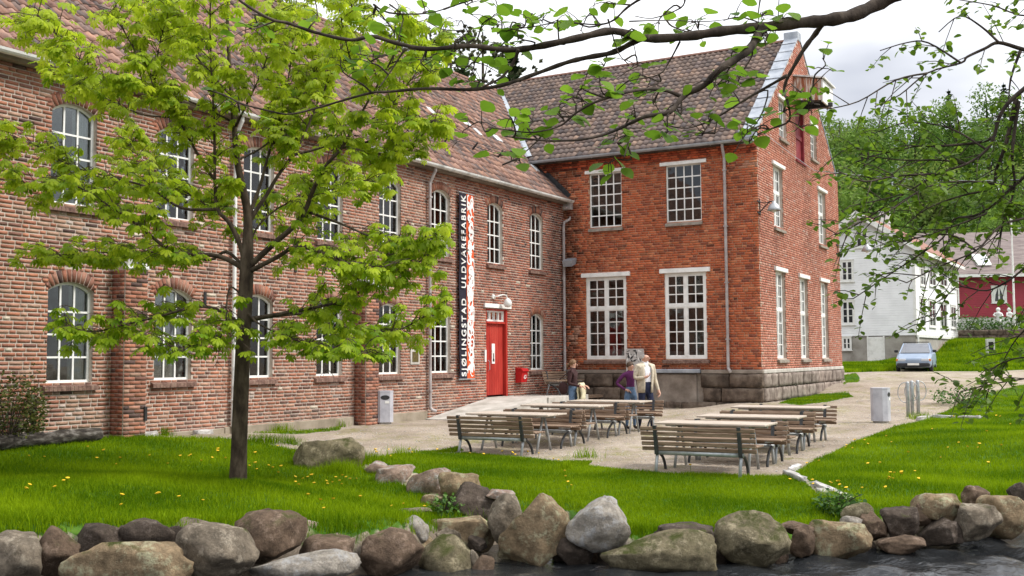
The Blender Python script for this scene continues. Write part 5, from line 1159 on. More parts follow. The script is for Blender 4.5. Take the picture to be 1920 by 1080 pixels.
# ------------------------------------------------------------------ people
m_skin = material('skin', [(.50, .28, .20), (.56, .33, .24)], .55, 12, 3)
def cloth(name, c, s=14): c = A_(c); return material(name, [tuple(c*.75), tuple(c), tuple(np.clip(c*1.15, 0, .9))], .9, s, 4, .25, 40)
def person(label, base, rz, h, J, R, seg, mats, hair, hands, extra=None):
    """J: joint -> (x,y,z) for a figure h tall facing -y; one continuous skinned surface"""
    t = thing('person', label, 'person', base, rz)
    names = list(J); V = [A_(J[n])*h for n in names]; ix = {n: i for i, n in enumerate(names)}; E = [(ix[a], ix[b]) for a, b, _ in seg]
    rad = [R[n]*h for n in names]; segs = [(V[ix[a]], V[ix[b]], m) for a, b, m in seg]; srad = [((R[a] if not (a == 'shoulders' and m == 0) else R['neck'])*h, R[b]*h) for a, b, m in seg]
    for side in ('l', 'r'):      # hands: palm and five fingers
        wv = V[ix['wrist_'+side]]; dirv, palm = [A_(q, float) for q in hands[side]]; dirv /= np.linalg.norm(dirv); palm -= (palm@dirv)*dirv; palm /= np.linalg.norm(palm); ac = np.cross(dirv, palm)*(1 if side == 'l' else -1)
        pi = len(V); V.append(wv+dirv*.05*h); rad.append(.021*h); E.append((ix['wrist_'+side], pi)); segs.append((wv, V[pi], 0)); srad.append((.018*h, .021*h))
        for k, (o_, ln) in enumerate(((-.017, .038), (-.006, .044), (.006, .042), (.017, .033), (.026, .03))):
            a0 = V[pi]+ac*o_*h*1.1+(dirv*.008*h if k < 4 else -dirv*.02*h); dv = dirv*.8+palm*.5 if k < 4 else dirv*.5+ac*.7+palm*.2; i0 = len(V); V += [a0, a0+dv*ln*h*.6, a0+(dv+palm*.35)*ln*h]; rad += [.0065*h, .006*h, .005*h]; E += [(pi, i0), (i0, i0+1), (i0+1, i0+2)]; segs += [(a0, V[-1], 0)]; srad.append((.0065*h, .005*h))
    me = bpy.data.meshes.new('body'); me.from_pydata([tuple(v) for v in V], E, []); o = bpy.data.objects.new('body', me); COL.objects.link(o)
    sk_ = o.modifiers.new('s', 'SKIN'); sk_.use_smooth_shade = True; o.modifiers.new('d', 'SUBSURF').levels = 2
    if not me.skin_vertices: me.attributes
    bpy.context.view_layer.objects.active = o
    if len(me.skin_vertices) == 0: bpy.ops.mesh.customdata_skin_add()
    for i, v in enumerate(me.skin_vertices[0].data): v.radius = (rad[i], rad[i]*.86 if names and i < len(names) and names[i] in ('pelvis', 'waist', 'chest', 'shoulders') else rad[i]); v.use_root = (i == ix['pelvis'])
    bpy.context.view_layer.update(); m2 = bpy.data.meshes.new_from_object(o.evaluated_get(bpy.context.evaluated_depsgraph_get())); COL.objects.unlink(o); bpy.data.objects.remove(o); m2.name = 'body'
    for m in mats: m2.materials.append(m)
    c = np.zeros(len(m2.polygons)*3); m2.polygons.foreach_get('center', c); c = c.reshape(-1, 3); D = []
    for (a, b, m), (ra, rb_) in zip(segs, srad): v = b-a; q = np.clip(((c-a)@v)/(v@v+1e-9), 0, 1); D.append(np.linalg.norm(c-a-q[:, None]*v, axis=1)-(ra+(rb_-ra)*q))
    mi = A_([s[2] for s in segs])[np.argmin(A_(D), 0)]; m2.polygons.foreach_set('material_index', mi.astype(np.int32)); m2.polygons.foreach_set('use_smooth', np.ones(len(m2.polygons), bool))
    b = bpy.data.objects.new('body', m2); COL.objects.link(b); b.parent = t; WL[b.name] = WL[t.name]
    # face details
    hd = A_(J['head'])*h; fd = A_(hands.get('face', (0, -1, 0)), float); fd /= np.linalg.norm(fd); rt = np.cross(fd, UZ)
    g = MB()
    for sx in (-1, 1): g.add(*ball(hd+fd*.050*h+rt*sx*.019*h+UZ*.004*h, .006*h))
    g.build('eyes', m_black, t, True, smooth=True)
    g = MB(); g.tube([hd+fd*.049*h+UZ*.006*h, hd+fd*.066*h-UZ*.012*h, hd+fd*.053*h-UZ*.016*h], [.004*h, .008*h, .006*h], 6); 
    for sx in (-1, 1): g.add(*ball(hd+rt*sx*.049*h-UZ*.004*h, .011*h, (.5, .8, 1.3)))
    g.build('nose_and_ears', m_skin, t, True, smooth=True)
    g = MB(); g.tube([hd+fd*.054*h-rt*.014*h-UZ*.028*h, hd+fd*.058*h-UZ*.029*h, hd+fd*.054*h+rt*.014*h-UZ*.028*h], .003*h, 5); g.build('mouth', material('lips', [(.35, .12, .1), (.4, .15, .12)], .6) if 'lips' not in MATS else MATS['lips'], t, True)
    hair(t, hd, fd, rt, h)
    if extra: extra(t, h)
    return t
def ball(c, r, s=(1, 1, 1), n=10, k=7):
    V = [A_(c)]; V = []; F = []
    for i in range(k+1):
        a = math.pi*i/k
        for j in range(n): b = 2*math.pi*j/n; V.append(A_(c)+r*A_([s[0]*math.sin(a)*math.cos(b), s[1]*math.sin(a)*math.sin(b), s[2]*math.cos(a)]))
    for i in range(k):
        for j in range(n): F.append((i*n+j, (i+1)*n+j, (i+1)*n+(j+1) % n, i*n+(j+1) % n))
    return V, F
RB = dict(pelvis=.082, waist=.074, chest=.088, shoulders=.078, neck=.031, head=.055, crown=.044, hip_l=.056, hip_r=.056, knee_l=.036, knee_r=.036, ankle_l=.024, ankle_r=.024, heel_l=.022, heel_r=.022, toe_l=.019, toe_r=.019, sh_l=.042, sh_r=.042, elbow_l=.028, elbow_r=.028, wrist_l=.018, wrist_r=.018)
def skel(**kw):
    J = dict(pelvis=(0, 0, .53), waist=(0, 0, .61), chest=(0, 0, .72), shoulders=(0, .005, .805), neck=(0, .002, .86), head=(0, -.008, .918), crown=(0, -.002, .955),
        hip_l=(.055, 0, .49), hip_r=(-.055, 0, .49), knee_l=(.058, -.01, .275), knee_r=(-.058, -.01, .275), ankle_l=(.06, .01, .045), ankle_r=(-.06, .01, .045), heel_l=(.06, .005, .022), heel_r=(-.06, .005, .022), toe_l=(.066, -.10, .016), toe_r=(-.066, -.10, .016),
        sh_l=(.105, .005, .80), sh_r=(-.105, .005, .80), elbow_l=(.13, .01, .635), elbow_r=(-.13, .01, .635), wrist_l=(.13, -.03, .495), wrist_r=(-.13, -.03, .495)); J.update(kw); return J
SEG = lambda up, lo, sh=3: [('pelvis', 'waist', lo), ('waist', 'chest', up), ('chest', 'shoulders', up), ('shoulders', 'neck', 0), ('neck', 'head', 0), ('head', 'crown', 0), ('pelvis', 'hip_l', lo), ('pelvis', 'hip_r', lo), ('hip_l', 'knee_l', lo), ('hip_r', 'knee_r', lo), ('knee_l', 'ankle_l', lo), ('knee_r', 'ankle_r', lo), ('ankle_l', 'heel_l', sh), ('ankle_r', 'heel_r', sh), ('heel_l', 'toe_l', sh), ('heel_r', 'toe_r', sh),
    ('shoulders', 'sh_l', up), ('shoulders', 'sh_r', up), ('sh_l', 'elbow_l', up), ('sh_r', 'elbow_r', up), ('elbow_l', 'wrist_l', up), ('elbow_r', 'wrist_r', up)]
def hair_cap(col, back=0, low=.0, bald=False, tail=False):
    m = material('hair_%d' % int(sum(col)*1000), [tuple(A_(col)*.6), tuple(col), tuple(A_(col)*1.5)], .6, 30, 4)
    def f(t, hd, fd, rt, h):
        g = MB(); V = []; F = []; n, k = 16, 7
        for i in range(k+1):
            a = (math.pi*(.62+back) if not bald else math.pi*.62)*i/k
            for j in range(n):
                b = 2*math.pi*j/n; dv = rt*math.sin(a)*math.cos(b)+fd*math.sin(a)*math.sin(b)+UZ*math.cos(a); q = 1.0
                lim = 1 if math.sin(b) < .3 else (.62 if math.sin(b) > .75 else .8)
                aa = a*lim; dv = rt*math.sin(aa)*math.cos(b)+fd*math.sin(aa)*math.sin(b)+UZ*math.cos(aa)
                V.append(hd+dv*A_([.058, .058, .064])*h*(1+.06*math.sin(7*b+3*i))+UZ*.012*h-fd*.006*h)
        F = [(i*n+j, (i+1)*n+j, (i+1)*n+(j+1) % n, i*n+(j+1) % n) for i in range((0 if not bald else 4), k) for j in range(n) if not bald or math.sin(2*math.pi*j/n) < .35]
        g.add(V, F)
        if tail: g.tube([hd-fd*.05*h+UZ*.01*h, hd-fd*.085*h-UZ*.01*h, hd-fd*.09*h-UZ*.06*h], [.018*h, .022*h, .008*h], 8)
        g.build('hair', m, t, True, smooth=True)
    return f
def gp(px, py): p = PG(px, py); return p
m_navy = cloth('navy_trousers', (.018, .022, .05)); m_jeans = cloth('blue_jeans', (.12, .19, .30)); m_shoe = cloth('dark_shoe', (.03, .025, .02)); m_purple = cloth('purple_sweater', (.085, .016, .075)); m_brown = cloth('dark_brown_jacket', (.045, .02, .02)); m_shirt = cloth('white_shirt', (.74, .74, .78)); m_beige = cloth('beige_jacket', (.50, .44, .34)); m_cream = cloth('cream_coat', (.58, .53, .36))
def jacket(t, h):
    V = []; F = []; n = 18; prof = [(.47, .100, .072), (.56, .098, .080), (.66, .108, .088), (.76, .118, .086), (.815, .108, .068), (.845, .058, .046)]
    for z, rx, ry in prof:
        for j in range(n): b = -math.pi/2+.42+(2*math.pi-.84)*j/(n-1); V.append((rx*math.cos(b)*h*1.08, ry*math.sin(b)*h*1.15+.004*h, z*h))
    F = [(i*n+j, i*n+j+1, (i+1)*n+j+1, (i+1)*n+j) for i in range(len(prof)-1) for j in range(n-1)]
    g = MB(); g.add(V, F); o = g.build('jacket', m_beige, t, True, smooth=True); s = o.modifiers.new('t', 'SOLIDIFY'); s.thickness = .012
def at(px, py_head, d): p = PD(px, py_head, d); return A_([p[0], p[1], zg(p[0], p[1])])
def stature(px, py_top, d): p = PD(px, py_top, d); return p[2]-zg(p[0], p[1])
# bald man in a pale jacket, walking to the right and gesturing
d = 25.6; hM = stature(1212, 659, d); print('man', hM); face_m = (.55, -.8, 0)
person('bald man in beige jacket, white shirt and navy trousers gesturing with one hand', at(1211, 790, d), math.radians(22), hM,
    skel(elbow_r=(-.155, .0, .655), wrist_r=(-.075, -.115, .665), elbow_l=(.15, .01, .64), wrist_l=(.165, -.05, .50), knee_l=(.06, -.06, .28), ankle_l=(.062, -.05, .045), heel_l=(.062, -.055, .022), toe_l=(.068, -.16, .018), knee_r=(-.058, .0, .28), ankle_r=(-.06, .07, .05), heel_r=(-.06, .07, .026), toe_r=(-.064, -.03, .016)),
    dict(RB, waist=.094, pelvis=.09, chest=.1, sh_l=.05, sh_r=.05, head=.060, crown=.048), [(a, b, (1 if (m == 1) else m)) for a, b, m in SEG(1, 2)][:16]+[(a, b, 4 if a != 'shoulders' else 4) for a, b, m in SEG(1, 2)[16:]], [m_skin, m_shirt, m_navy, m_shoe, m_beige], hair_cap((.45, .43, .40), bald=True), dict(r=((.7, -.5, .3), (0, -.2, 1)), l=((.1, -.3, -1), (-1, 0, 0)), face=face_m), jacket)
# woman in purple, hand on hip
d = 25.9; hW = stature(1184, 677, d); print('woman', hW)
person('woman in purple sweater and blue jeans with her hand on her hip beside the man', at(1183, 790, d), math.radians(14), hW,
    skel(elbow_r=(-.21, .03, .665), wrist_r=(-.10, -.055, .575), sh_r=(-.10, .005, .80)), dict(RB, pelvis=.078, waist=.062, chest=.075, shoulders=.066, sh_l=.036, sh_r=.036), SEG(1, 2), [m_skin, m_purple, m_jeans, m_shoe], hair_cap((.06, .035, .02)), dict(r=((1, -.3, -.2), (0, .3, -1)), l=((0, -.2, -1), (-1, 0, 0)), face=(.6, -.6, 0)))
# woman in dark jacket, seen from the side, looking right
d = 26.0; hB = stature(1078, 673, d); print('woman2', hB); bp = at(1075, 800, d)
pw = person('woman with ponytail in dark brown jacket and jeans carrying a coat', bp, math.radians(68), hB,
    skel(elbow_r=(-.13, .02, .64), wrist_r=(-.10, -.14, .60), elbow_l=(.13, .02, .64), wrist_l=(.10, -.13, .60), knee_l=(.058, -.06, .28), ankle_l=(.06, -.04, .05), heel_l=(.06, -.045, .024), toe_l=(.064, -.14, .018), ankle_r=(-.06, .07, .05), heel_r=(-.06, .075, .026), toe_r=(-.064, -.02, .016)), dict(RB, pelvis=.08, waist=.076, chest=.084), SEG(1, 2), [m_skin, m_brown, m_jeans, m_shoe], hair_cap((.16, .085, .04), tail=True), dict(r=((0, -1, -.1), (0, 0, -1)), l=((0, -1, -.1), (0, 0, -1)), face=(.25, -1, 0)))
R68 = A_([[math.cos(math.radians(68)), -math.sin(math.radians(68)), 0], [math.sin(math.radians(68)), math.cos(math.radians(68)), 0], [0, 0, 1]])
arm = bp+R68@(A_([0, -.13, .615])*hB); sid = R68@A_([1., 0, 0]); fwd = R68@A_([0, -1., 0])
V = []; F = []; n = 14; rs = np.random.RandomState(2)
for i in range(9):
    a = -1+2*i/8
    for j in range(n):
        q = j/(n-1); L = .50+.06*math.sin(i*1.7); sgn = 1 if q > .5 else -1; u = abs(q-.5)*2; drop = max(0, u-.15)*L; V.append(arm+sid*a*.17+fwd*(sgn*min(u, .2)*.22+.035*math.sin(j*1.3+i)*u+.04*max(0, u-.3)*sgn)+UZ*(.06-drop))
F = [(i*n+j, i*n+j+1, (i+1)*n+j+1, (i+1)*n+j) for i in range(8) for j in range(n-1)]
co = thing('coat', 'cream coat draped over the arm of the walking woman', 'coat', arm); o = obj('cloth', V, F, m_cream, co, smooth=True); s = o.modifiers.new('t', 'SOLIDIFY'); s.thickness = .03
bg = bp+R68@(A_([-.10, .10, .60])*hB); g = MB(frame(bg, R68[:, 0], R68[:, 1], UZ)); g.add(*ball((0, .02, -.04), 1, (.08, .12, .16), 14, 9))
tb = thing('shoulder_bag', 'dark shoulder bag at the back of the walking woman', 'bag', bg); g.build('pouch', m_brown, tb)
g = MB(); g.tube([bg+UZ*.16+R68@A_([0, -.1, 0]), bp+R68@(A_([-.135, -.03, .845])*hB), bg+UZ*.16+R68@A_([0, .12, 0])], .012, 6); g.build('strap', m_brown, tb)

# ------------------------------------------------------------------ parked car
def car():
    p = PD(1713, 697, 51); p[2] = zg(p[0], p[1]); t = thing('car', 'pale blue hatchback parked nose-on beside the white house', 'car', p, math.radians(-25))
    mb_ = material('car_paint', [(.24, .31, .42), (.30, .37, .48)], .3, 2, 2, spec=.6); md = material('black_plastic', [(.02, .02, .022), (.035, .035, .04)], .5, 10, 2); mgl = glass_mat('car_glass', (.35, .4, .42), .28); ml = material('lamp_glass', [(.5, .52, .55), (.6, .62, .65)], .15, 30, 2); mo = material('indicator', [(.6, .2, .04), (.65, .25, .05)], .3)
    # cross-sections along y: front at y=0 (facing -y), (y, half width, z bottom, z belt/top)
    S = [(0.0, .70, .30, .58), (.05, .78, .24, .66), (.35, .81, .20, .74), (.95, .825, .20, .86), (1.25, .83, .20, .90), (2.6, .83, .20, .93), (3.6, .82, .22, .95), (3.95, .78, .28, .90), (4.1, .72, .36, .75)]
    V = []; F = []; k = 10
    for y, w, zb, zt in S:
        for x, z in ((-w*.9, zb), (-w, zb+.12), (-w, (zb+zt)/2), (-w*.97, zt-.06), (-w*.86, zt), (w*.86, zt), (w*.97, zt-.06), (w, (zb+zt)/2), (w, zb+.12), (w*.9, zb)): V.append((x, y, z))
    for i in range(len(S)-1): F += [(i*k+j, i*k+(j+1) % k, (i+1)*k+(j+1) % k, (i+1)*k+j) for j in range(k)]
    F += [tuple(range(k))[::-1], tuple((len(S)-1)*k+j for j in range(k))]
    g = MB(); g.add(V, F); b = g.build('body', mb_, t, True, smooth=False); bv = b.modifiers.new('b', 'BEVEL'); bv.width = .03; bv.segments = 2
    # cabin
    C = [(1.15, .72, .88), (1.95, .58, 1.36), (3.0, .58, 1.38), (3.75, .66, .93)]
    g = MB(); V = [(sx*w, y, z) for y, w, z in C for sx in (-1, 1)]+[(sx*.74, y, .88) for y in (1.95, 3.0) for sx in (-1, 1)]
    g.add(V, [(2, 3, 5, 4)]); rf = g.build('roof', mb_, t, True); s = rf.modifiers.new('t', 'SOLIDIFY'); s.thickness = .04
    for nm, q in (('windscreen', (0, 1, 3, 2)), ('rear_window', (4, 5, 7, 6)), ('side_window', (0, 2, 8)), ('side_window', (2, 4, 10, 8)), ('side_window', (4, 6, 10)), ('side_window', (1, 9, 3)), ('side_window', (3, 9, 11, 5)), ('side_window', (5, 11, 7))):
        g = MB(); g.add([V[i] for i in q], [tuple(range(len(q)))]); g.build(nm, mgl, t, True)
    g = MB()
    for a, c in ((0, 2), (1, 3), (4, 6), (5, 7), (2, 8), (3, 9), (4, 10), (5, 11)): g.tube([V[a], V[c]], .03, 6)
    g.build('pillar', mb_, t, True)
    g = MB(); g.bbox(-.74, .74, -.06, .22, .24, .42, .04); g.build('bumper', md, t, True)
    g = MB(); g.bbox(-.3, .3, -.012, .05, .47, .60, .01); g.build('grille', mb_, t, True)
    for sx in (-1, 1):
        g = MB(); g.bbox(sx*.52-.17, sx*.52+.17, -.01, .12, .50, .62, .02); g.build('headlight', ml, t, True)
        g = MB(); g.bbox(sx*.74-.05, sx*.74+.05, .015, .14, .5, .62, .015); g.build('indicator', mo, t, True)
        g = MB(); g.bbox(sx*.88-.09, sx*.88+.09, 1.3, 1.4, .92, 1.05, .03); g.build('wing_mirror', md, t, True)
        for y in (.72, 3.25):
            g = MB(frame((sx*.74, y, .28), A_([0, 1., 0]), A_([0, 0, 1.]), A_([1., 0, 0]))); g.lathe([(.2, -.09), (.28, -.085), (.29, 0), (.28, .085), (.2, .09)], 20); w = g.build('wheel', md, t, True, smooth=True)
            g = MB(frame((sx*.74, y, .28), A_([0, 1., 0]), A_([0, 0, 1.]), A_([1., 0, 0]))); g.lathe([(.02, -.092), (.19, -.088), (.19, .088), (.02, .092)], 16); g.build('rim', m_steel, w, True)
    g = MB(); g.box(-.26, .26, -.072, -.06, .31, .41); pl = g.build('number_plate', m_white, t, True)
    g = MB(); g.tube([(-.55, 1.5, .93), (.55, 1.5, .93)], .015, 6) if False else g.box(-.66, .66, 1.08, 1.16, .885, .91); g.build('wiper_panel', md, t, True)
    g = MB()
    for y in (2.05,): g.bbox(-.6, .6, y-.04, y+.04, 1.41, 1.45, .01)
    g.build('roof_bar', md, t, True)
car()

# ------------------------------------------------------------------ white wooden house
def clapboard(name, c, pitch=.14):
    m = bpy.data.materials.new(name); m.use_nodes = True; t = m.node_tree; L = t.links; p = t.nodes['Principled BSDF']; p.inputs['Roughness'].default_value = .6
    g = t.nodes.new('ShaderNodeNewGeometry').outputs['Position']; sx = t.nodes.new('ShaderNodeSeparateXYZ'); L.new(g, sx.inputs[0]); ml = t.nodes.new('ShaderNodeMath'); ml.operation = 'DIVIDE'; ml.inputs[1].default_value = pitch; L.new(sx.outputs[2], ml.inputs[0])
    fr = t.nodes.new('ShaderNodeMath'); fr.operation = 'FRACT'; L.new(ml.outputs[0], fr.inputs[0]); b = t.nodes.new('ShaderNodeBump'); b.inputs['Strength'].default_value = .9; b.inputs['Distance'].default_value = -.02; L.new(fr.outputs[0], b.inputs['Height']); L.new(b.outputs[0], p.inputs['Normal'])
    n = t.nodes.new('ShaderNodeTexNoise'); n.inputs['Scale'].default_value = 1.5; n.inputs['Detail'].default_value = 5; L.new(g, n.inputs['Vector']); r = t.nodes.new('ShaderNodeValToRGB'); r.color_ramp.elements[0].position = .35; r.color_ramp.elements[0].color = (*(A_(c)*.88), 1); r.color_ramp.elements[1].position = .65; r.color_ramp.elements[1].color = (*c, 1); L.new(n.outputs[0], r.inputs[0]); L.new(r.outputs[0], p.inputs['Base Color']); return m
m_clapw = clapboard('white_clapboard', (.84, .85, .86)); m_clapr = clapboard('red_clapboard', (.33, .025, .045), .16)
m_roofg = material('grey_roof_tiles', [(.16, .125, .11), (.22, .175, .155), (.27, .22, .2)], .85, 4, 5, coords='world'); m_roofr = material('red_roof_tiles', [(.24, .12, .09), (.32, .17, .13)], .85, 4, 5, coords='world')
m_found = material('house_foundation', [(.24, .22, .19), (.33, .31, .28), (.40, .38, .34)], .95, 1.2, 7, .3, 20, coords='world')
def house_window(par, O, S, N, s0, s1, z0, z1, cols=2, rows=3, curtain=False):
    M = frame(O, S, N, UZ); f = MB(M); t = .11
    for q in ((s0-t, s0, z0-t, z1+t), (s1, s1+t, z0-t, z1+t), (s0, s1, z0-t, z0), (s0, s1, z1, z1+t)): f.box(q[0], q[1], 0, .05, q[2], q[3])
    f.box(s0-t-.05, s1+t+.05, 0, .09, z0-t-.05, z0-t-.002); f.box(s0-t-.04, s1+t+.04, 0, .08, z1+t+.002, z1+t+.06)
    for k in range(1, cols): x = s0+(s1-s0)*k/cols; f.box(x-.05, x+.05, .0, .04, z0, z1)
    w = f.build('window', m_white, par); g = MB(M)
    for k in range(cols):
        for r in range(1, rows): z = z0+(z1-z0)*r/rows; g.box(s0+(s1-s0)*k/cols+(.05 if k else 0), s0+(s1-s0)*(k+1)/cols-(.05 if k < cols-1 else 0), .004, .03, z-.02, z+.02)
    if rows > 1: g.build('glazing_bar', m_white, w)
    for k in range(cols):
        for r in range(rows):
            g = MB(M); a, b = s0+(s1-s0)*k/cols+.03, s0+(s1-s0)*(k+1)/cols-.03; g.box(a, b, .003, .008, z0+(z1-z0)*r/rows+.015, z0+(z1-z0)*(r+1)/rows-.015); g.build('pane', m_dglass, w)
    if curtain:
        for sg in (0, 1):
            g = MB(M); e = s0 if sg == 0 else s1; d = (1 if sg == 0 else -1)*(s1-s0)*.42; g.add([(e, .012, z0), (e+d*.35, .012, z0), (e+d*.5, .012, (z0+z1)/2), (e+d, .012, z1), (e, .012, z1)], [(0, 1, 2, 3, 4)] if sg == 0 else [(4, 3, 2, 1, 0)]); g.build('curtain', m_white, w)
m_dglass = material('dark_window_glass', [(.03, .032, .035), (.06, .06, .065)], .06, .7, 2, spec=.7, coords='world')
def white_house():
    c = PD(1720, 672, 60); a = math.radians(32); e1 = A_([math.sin(a), math.cos(a), 0]); e2 = A_([-math.cos(a), math.sin(a), 0]); c[2] = 0
    h = thing('white_house', 'white wooden two-storey house with gable on a grey foundation', 'house', A_([c[0], c[1], zg(c[0], c[1])])); W, L = 6.12, 13.4; ZF, ZE, ZR = 2.5, 7.5, 9.55
    nG = -e1; nS = -e2; P = lambda u, v, z: c+e1*u+e2*v+UZ*z
    obj('gable_wall', [P(0, 0, ZF), P(0, W, ZF), P(0, W, ZE), P(0, W/2, ZR), P(0, 0, ZE)], [(0, 1, 2, 3, 4)], m_clapw, h)
    obj('side_wall', [P(0, 0, ZF), P(0, 0, ZE), P(L, 0, ZE), P(L, 0, ZF)], [(0, 1, 2, 3)], m_clapw, h)
    obj('rear_wall', [P(L, 0, ZF), P(L, 0, ZE), P(L, W/2, ZR), P(L, W, ZE), P(L, W, ZF), P(0, W, ZF), P(0, W, ZE)], [(0, 1, 2, 3, 4), (4, 3, 6, 5)], m_clapw, h)
    g = MB(frame(c, e1, e2, UZ)); g.box(.06, L-.06, .06, W-.06, -1, ZF); g.build('foundation', m_found, h)
    for sgn in (0, 1):
        v0, v1 = (-.45, W/2) if sgn == 0 else (W+.45, W/2); k = (ZR-ZE)/(W/2); zz = ZE-.45*k
        V = [P(u, v, z+d) for d in (.06, .2) for u, v, z in ((-.4, v0, zz), (L+.4, v0, zz), (L+.4, v1, ZR), (-.4, v1, ZR))]
        obj('roof', V, [(0, 3, 2, 1), (4, 5, 6, 7), (0, 1, 5, 4), (1, 2, 6, 5), (2, 3, 7, 6), (3, 0, 4, 7)], m_roofr, h)
        V = [P(u, v, z+d) for d in (-.12, .22) for u, v, z in ((-.45, v0, zz), (-.4, v0, zz), (-.4, v1, ZR), (-.45, v1, ZR))]
        obj('barge_board', V, [(0, 3, 2, 1), (4, 5, 6, 7), (0, 1, 5, 4), (1, 2, 6, 5), (2, 3, 7, 6), (3, 0, 4, 7)], m_white, h)
    g = MB(frame(c, e1, e2, UZ)); g.box(-.45, L+.4, -.52, -.45, ZE-.42, ZE-.22); g.build('gutter', m_white, h)
    g = MB(frame(c, e1, e2, UZ)); g.box(-.03, .12, -.03, .12, ZF, ZE+.1); g.box(L-.1, L+.03, -.03, .1, ZF-.3, ZE); g.box(-.02, L, -.03, -.0, ZF-.1, ZF+.06); g.build('corner_board', m_white, h)
    g = MB(frame(c, e1, e2, UZ)); g.tube([(.0, -.08, ZF), (.0, -.08, ZF-2)], .05, 8); g.tube([(L, -.1, ZE-.3), (L, -.1, ZF-.7)], .05, 8); g.build('downpipe', m_white, h)
    def gw(px, py): p = PP(px, py, c, nG); return (p-c)@e2, p[2]
    def sw(px, py): p = PP(px, py, c, nS); return (p-c)@e1, p[2]
    def gwin(x0, x1, y0, y1, rows): (s1, z1), (s0, z0) = gw(x0, y0), gw(x1, y1); house_window(h, c, e2, nG, s0+.1, s1-.1, z0+.1, z1-.1, 2, rows)
    gwin(1603, 1629, 431, 463, 2); gwin(1576, 1601, 489, 527, 3); gwin(1577, 1603, 564, 608, 3); gwin(1579, 1597, 632, 656, 2)
    for x0, x1 in ((1723, 1736), (1740, 1755), (1761, 1776), (1781, 1793)):
        for ya, yb in ((484, 537), (556, 612)):
            (s0, z1), (s1, z0) = sw(x0, ya+(x0-1723)*.28), sw(x1, yb+(x1-1723)*.06); house_window(h, c, e1, nS, s0+.2, s1-.2, z0+.1, z1-.1, 2, 3)
    (s1, z1), (s0, z0) = gw(1628, 632), gw(1657, 682); g = MB(frame(c, e2, nG, UZ)); g.bbox(s0, s1, -.07, -.0, z0-.3, z1, .01); d = g.build('door', m_white, h); g = MB(frame(c, e2, nG, UZ)); g.box(s0-.08, s0, -.07, .03, z0-.3, z1+.05); g.box(s1, s1+.08, -.07, .03, z0-.3, z1+.05); g.build('door_frame', m_white, d)
    g = MB(frame(P(7, W/2, ZR), e1, e2, UZ)); g.bbox(-.35, .35, -.35, .35, -.4, 1.0, .03); g.build('chimney', m_white, h)
white_house()
def red_house():
    c = PD(1790, 600, 76); ex = A_([math.cos(-.10), math.sin(-.10), 0]); ey = A_([-ex[1], ex[0], 0]); c[2] = 0; c = c-ex*4
    t = thing('red_house', 'dark red wooden house with brown tiled roof above the garden wall', 'house', c+UZ*3.4); M = frame(c, ex, ey, UZ); W = 17; ZF, ZE = 4.05, 7.1
    g = MB(M); g.box(0, W, 0, 8, ZF, ZE); g.build('wall', m_clapr, t); g = MB(M); g.box(.1, W-.1, .08, 7.9, 2.5, ZF); g.build('foundation', m_offw2, t)
    V = [(u, v, z+d) for d in (.0, .18) for u, v, z in ((-.5, -.6, ZE-.15), (W+.5, -.6, ZE-.15), (W+.5, 4, ZE+3.3), (-.5, 4, ZE+3.3))]; g = MB(M); g.add(V, [(0, 3, 2, 1), (4, 5, 6, 7), (0, 1, 5, 4), (1, 2, 6, 5), (2, 3, 7, 6), (3, 0, 4, 7)]); r = g.build('roof', m_roofp, t)
    V = [(u, v, z+d) for d in (.0, .18) for u, v, z in ((-.5, 8.6, ZE-.15), (W+.5, 8.6, ZE-.15), (W+.5, 4, ZE+3.3), (-.5, 4, ZE+3.3))]; g = MB(M); g.add(V, [(0, 1, 2, 3), (4, 7, 6, 5), (0, 4, 5, 1), (1, 5, 6, 2), (3, 7, 4, 0)]); g.build('roof', m_roofp, t)
    g = MB(M)
    for u in (0, W): g.add([(u, 0, ZE), (u, 8, ZE), (u, 4, ZE+3.25)], [(0, 1, 2)])
    g.build('gable', m_clapr, t)
    g = MB(M); g.box(-.5, W+.5, -.72, -.6, ZE-.22, ZE-.02); g.build('gutter', m_white, t)
    def q(px, py): p = PP(px, py, c, -ey); return (p-c)@ex, p[2]
    (s0, z1), (s1, z0) = q(1857, 537), q(1889, 568); house_window(t, c, ex, -ey, s0+.15, s1-.15, z0+.12, z1-.12, 2, 1, True)
    (s0, z1), (s1, z0) = q(1955, 537), q(1987, 568); house_window(t, c, ex, -ey, s0+.15, s1-.15, z0+.12, z1-.12, 2, 1, True)
    (s0, z1), (s1, z0) = q(1872, 600), q(1880, 611); house_window(t, c, ex, -ey, s0, s1, z0, z1, 1, 1)
    # skylight lying on the roof slope
    k = (3.45)/4.6; v = A_([0, 1, k]); v /= np.linalg.norm(v); p0 = c+ex*0+ey*-.6+UZ*(ZE+.03); rn = np.cross(ex, ey*v[1]+UZ*v[2]); rv = ey*v[1]+UZ*v[2]; pa = PP(1840, 489, p0, rn); g = MB(frame(pa+rn*.06, ex, rv, rn)); g.bbox(-.5, .5, -.75, .75, -.02, .07, .01); sf = g.build('skylight', m_white, t); g = MB(frame(pa+rn*.06, ex, rv, rn)); g.box(-.36, .36, -.6, .6, .072, .08); g.build('pane', m_skyl, sf)
m_offw2 = material('white_foundation', [(.55, .54, .5), (.66, .65, .62)], .9, 1.5, 5, coords='world'); m_roofp = material('brown_roof_tiles', [(.15, .12, .115), (.205, .165, .155), (.25, .21, .195)], .85, 3, 5, .8, 9, coords='world', stretch=(.3, 1, 3)); m_skyl = material('skylight_glass', [(.45, .48, .5), (.65, .68, .7)], .08, 1, 2, spec=.8)
red_house()
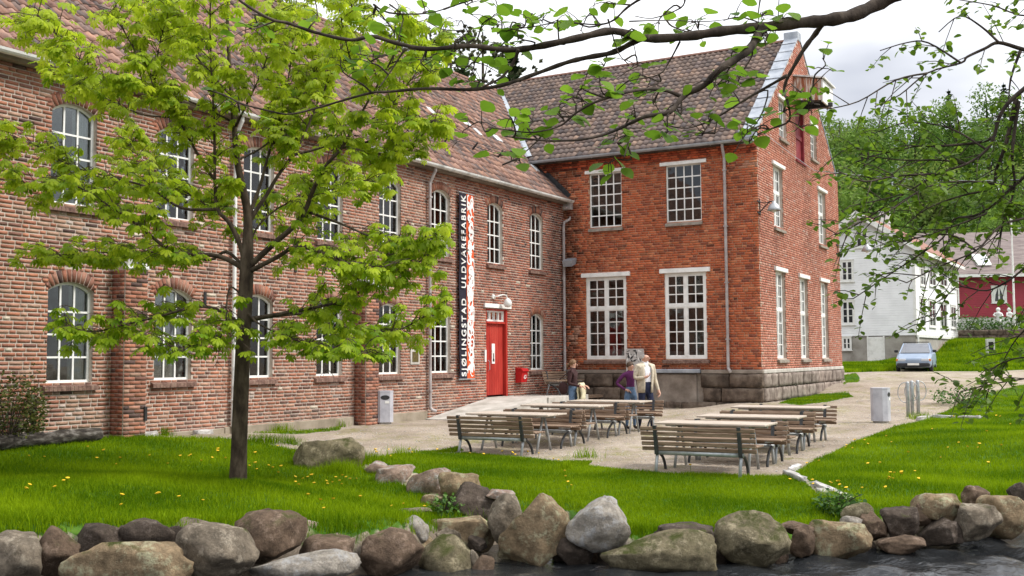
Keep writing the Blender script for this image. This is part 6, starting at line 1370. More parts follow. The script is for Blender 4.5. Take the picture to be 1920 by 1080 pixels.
p = PD(1950, 445, 98); t = thing('blue_house', 'dark blue house gable showing over the red house roof at right edge', 'house', A_([p[0], p[1], 4.])); M = frame(A_([p[0], p[1], 0]), _x, A_([0, 1., 0]), UZ); m_blue = clapboard('blue_clapboard', (.04, .05, .14)); g = MB(M); g.prism([(-4, 4), (4, 4), (4, 10.5), (0, 14.2), (-4, 10.5)], 0, 9, axis=1); g.build('wall', m_blue, t)
g = MB(M)
for sg in (-1, 1): g.add([(0, -.4, 14.3), (sg*4.5, -.4, 10.2), (sg*4.5, 9.4, 10.2), (0, 9.4, 14.3), (0, -.4, 14.6), (sg*4.5, -.4, 10.5), (sg*4.5, 9.4, 10.5), (0, 9.4, 14.6)], [(0, 1, 2, 3), (4, 7, 6, 5), (0, 4, 5, 1), (1, 5, 6, 2)])
g.build('roof', m_white, t)
# garden wall, flagpole, statues, box on the lawn
a, b = PD(1797, 634, 69), PD(2060, 640, 66); a[2] = b[2] = 0; ex = (b-a)/np.linalg.norm(b-a); ey = np.cross(UZ, ex); L = np.linalg.norm(b-a); t = thing('garden_wall', 'dark dry-stone garden wall below the red house', 'wall', a+UZ*2.2); rs = np.random.RandomState(6); g0 = MB(frame(a, ex, ey, UZ)); g0.box(0, L, .1, .5, 1.6, 2.98); g0.build('core', m_concd, t)
for z, hh in ((1.9, .36), (2.27, .34), (2.62, .36)):
    s = 0
    while s < L-.3:
        w = rs.uniform(.4, .95); V, F = chunk(rs, w-.03, .3, hh-.02); g = MB(frame(a+ex*(s+w/2)+ey*.14+UZ*(z+hh/2), ex, ey, UZ)); g.add(V, F); g.build('stone', m_stone, t, smooth=True); s += w
p = PD(1903, 622, 69.5); t = thing('flagpole', 'slim white flagpole in front of the red house', 'flagpole', A_([p[0], p[1], 2.7])); pt = PD(1896, 413, 69.5); g = MB(); g.tube([A_([p[0], p[1], 2.4]), A_([pt[0], p[1], pt[2]])], [.075, .045], 10); g.build('pole', m_white, t); g = MB(); g.add(*ball(A_([pt[0], p[1], pt[2]+.06]), .09)); g.build('knob', m_white, t)
for k, px in enumerate((1872.5, 1893.5)):
    p = PD(px, 609, 71); p = A_([p[0], p[1], p[2]-.15]); t = thing('garden_statue', ['left white garden statue of a child in front of the red house', 'right white garden statue of a child in front of the red house'][k], 'statue', p, .3 if k else -.3, 'garden statues')
    g = MB(); g.bbox(-.22, .22, -.22, .22, -.5, .12, .02); g.build('pedestal', m_offw2, t, True); g = MB(); g.lathe([(.15, .12), (.2, .2), (.17, .5), (.13, .7), (.18, .85), (.2, .95), (.08, 1.02), (.07, 1.05)], 12); g.add(*ball((0, 0, 1.17), .14)); s = -1 if k == 0 else 1
    g.tube([(s*.18, 0, .93), (s*.3, -.1, .8), (s*.22, -.25, .72)], .055, 7); g.tube([(-s*.18, 0, .93), (-s*.26, -.05, .75), (-s*.12, -.2, .68)], .055, 7); g.tube([(-.08, -.05, .12), (-.09, -.06, .5)], .08, 7); g.tube([(.08, -.05, .12), (.09, -.06, .5)], .08, 7); g.build('figure', m_white, t, True, smooth=True)
p = PD(1857, 656, 60); p[2] = zg(p[0], p[1]); t = thing('utility_box', 'small pale box with dark opening standing on the sloping lawn', 'box', p, -.2); g = MB(); g.box(-.19, .19, -.16, .16, -.3, .45)
zz = PD(1857, 642, 60)[2]-p[2]; g = MB(); g.bbox(-.2, -.13, -.2, .2, -.1, zz+.2, .01); g.bbox(.13, .2, -.2, .2, -.1, zz+.2, .01); g.bbox(-.13, .13, -.2, .2, zz+.02, zz+.2, .01); g.build('case', m_offw2, t, True); g = MB(); g.box(-.13, .13, -.1, .2, -.1, zz+.02); g.build('door', m_black, t, True)  # black slab fills the opening, its inner shade put into the colour

# ------------------------------------------------------------------ leaves
def leaf_palmate():
    V = []; F = []
    for a, L in ((-105, .55), (-68, .8), (-33, .97), (0, 1.05), (33, .97), (68, .8), (105, .55)):
        a = math.radians(a); d = A_([math.sin(a), math.cos(a), 0]); n = A_([math.cos(a), -math.sin(a), 0]); z = lambda q: -.34*q*q*L; b = len(V)
        V += [d*0, d*L*.5+n*L*.13+UZ*(z(.5)+.02), d*L*.5-n*L*.13+UZ*(z(.5)+.02), d*L*.78+n*L*.185+UZ*z(.78), d*L*.78-n*L*.185+UZ*z(.78), d*L+UZ*z(1.05)]
        F += [(b, b+1, b+2), (b+1, b+3, b+2), (b+2, b+3, b+4), (b+3, b+5, b+4)]
    return A_(V), A_(F)
def leaf_ovate(w=.36):
    V = []; pr = [(0, 0), (.12, .5), (.38, 1), (.68, .86), (.9, .4), (1, 0)]
    for y, q in pr: V += [(-w*q, y, .08*q-.12*y*y), (0, y, -.12*y*y), (w*q, y, .08*q-.12*y*y)]
    F = []
    for i in range(5):
        b = 3*i
        for k in (0, 1): F += [(b+k, b+k+1, b+k+4), (b+k, b+k+4, b+k+3)]
    return A_(V), A_(F)
LPV, LPF = leaf_palmate(); LOV, LOF = leaf_ovate()
def rotm(yaw, pit, roll):
    cy, sy, cp, sp, cr, sr = math.cos(yaw), math.sin(yaw), math.cos(pit), math.sin(pit), math.cos(roll), math.sin(roll)
    Rz = A_([[cy, -sy, 0], [sy, cy, 0], [0, 0, 1]]); Rx = A_([[1, 0, 0], [0, cp, -sp], [0, sp, cp]]); Ry = A_([[cr, 0, sr], [0, 1, 0], [-sr, 0, cr]]); return Rz@Rx@Ry
def put_leaves(par, P, R, sc, val, base, m, n_single, name='crown'):
    Ms = np.zeros((len(P), 4, 4)); Ms[:, :3, :3] = A_(R)*A_(sc)[:, None, None]; Ms[:, :3, 3] = A_(P); Ms[:, 3, 3] = 1; val = A_(val); V0, F0 = base
    v = A_(P)-CAMO; w = v@CF; px = 960+FPX*(v@CX)/np.maximum(w, .1); py = 540-FPX*(v@CU)/np.maximum(w, .1); size = np.where((w > .3) & (px > 5) & (px < 1915) & (py > 5) & (py < 1075), A_(sc)/np.maximum(w, .1), 0); od = np.argsort(-size)[:n_single]; od = od[size[od] > 0]; sg = np.zeros(len(P), bool); sg[od] = True
    if (~sg).sum(): V, F = repl(V0, F0, Ms[~sg]); cr = obj(name, V, F, m, par, val=np.repeat(val[~sg], len(V0)), kind='stuff')
    else: cr = par
    vm = []
    for q in range(7):
        me = mesh_np('leaf', V0, F0); a = me.attributes.new('val', 'FLOAT', 'POINT'); a.data.foreach_set('value', np.full(len(V0), q/6, np.float32)); me.materials.append(m); vm.append(me)
    for i in od: inst('leaf', vm[int(np.clip(round(val[i]*6), 0, 6))], cr, Ms[i])
    return cr
m_bark = material('bark', [(.022, .017, .013), (.055, .042, .032), (.10, .08, .06)], .95, 9, 6, .7, 22, stretch=(1, 1, .35), coords='world')
m_barkc = material('chestnut_bark', [(.03, .021, .014), (.065, .047, .03), (.11, .085, .058)], .95, 10, 6, .6, 25, stretch=(1, 1, .4), coords='world')
m_lchest = leaf_mat('chestnut_leaf', (.17, .31, .008), (.49, .60, .03), .58)
m_lalder = leaf_mat('alder_leaf', (.075, .17, .01), (.22, .38, .03), .55)
m_lright = leaf_mat('beech_leaf', (.07, .14, .012), (.23, .37, .03), .5)

# ------------------------------------------------------------------ young chestnut on the lawn
def chestnut():
    D0 = 13.0; b0 = PG(447, 906); D0 = b0[1]; t = thing('chestnut_tree', 'young chestnut tree in fresh green leaf on the left lawn', 'tree', b0); rs = np.random.RandomState(12)
    k = D0/FPX
    tr = [(445, 925, 24), (446, 905, 20.5), (448, 850, 18), (451, 760, 17.5), (456, 640, 16.5), (461, 540, 16), (463, 490, 15.5), (465, 430, 10.5), (462, 385, 9.5), (446, 310, 7.5), (438, 220, 6), (430, 120, 4.5), (426, 20, 3.5), (424, -90, 2)]
    g = MB(); g.tube(smooth_path([PD(x, y, D0) for x, y, _ in tr], 3), np.interp(np.linspace(0, len(tr)-1, (len(tr)-1)*3+1), range(len(tr)), [r*k*.82 for _, _, r in tr]), 14); g.build('trunk', m_barkc, t, smooth=True)
    BR = [([(462, 508), (430, 488), (395, 478), (330, 475), (280, 440), (240, 408), (195, 380), (150, 352), (110, 335)], 9, -.25), ([(463, 505), (450, 460), (430, 418), (408, 392), (403, 340), (402, 250), (398, 160), (394, 60), (396, -60)], 9, -.15), ([(465, 502), (510, 460), (550, 425), (572, 395), (590, 350), (612, 310), (640, 278), (662, 240), (690, 190), (730, 120), (765, 40)], 10.5, -.3), ([(466, 510), (520, 482), (560, 462), (620, 480), (665, 497), (720, 500)], 9, -.55),
        ([(465, 420), (482, 392), (500, 365), (522, 328), (550, 290), (572, 250), (592, 200), (622, 140), (650, 60), (665, -20)], 8, .3), ([(464, 410), (478, 375), (490, 340), (502, 295), (520, 240), (540, 150), (552, 50), (558, -40)], 7, .55), ([(410, 345), (386, 315), (360, 270), (332, 220), (290, 150), (250, 90), (212, 20)], 6, -.3), ([(455, 610), (410, 582), (370, 575), (310, 590), (250, 605), (175, 622), (125, 610)], 6.5, -.3), ([(458, 600), (540, 586), (620, 570), (680, 546), (730, 520), (790, 488)], 7, -.2), ([(457, 604), (520, 592), (600, 590), (660, 618), (735, 622), (800, 592), (838, 572)], 6, .45),
        ([(461, 505), (425, 472), (390, 488), (320, 472), (240, 478), (160, 482), (85, 482)], 6, .5), ([(552, 290), (592, 280), (650, 266), (718, 290), (770, 280), (828, 232)], 5, .2), ([(407, 392), (340, 390), (280, 352), (200, 330), (130, 310), (62, 270), (20, 260)], 5.5, .35), ([(150, 352), (108, 330), (70, 348), (25, 335)], 3.5, -.2), ([(640, 278), (700, 262), (760, 232), (815, 226)], 4.5, -.3), ([(572, 395), (640, 420), (710, 448), (780, 452), (840, 440)], 5, -.4), ([(440, 240), (470, 180), (500, 110), (520, 20)], 4.5, -.6), ([(434, 180), (380, 120), (330, 60), (290, 0)], 4, .6), ([(438, 230), (400, 210), (330, 180), (250, 160), (180, 140), (120, 80), (70, 30)], 4, -.6),
        ([(445, 300), (500, 270), (560, 200), (600, 120), (640, 100)], 4, .9), ([(458, 560), (430, 540), (420, 620), (390, 640), (330, 655)], 3.5, -.8), ([(458, 580), (490, 610), (560, 640), (620, 655), (690, 660)], 4, -.7), ([(462, 500), (480, 430), (540, 380), (640, 350), (720, 330)], 4.5, .9), ([(462, 500), (440, 430), (380, 380), (300, 330), (230, 260)], 4.5, .9), ([(662, 240), (720, 210), (770, 150), (800, 110)], 4, -.2), ([(690, 190), (660, 120), (640, 40), (630, -30)], 3.5, -.5), ([(332, 220), (270, 215), (210, 190), (150, 150), (60, 40)], 3.5, .3), ([(730, 120), (780, 100), (830, 60)], 3, 0.2), ([(290, 150), (300, 80), (320, 10)], 3, -.4)]
    P, R, S, Vv = [], [], [], []; tw = MB(); bmb = MB()
    def cluster(c, out, n, sz):
        for i in range(n):
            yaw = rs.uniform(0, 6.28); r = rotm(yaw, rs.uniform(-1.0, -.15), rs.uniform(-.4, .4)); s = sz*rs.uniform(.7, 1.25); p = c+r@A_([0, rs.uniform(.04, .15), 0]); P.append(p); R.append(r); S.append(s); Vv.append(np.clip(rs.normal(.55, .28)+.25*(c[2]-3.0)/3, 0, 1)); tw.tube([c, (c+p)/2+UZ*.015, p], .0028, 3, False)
    for pts, r0, dsl in BR:
        q = A_(pts, float); ln = np.concatenate([[0], np.cumsum(np.hypot(*np.diff(q, axis=0).T))]); pw = A_([PD(x, y, D0+dsl*l*k) for (x, y), l in zip(q, ln)]); sp = smooth_path(pw, 4); n = len(sp); rad = r0*k*.60*(.22+.78*np.linspace(1, 0, n)**1.3); bmb.tube(sp, rad, 8)
        sl = np.concatenate([[0], np.cumsum(np.linalg.norm(np.diff(sp, axis=0), axis=1))]); L = sl[-1]; s = L*.22
        while s < L:
            i = int(np.searchsorted(sl, s)); i = min(i, n-1); p = sp[i]; T = sp[min(i+1, n-1)]-sp[max(i-1, 0)]; T /= np.linalg.norm(T)
            a = rs.normal(size=3); a[2] = abs(a[2])*.4-.1; a = a-(a@T)*T; a /= np.linalg.norm(a); e = p+(a*.8+T*.5)*rs.uniform(.15, .5); tw.tube([p, (p+e)/2+UZ*.03, e], [.006, .005, .003], 5, False)
            cluster(e, a, rs.randint(4, 8), .105)
            if rs.rand() < .4: m_ = (p+e)/2; cluster(m_, a, 3, .085)
            s += rs.uniform(.024, .058)
        cluster(sp[-1], T, 9, .11)
    bmb.build('branches', m_barkc, t, smooth=True); tw.build('twigs', m_barkc, t, kind='stuff')
    kp = [i for i, p in enumerate(P) if proj(p)[0] < 846 and not (proj(p)[1] > 668)]; P, R, S, Vv = [[q[i] for i in kp] for q in (P, R, S, Vv)]
    put_leaves(t, P, R, S, Vv, (LPV, LPF), m_lchest, 300); print('chestnut leaves', len(P))
chestnut()

# ------------------------------------------------------------------ tree reaching in over the river from the right (near)
def overhang():
    base = A_([4.6, 2.6, 0]); base[2] = zg(base[0], base[1]); t = thing('overhanging_tree', 'near tree whose bare dark branch with round leaves reaches across the top', 'tree', base); rs = np.random.RandomState(33)
    D = 4.3; k = D/FPX; P, R, S, Vv = [], [], [], []; br = MB(); tw = MB(); PTS = []
    e = PD(1690, -16, D+.1); g = MB(); g.tube(smooth_path([base-UZ*.3, base+UZ*1.2, base+A_([-.1, .1, 2.6]), base+A_([-.3, .2, 4.0]), base+A_([-.2, .3, 6])], 4), np.linspace(.17, .06, 17), 12); g.build('trunk', m_bark, t, smooth=True)
    br.tube(smooth_path([base+A_([-.12, .1, 2.55]), base+A_([-1.2, .8, 2.95]), e+A_([.5, -.1, .08]), e], 5), np.linspace(.05, 17*k*.95, 16), 10)
    B = [([(1690, -16), (1650, 5), (1600, 28), (1550, 38), (1500, 43), (1420, 52), (1350, 59), (1290, 68), (1210, 72), (1150, 58), (1090, 70), (1020, 85), (970, 93), (930, 92), (880, 86), (800, 92), (740, 80), (697, 68), (658, 75), (592, 61), (539, 43), (508, 36), (455, 5), (430, -20)], 15, 3.2, 0),
        ([(1215, 70), (1190, 78), (1150, 98), (1100, 108), (1060, 118), (1000, 140), (940, 160), (880, 168), (800, 166), (730, 172), (697, 174), (647, 187), (600, 201), (544, 214), (505, 208), (455, 195), (420, 178), (383, 167)], 6.5, 2, .1), ([(1432, 53), (1420, 68), (1400, 97), (1350, 130), (1320, 160), (1282, 180), (1256, 210), (1212, 218), (1180, 232), (1140, 250), (1090, 262), (1030, 264), (985, 260), (945, 255)], 9.5, 2, -.15), ([(1545, 40), (1530, 62), (1510, 88), (1490, 122), (1475, 150), (1470, 172), (1477, 192), (1480, 226), (1450, 240), (1420, 252)], 6, 2.2, .15),
        ([(1475, 142), (1440, 162), (1400, 185), (1340, 222), (1290, 240), (1250, 235)], 3.5, 1.6, .2), ([(1277, 181), (1240, 168), (1190, 170), (1120, 190), (1080, 212), (1050, 236), (1000, 248), (955, 244), (915, 238)], 3.8, 1.5, -.2), ([(1205, -5), (1175, 15), (1150, 38), (1120, 46), (1050, 42), (1000, 50), (960, 55)], 2.8, 1.3, .1), ([(1285, -5), (1276, 15), (1225, 34), (1190, 30)], 2, 1, .2), ([(700, 8), (730, 24), (800, 25), (860, 8), (900, -5)], 2.2, 1.2, 0), ([(1426, -5), (1422, 25), (1424, 50)], 1.6, 1.2, 0), ([(972, 93), (962, 118), (940, 145), (905, 163)], 4, 2.5, 0), ([(1275, 78), (1255, 115), (1235, 140), (1180, 152), (1155, 172)], 2, 1.2, .1), ([(1525, 195), (1520, 170), (1545, 140), (1560, 128)], 1.8, 1, .1), ([(1340, 250), (1345, 222), (1340, 218)], 1.8, 1.2, .1), ([(1172, 236), (1178, 265), (1170, 295)], 3, 1.6, -.15), ([(1010, 262), (985, 285), (965, 305)], 1.6, 1, -.1), ([(1140, 36), (1147, 60), (1160, 100), (1180, 122)], 1.8, 1.1, 0), ([(760, 90), (735, 130), (710, 165)], 2.2, 1.4, 0), ([(730, 8), (755, 30), (750, 60), (735, 120)], 1.6, 1.2, .1), ([(880, 86), (865, 60), (830, 55), (800, 40)], 1.5, 1, .1), ([(1180, 40), (1250, 38), (1330, 40), (1400, 30)], 1.4, .9, .2)]
    for pts, r0, r1, dd in B:
        q = A_(pts, float); sp = smooth_path([PD(x, y, D+dd*min(1, i/3)+.03*math.sin(i*1.7)) for i, (x, y) in enumerate(q)], 4); br.tube(sp, (r1*.8+(r0-r1*.8)*np.linspace(1, 0, len(sp))**1.8)*k*(1+.12*np.sin(np.arange(len(sp))*1.9)), 8); PTS.append(sp)
    br.build('branch', m_bark, t, smooth=True); AP = np.vstack(PTS)
    CL = [(745, 18, 25, 3), (795, 12, 25, 3), (875, 12, 30, 4), (940, 25, 20, 3), (1000, 22, 20, 3), (1020, 10, 15, 2), (905, 45, 35, 7), (950, 48, 25, 5), (985, 45, 20, 3), (1045, 50, 20, 3), (1080, 25, 15, 2), (1110, 5, 25, 4), (1150, 8, 20, 3), (1250, 5, 15, 2), (1320, 12, 25, 4), (1395, 28, 15, 2), (1425, 30, 25, 5), (1475, 25, 18, 3), (1305, 35, 20, 4), (860, 80, 20, 4), (890, 115, 28, 7), (900, 135, 30, 8), (880, 60, 15, 2), (975, 78, 15, 2), (1200, 110, 28, 6), (1220, 125, 20, 4), (1140, 100, 15, 2), (1170, 70, 8, 1), (1430, 70, 15, 2), (1430, 85, 12, 1), (1370, 105, 15, 2), (1385, 145, 22, 5), (1350, 155, 25, 5), (1320, 168, 18, 3), (1400, 165, 12, 2), (1225, 195, 20, 4), (1070, 200, 30, 6), (1090, 185, 20, 4), (1040, 215, 30, 7), (985, 230, 35, 8), (960, 245, 20, 4), (900, 240, 20, 4), (955, 285, 20, 5), (970, 310, 12, 2), (1160, 235, 30, 6), (1190, 225, 20, 3), (1165, 270, 22, 5), (1155, 300, 18, 4), (1240, 260, 18, 4), (1320, 250, 30, 6), (1335, 215, 12, 2), (1410, 240, 25, 5), (1440, 225, 25, 5), (1490, 190, 20, 4), (1510, 160, 22, 4), (1525, 195, 20, 5), (1545, 125, 18, 3), (1500, 215, 18, 3), (1225, 160, 25, 4), (1260, 200, 15, 3), (800, 100, 25, 4), (790, 120, 25, 4), (690, 120, 30, 6), (700, 105, 20, 4), (640, 130, 20, 3), (730, 40, 15, 2), (420, 165, 20, 4), (480, 60, 20, 3), (590, 20, 20, 4), (480, 45, 15, 3), (700, 20, 20, 2), (1015, 240, 20, 4), (1120, 195, 18, 3), (1440, 200, 14, 3)]
    for x, y, r, n in CL:
        cc = PD(x, y, D); j = np.argmin(np.linalg.norm((AP-cc)*A_([1, .4, 1]), axis=1)); st = [0]+np.cumsum([len(q) for q in PTS]).tolist(); lo = max(s_ for s_ in st if s_ <= j); b0 = AP[max(lo, j-rs.randint(0, 4))]; cc[1] = b0[1]+rs.uniform(-.12, .12); v0 = cc-b0; sp = smooth_path([b0, b0+v0*.4+rs.normal(size=3)*.02, cc, cc+v0*.25+rs.normal(size=3)*.03], 3); tw.tube(sp, np.linspace(.0045, .002, len(sp)), 5, False)
        for i in range(n+2):
            b = sp[rs.randint(len(sp)//2, len(sp))]; c = b+rs.normal(size=3)*A_([r*.75*k, .07, r*.5*k]); v = c-b; tw.tube([b, b+v*.5+UZ*.006, c], [.0022, .0018, .0014], 4, False)
            yaw = math.atan2(-v[0], v[1])+rs.normal()*.7; P.append(c); R.append(rotm(yaw, rs.uniform(-.7, .5), rs.uniform(-.6, .6))); S.append(rs.uniform(.038, .078)); Vv.append(np.clip(rs.normal(.5, .25), 0, 1))
    tw.build('twigs', m_bark, t, kind='stuff'); put_leaves(t, P, R, S, Vv, (LOV*A_([1.25, 1, 1]), LOF), m_lalder, 300, 'leaves'); print('alder', len(P))
overhang()

# ------------------------------------------------------------------ tree at the right edge
def right_tree():
    base = A_([6.6, 7.6, 0]); base[2] = zg(base[0], base[1]); t = thing('riverside_tree', 'dark limbed tree with small leaves spreading in from the right edge', 'tree', base); rs = np.random.RandomState(44); D = 8.4; k = D/FPX
    g = MB(); g.tube(smooth_path([base-UZ*.4, base+A_([-.1, 0, 1.5]), base+A_([-.3, .1, 3.0]), base+A_([-.4, .2, 5]), base+A_([-.3, .3, 7.5])], 4), np.linspace(.19, .07, 17), 12); g.build('trunk', m_bark, t, smooth=True)
    B = [([(2100, 120), (1990, 110), (1920, 93), (1873, 80), (1847, 91), (1813, 107), (1802, 118), (1739, 137), (1687, 178), (1640, 200)], 7, .1), ([(2100, 60), (2000, 130), (1945, 150), (1920, 167), (1891, 193), (1873, 222), (1865, 252), (1850, 281), (1813, 307), (1758, 326), (1702, 359), (1654, 374), (1600, 385)], 8, -.1), ([(1865, 255), (1836, 267), (1758, 274), (1717, 274), (1665, 285), (1590, 275)], 4, .3), ([(1905, 185), (1887, 267), (1869, 315), (1858, 352), (1802, 367), (1740, 390), (1700, 420)], 5.5, .2), ([(1910, 190), (1898, 285), (1902, 352), (1880, 420), (1870, 470)], 4.5, 0), ([(1913, 96), (1895, 148), (1891, 200)], 4, 0), ([(2050, 250), (1960, 300), (1900, 350), (1840, 400), (1786, 412), (1768, 446), (1720, 480), (1660, 520), (1600, 560)], 5, .3), ([(2050, 350), (1950, 400), (1877, 423), (1830, 470), (1760, 500), (1700, 530)], 4.5, -.3), ([(2060, 430), (1960, 470), (1900, 520), (1850, 545), (1790, 540), (1750, 600)], 4, .1), ([(1873, 80), (1840, 50), (1800, 30), (1760, 60)], 3, .2), ([(2020, 0), (1930, 30), (1860, 10), (1800, 0)], 3.5, .3), ([(1802, 118), (1740, 80), (1700, 80), (1650, 95)], 2.5, .4), ([(1739, 137), (1680, 150), (1610, 190), (1550, 205)], 2.5, -.2), ([(1758, 326), (1680, 330), (1620, 340), (1570, 320)], 3, -.3), ([(1813, 307), (1760, 300), (1690, 300), (1610, 290)], 3, .4), ([(2100, 640), (2000, 690), (1920, 710), (1860, 720), (1800, 735)], 3, .3), ([(2000, 690), (1930, 670), (1880, 680), (1850, 700)], 2.5, .1), ([(1990, 560), (1920, 620), (1890, 660), (1850, 740)], 2.2, .5), ([(1702, 359), (1640, 400), (1590, 430), (1565, 440)], 2.2, .3), ([(1850, 281), (1780, 240), (1700, 230), (1640, 250)], 2.6, .6), ([(1900, 350), (1820, 340), (1740, 350), (1660, 400), (1600, 420)], 2.6, -.5), ([(1830, 470), (1780, 440), (1700, 450), (1640, 470)], 2.4, .5), ([(1850, 400), (1800, 420), (1740, 440), (1690, 455)], 2.4, -.1)]
    P, R, S, Vv = [], [], [], []; br = MB(); tw = MB()
    hub = base+A_([-.25, .1, 3.0])
    for bi, (pts, r0, dd) in enumerate(B):
        pw = [PD(x, y, D+dd*min(1, i/3)) for i, (x, y) in enumerate(pts)]
        if pts[0][0] > 1980: pw = [hub+UZ*rs.uniform(-.6, 1.6)]+pw
        sp = smooth_path(pw, 4); n = len(sp); br.tube(sp, (1.0+(r0*.85-1.0)*np.linspace(1, 0, n)**1.3)*k, 7)
        sl = np.concatenate([[0], np.cumsum(np.linalg.norm(np.diff(sp, axis=0), axis=1))]); L = sl[-1]; s = L*.12
        while s < L:
            i = min(int(np.searchsorted(sl, s)), n-1); p = sp[i]; px, py = proj(p)
            T = sp[min(i+1, n-1)]-sp[max(i-1, 0)]; T /= np.linalg.norm(T); a = rs.normal(size=3); a -= (a@T)*T; a /= np.linalg.norm(a); ln = rs.uniform(.12, .42); e = p+(a*.75+T*.7-UZ*.1)*ln; mid = (p+e)/2+UZ*.02
            if px < 2020: tw.tube([p, mid, e], [.0045, .0035, .002], 4, False)
            for q in np.linspace(.3, 1, int(4+ln*16)):
                c = p+(e-p)*q+rs.normal(size=3)*.022; P.append(c); R.append(rotm(rs.uniform(0, 6.28), rs.uniform(-.9, .3), rs.uniform(-.5, .5))); S.append(rs.uniform(.045, .078)); Vv.append(np.clip(rs.normal(.4, .28), 0, 1))
            s += rs.uniform(.05, .11) if py > 230 else rs.uniform(.10, .2)
    br.build('branches', m_bark, t, smooth=True); tw.build('twigs', m_bark, t, kind='stuff'); put_leaves(t, P, R, S, Vv, (LOV, LOF), m_lright, 300); print('right', len(P))
right_tree()

# ------------------------------------------------------------------ trees behind
def lump_tree(seed, H, W, nl, lumps=14, gap=.55):
    rs = np.random.RandomState(seed); P = []; val = []; L = []
    for i in range(lumps):
        a = rs.uniform(0, 6.28); r = W*.5*rs.uniform(.1, .72); z = H*rs.uniform(.32, .86); r *= math.sqrt(max(.08, 1-((z/H-.55)/.5)**2)); L.append((A_([r*math.cos(a), r*math.sin(a), z]), W*rs.uniform(.15, .26), rs.uniform(.2, .8)))
    V, F, VA = [], [], []
    for i in range(nl):
        c, rad, v = L[rs.randint(lumps)]; d = rs.normal(size=3); d /= np.linalg.norm(d); p = c+d*rad*rs.uniform(gap, 1.12)*A_([1, 1, .8]); s = rs.uniform(.10, .22)*H/12; n = d+rs.normal(size=3)*.7; n /= np.linalg.norm(n); a = np.cross(n, rs.normal(size=3)); a /= np.linalg.norm(a)+1e-9; b = np.cross(n, a); k = len(V); V += [p+a*s, p+b*s*.6, p-a*s, p-b*s*.6]; F.append((k, k+1, k+2, k+3)); VA += [np.clip(v+rs.normal()*.2, 0, 1)]*4
    return A_(V), A_(F), A_(VA), L
def make_tree(name, seed, H, W, nl, m, lumps=14):
    t = thing(name, 'x', 'tree'); V, F, VA, L = lump_tree(seed, H, W, nl, lumps); g = MB(); g.tube([(0, 0, -.5), (.05, 0, H*.3), (0, .05, H*.6), (0, 0, H*.85)], [.022*H, .017*H, .010*H, .003*H], 7)
    for c, r, _ in L[:9]: g.tube([(0, 0, max(H*.2, c[2]*.6)), c*.6+A_([0, 0, c[2]*.25]), c], [.008*H, .005*H, .002*H], 5)
    g.build('trunk', m_bark, t, True); obj('crown', V, F, m, t, True, val=VA); return t
def make_spruce(name, seed, H, W, m, pine=False):
    rs = np.random.RandomState(seed); t = thing(name, 'x', 'tree'); g = MB(); g.tube([(0, 0, -.5), (0, 0, H*.5), (0, 0, H)], [.017*H, .011*H, .002*H], 7); g.build('trunk', m_bark, t, True); V, F, VA = [], [], []; z0 = H*(.12 if not pine else .5); nlev = 26 if not pine else 15
    for l in range(nlev):
        z = z0+(H-z0)*(l/nlev)**.9; q = (H-z)/(H-z0); r = W*.5*(q**.8 if not pine else math.sin(math.pi*min(1, .12+.86*q))**.7)*rs.uniform(.75, 1.1); nb = rs.randint(6, 10) if not pine else rs.randint(4, 7)
        for b in range(nb):
            a = rs.uniform(0, 6.28); d = A_([math.cos(a), math.sin(a), 0]); sd = A_([-math.sin(a), math.cos(a), 0]); rr = r*rs.uniform(.6, 1.1); v = rs.rand()
            for s in (np.linspace(.12, 1, 8) if not pine else np.linspace(.45, 1, 5)):
                c = A_([0, 0, z])+d*rr*s+UZ*((-.28*s*s*rr) if not pine else .15*s*rr)+rs.normal(size=3)*(.06 if not pine else .16)
                for e in range(3 if not pine else 5): w = (.10+.2*(1-s))*rr*.8+.10 if not pine else rs.uniform(.14, .3); ang = rs.normal()*.8; u = sd*math.cos(ang)+d*.6*math.sin(ang)+rs.normal(size=3)*.25; n_ = d*.30+UZ*rs.normal()*.2; k = len(V); V += [c-u*w*.5, c+n_*.35, c+u*w*.5, c-UZ*.14-d*.1]; F.append((k, k+1, k+2, k+3)); VA += [np.clip(v*.6+rs.rand()*.4, 0, 1)]*4
    obj('crown', V, A_(F), m, t, True, val=VA); return t
m_fol = leaf_mat('hill_foliage', (.05, .12, .015), (.18, .29, .045), .35, .8); m_fol2 = leaf_mat('birch_foliage', (.09, .16, .03), (.26, .33, .07), .4, .8); m_con = leaf_mat('conifer_foliage', (.018, .038, .016), (.06, .10, .035), .2, .8); m_pin = leaf_mat('pine_foliage', (.07, .085, .05), (.19, .20, .12), .3, .8)
protos = [make_tree('broadleaf_tree', 1, 13, 9, 3800, m_fol), make_tree('broadleaf_tree', 2, 11, 8, 3200, m_fol), make_tree('birch_tree', 3, 13, 7, 2200, m_fol2, 18), make_spruce('spruce_tree', 4, 13, 7.5, m_con), make_spruce('pine_tree', 5, 17, 6.5, m_pin, True)]
usedp = set()
def plant(i, x, y, s, label, group, z=None, rz=None):
    p = protos[i]; o = p if i not in usedp else copy_tree(p); usedp.add(i); o.location = (x, y, zg(x, y) if z is None else z); o.scale = (s, s, s); o.rotation_euler = (0, 0, random.uniform(0, 6.28) if rz is None else rz); o['label'] = label; o['group'] = group; return o
rs = np.random.RandomState(5)
LB = ['leafy green tree on the wooded hillside behind the houses', 'leafy green tree on the wooded hillside behind the houses', 'pale green birch on the wooded hillside', 'dark spruce rising from the wooded hillside', 'pine on the wooded hillside']
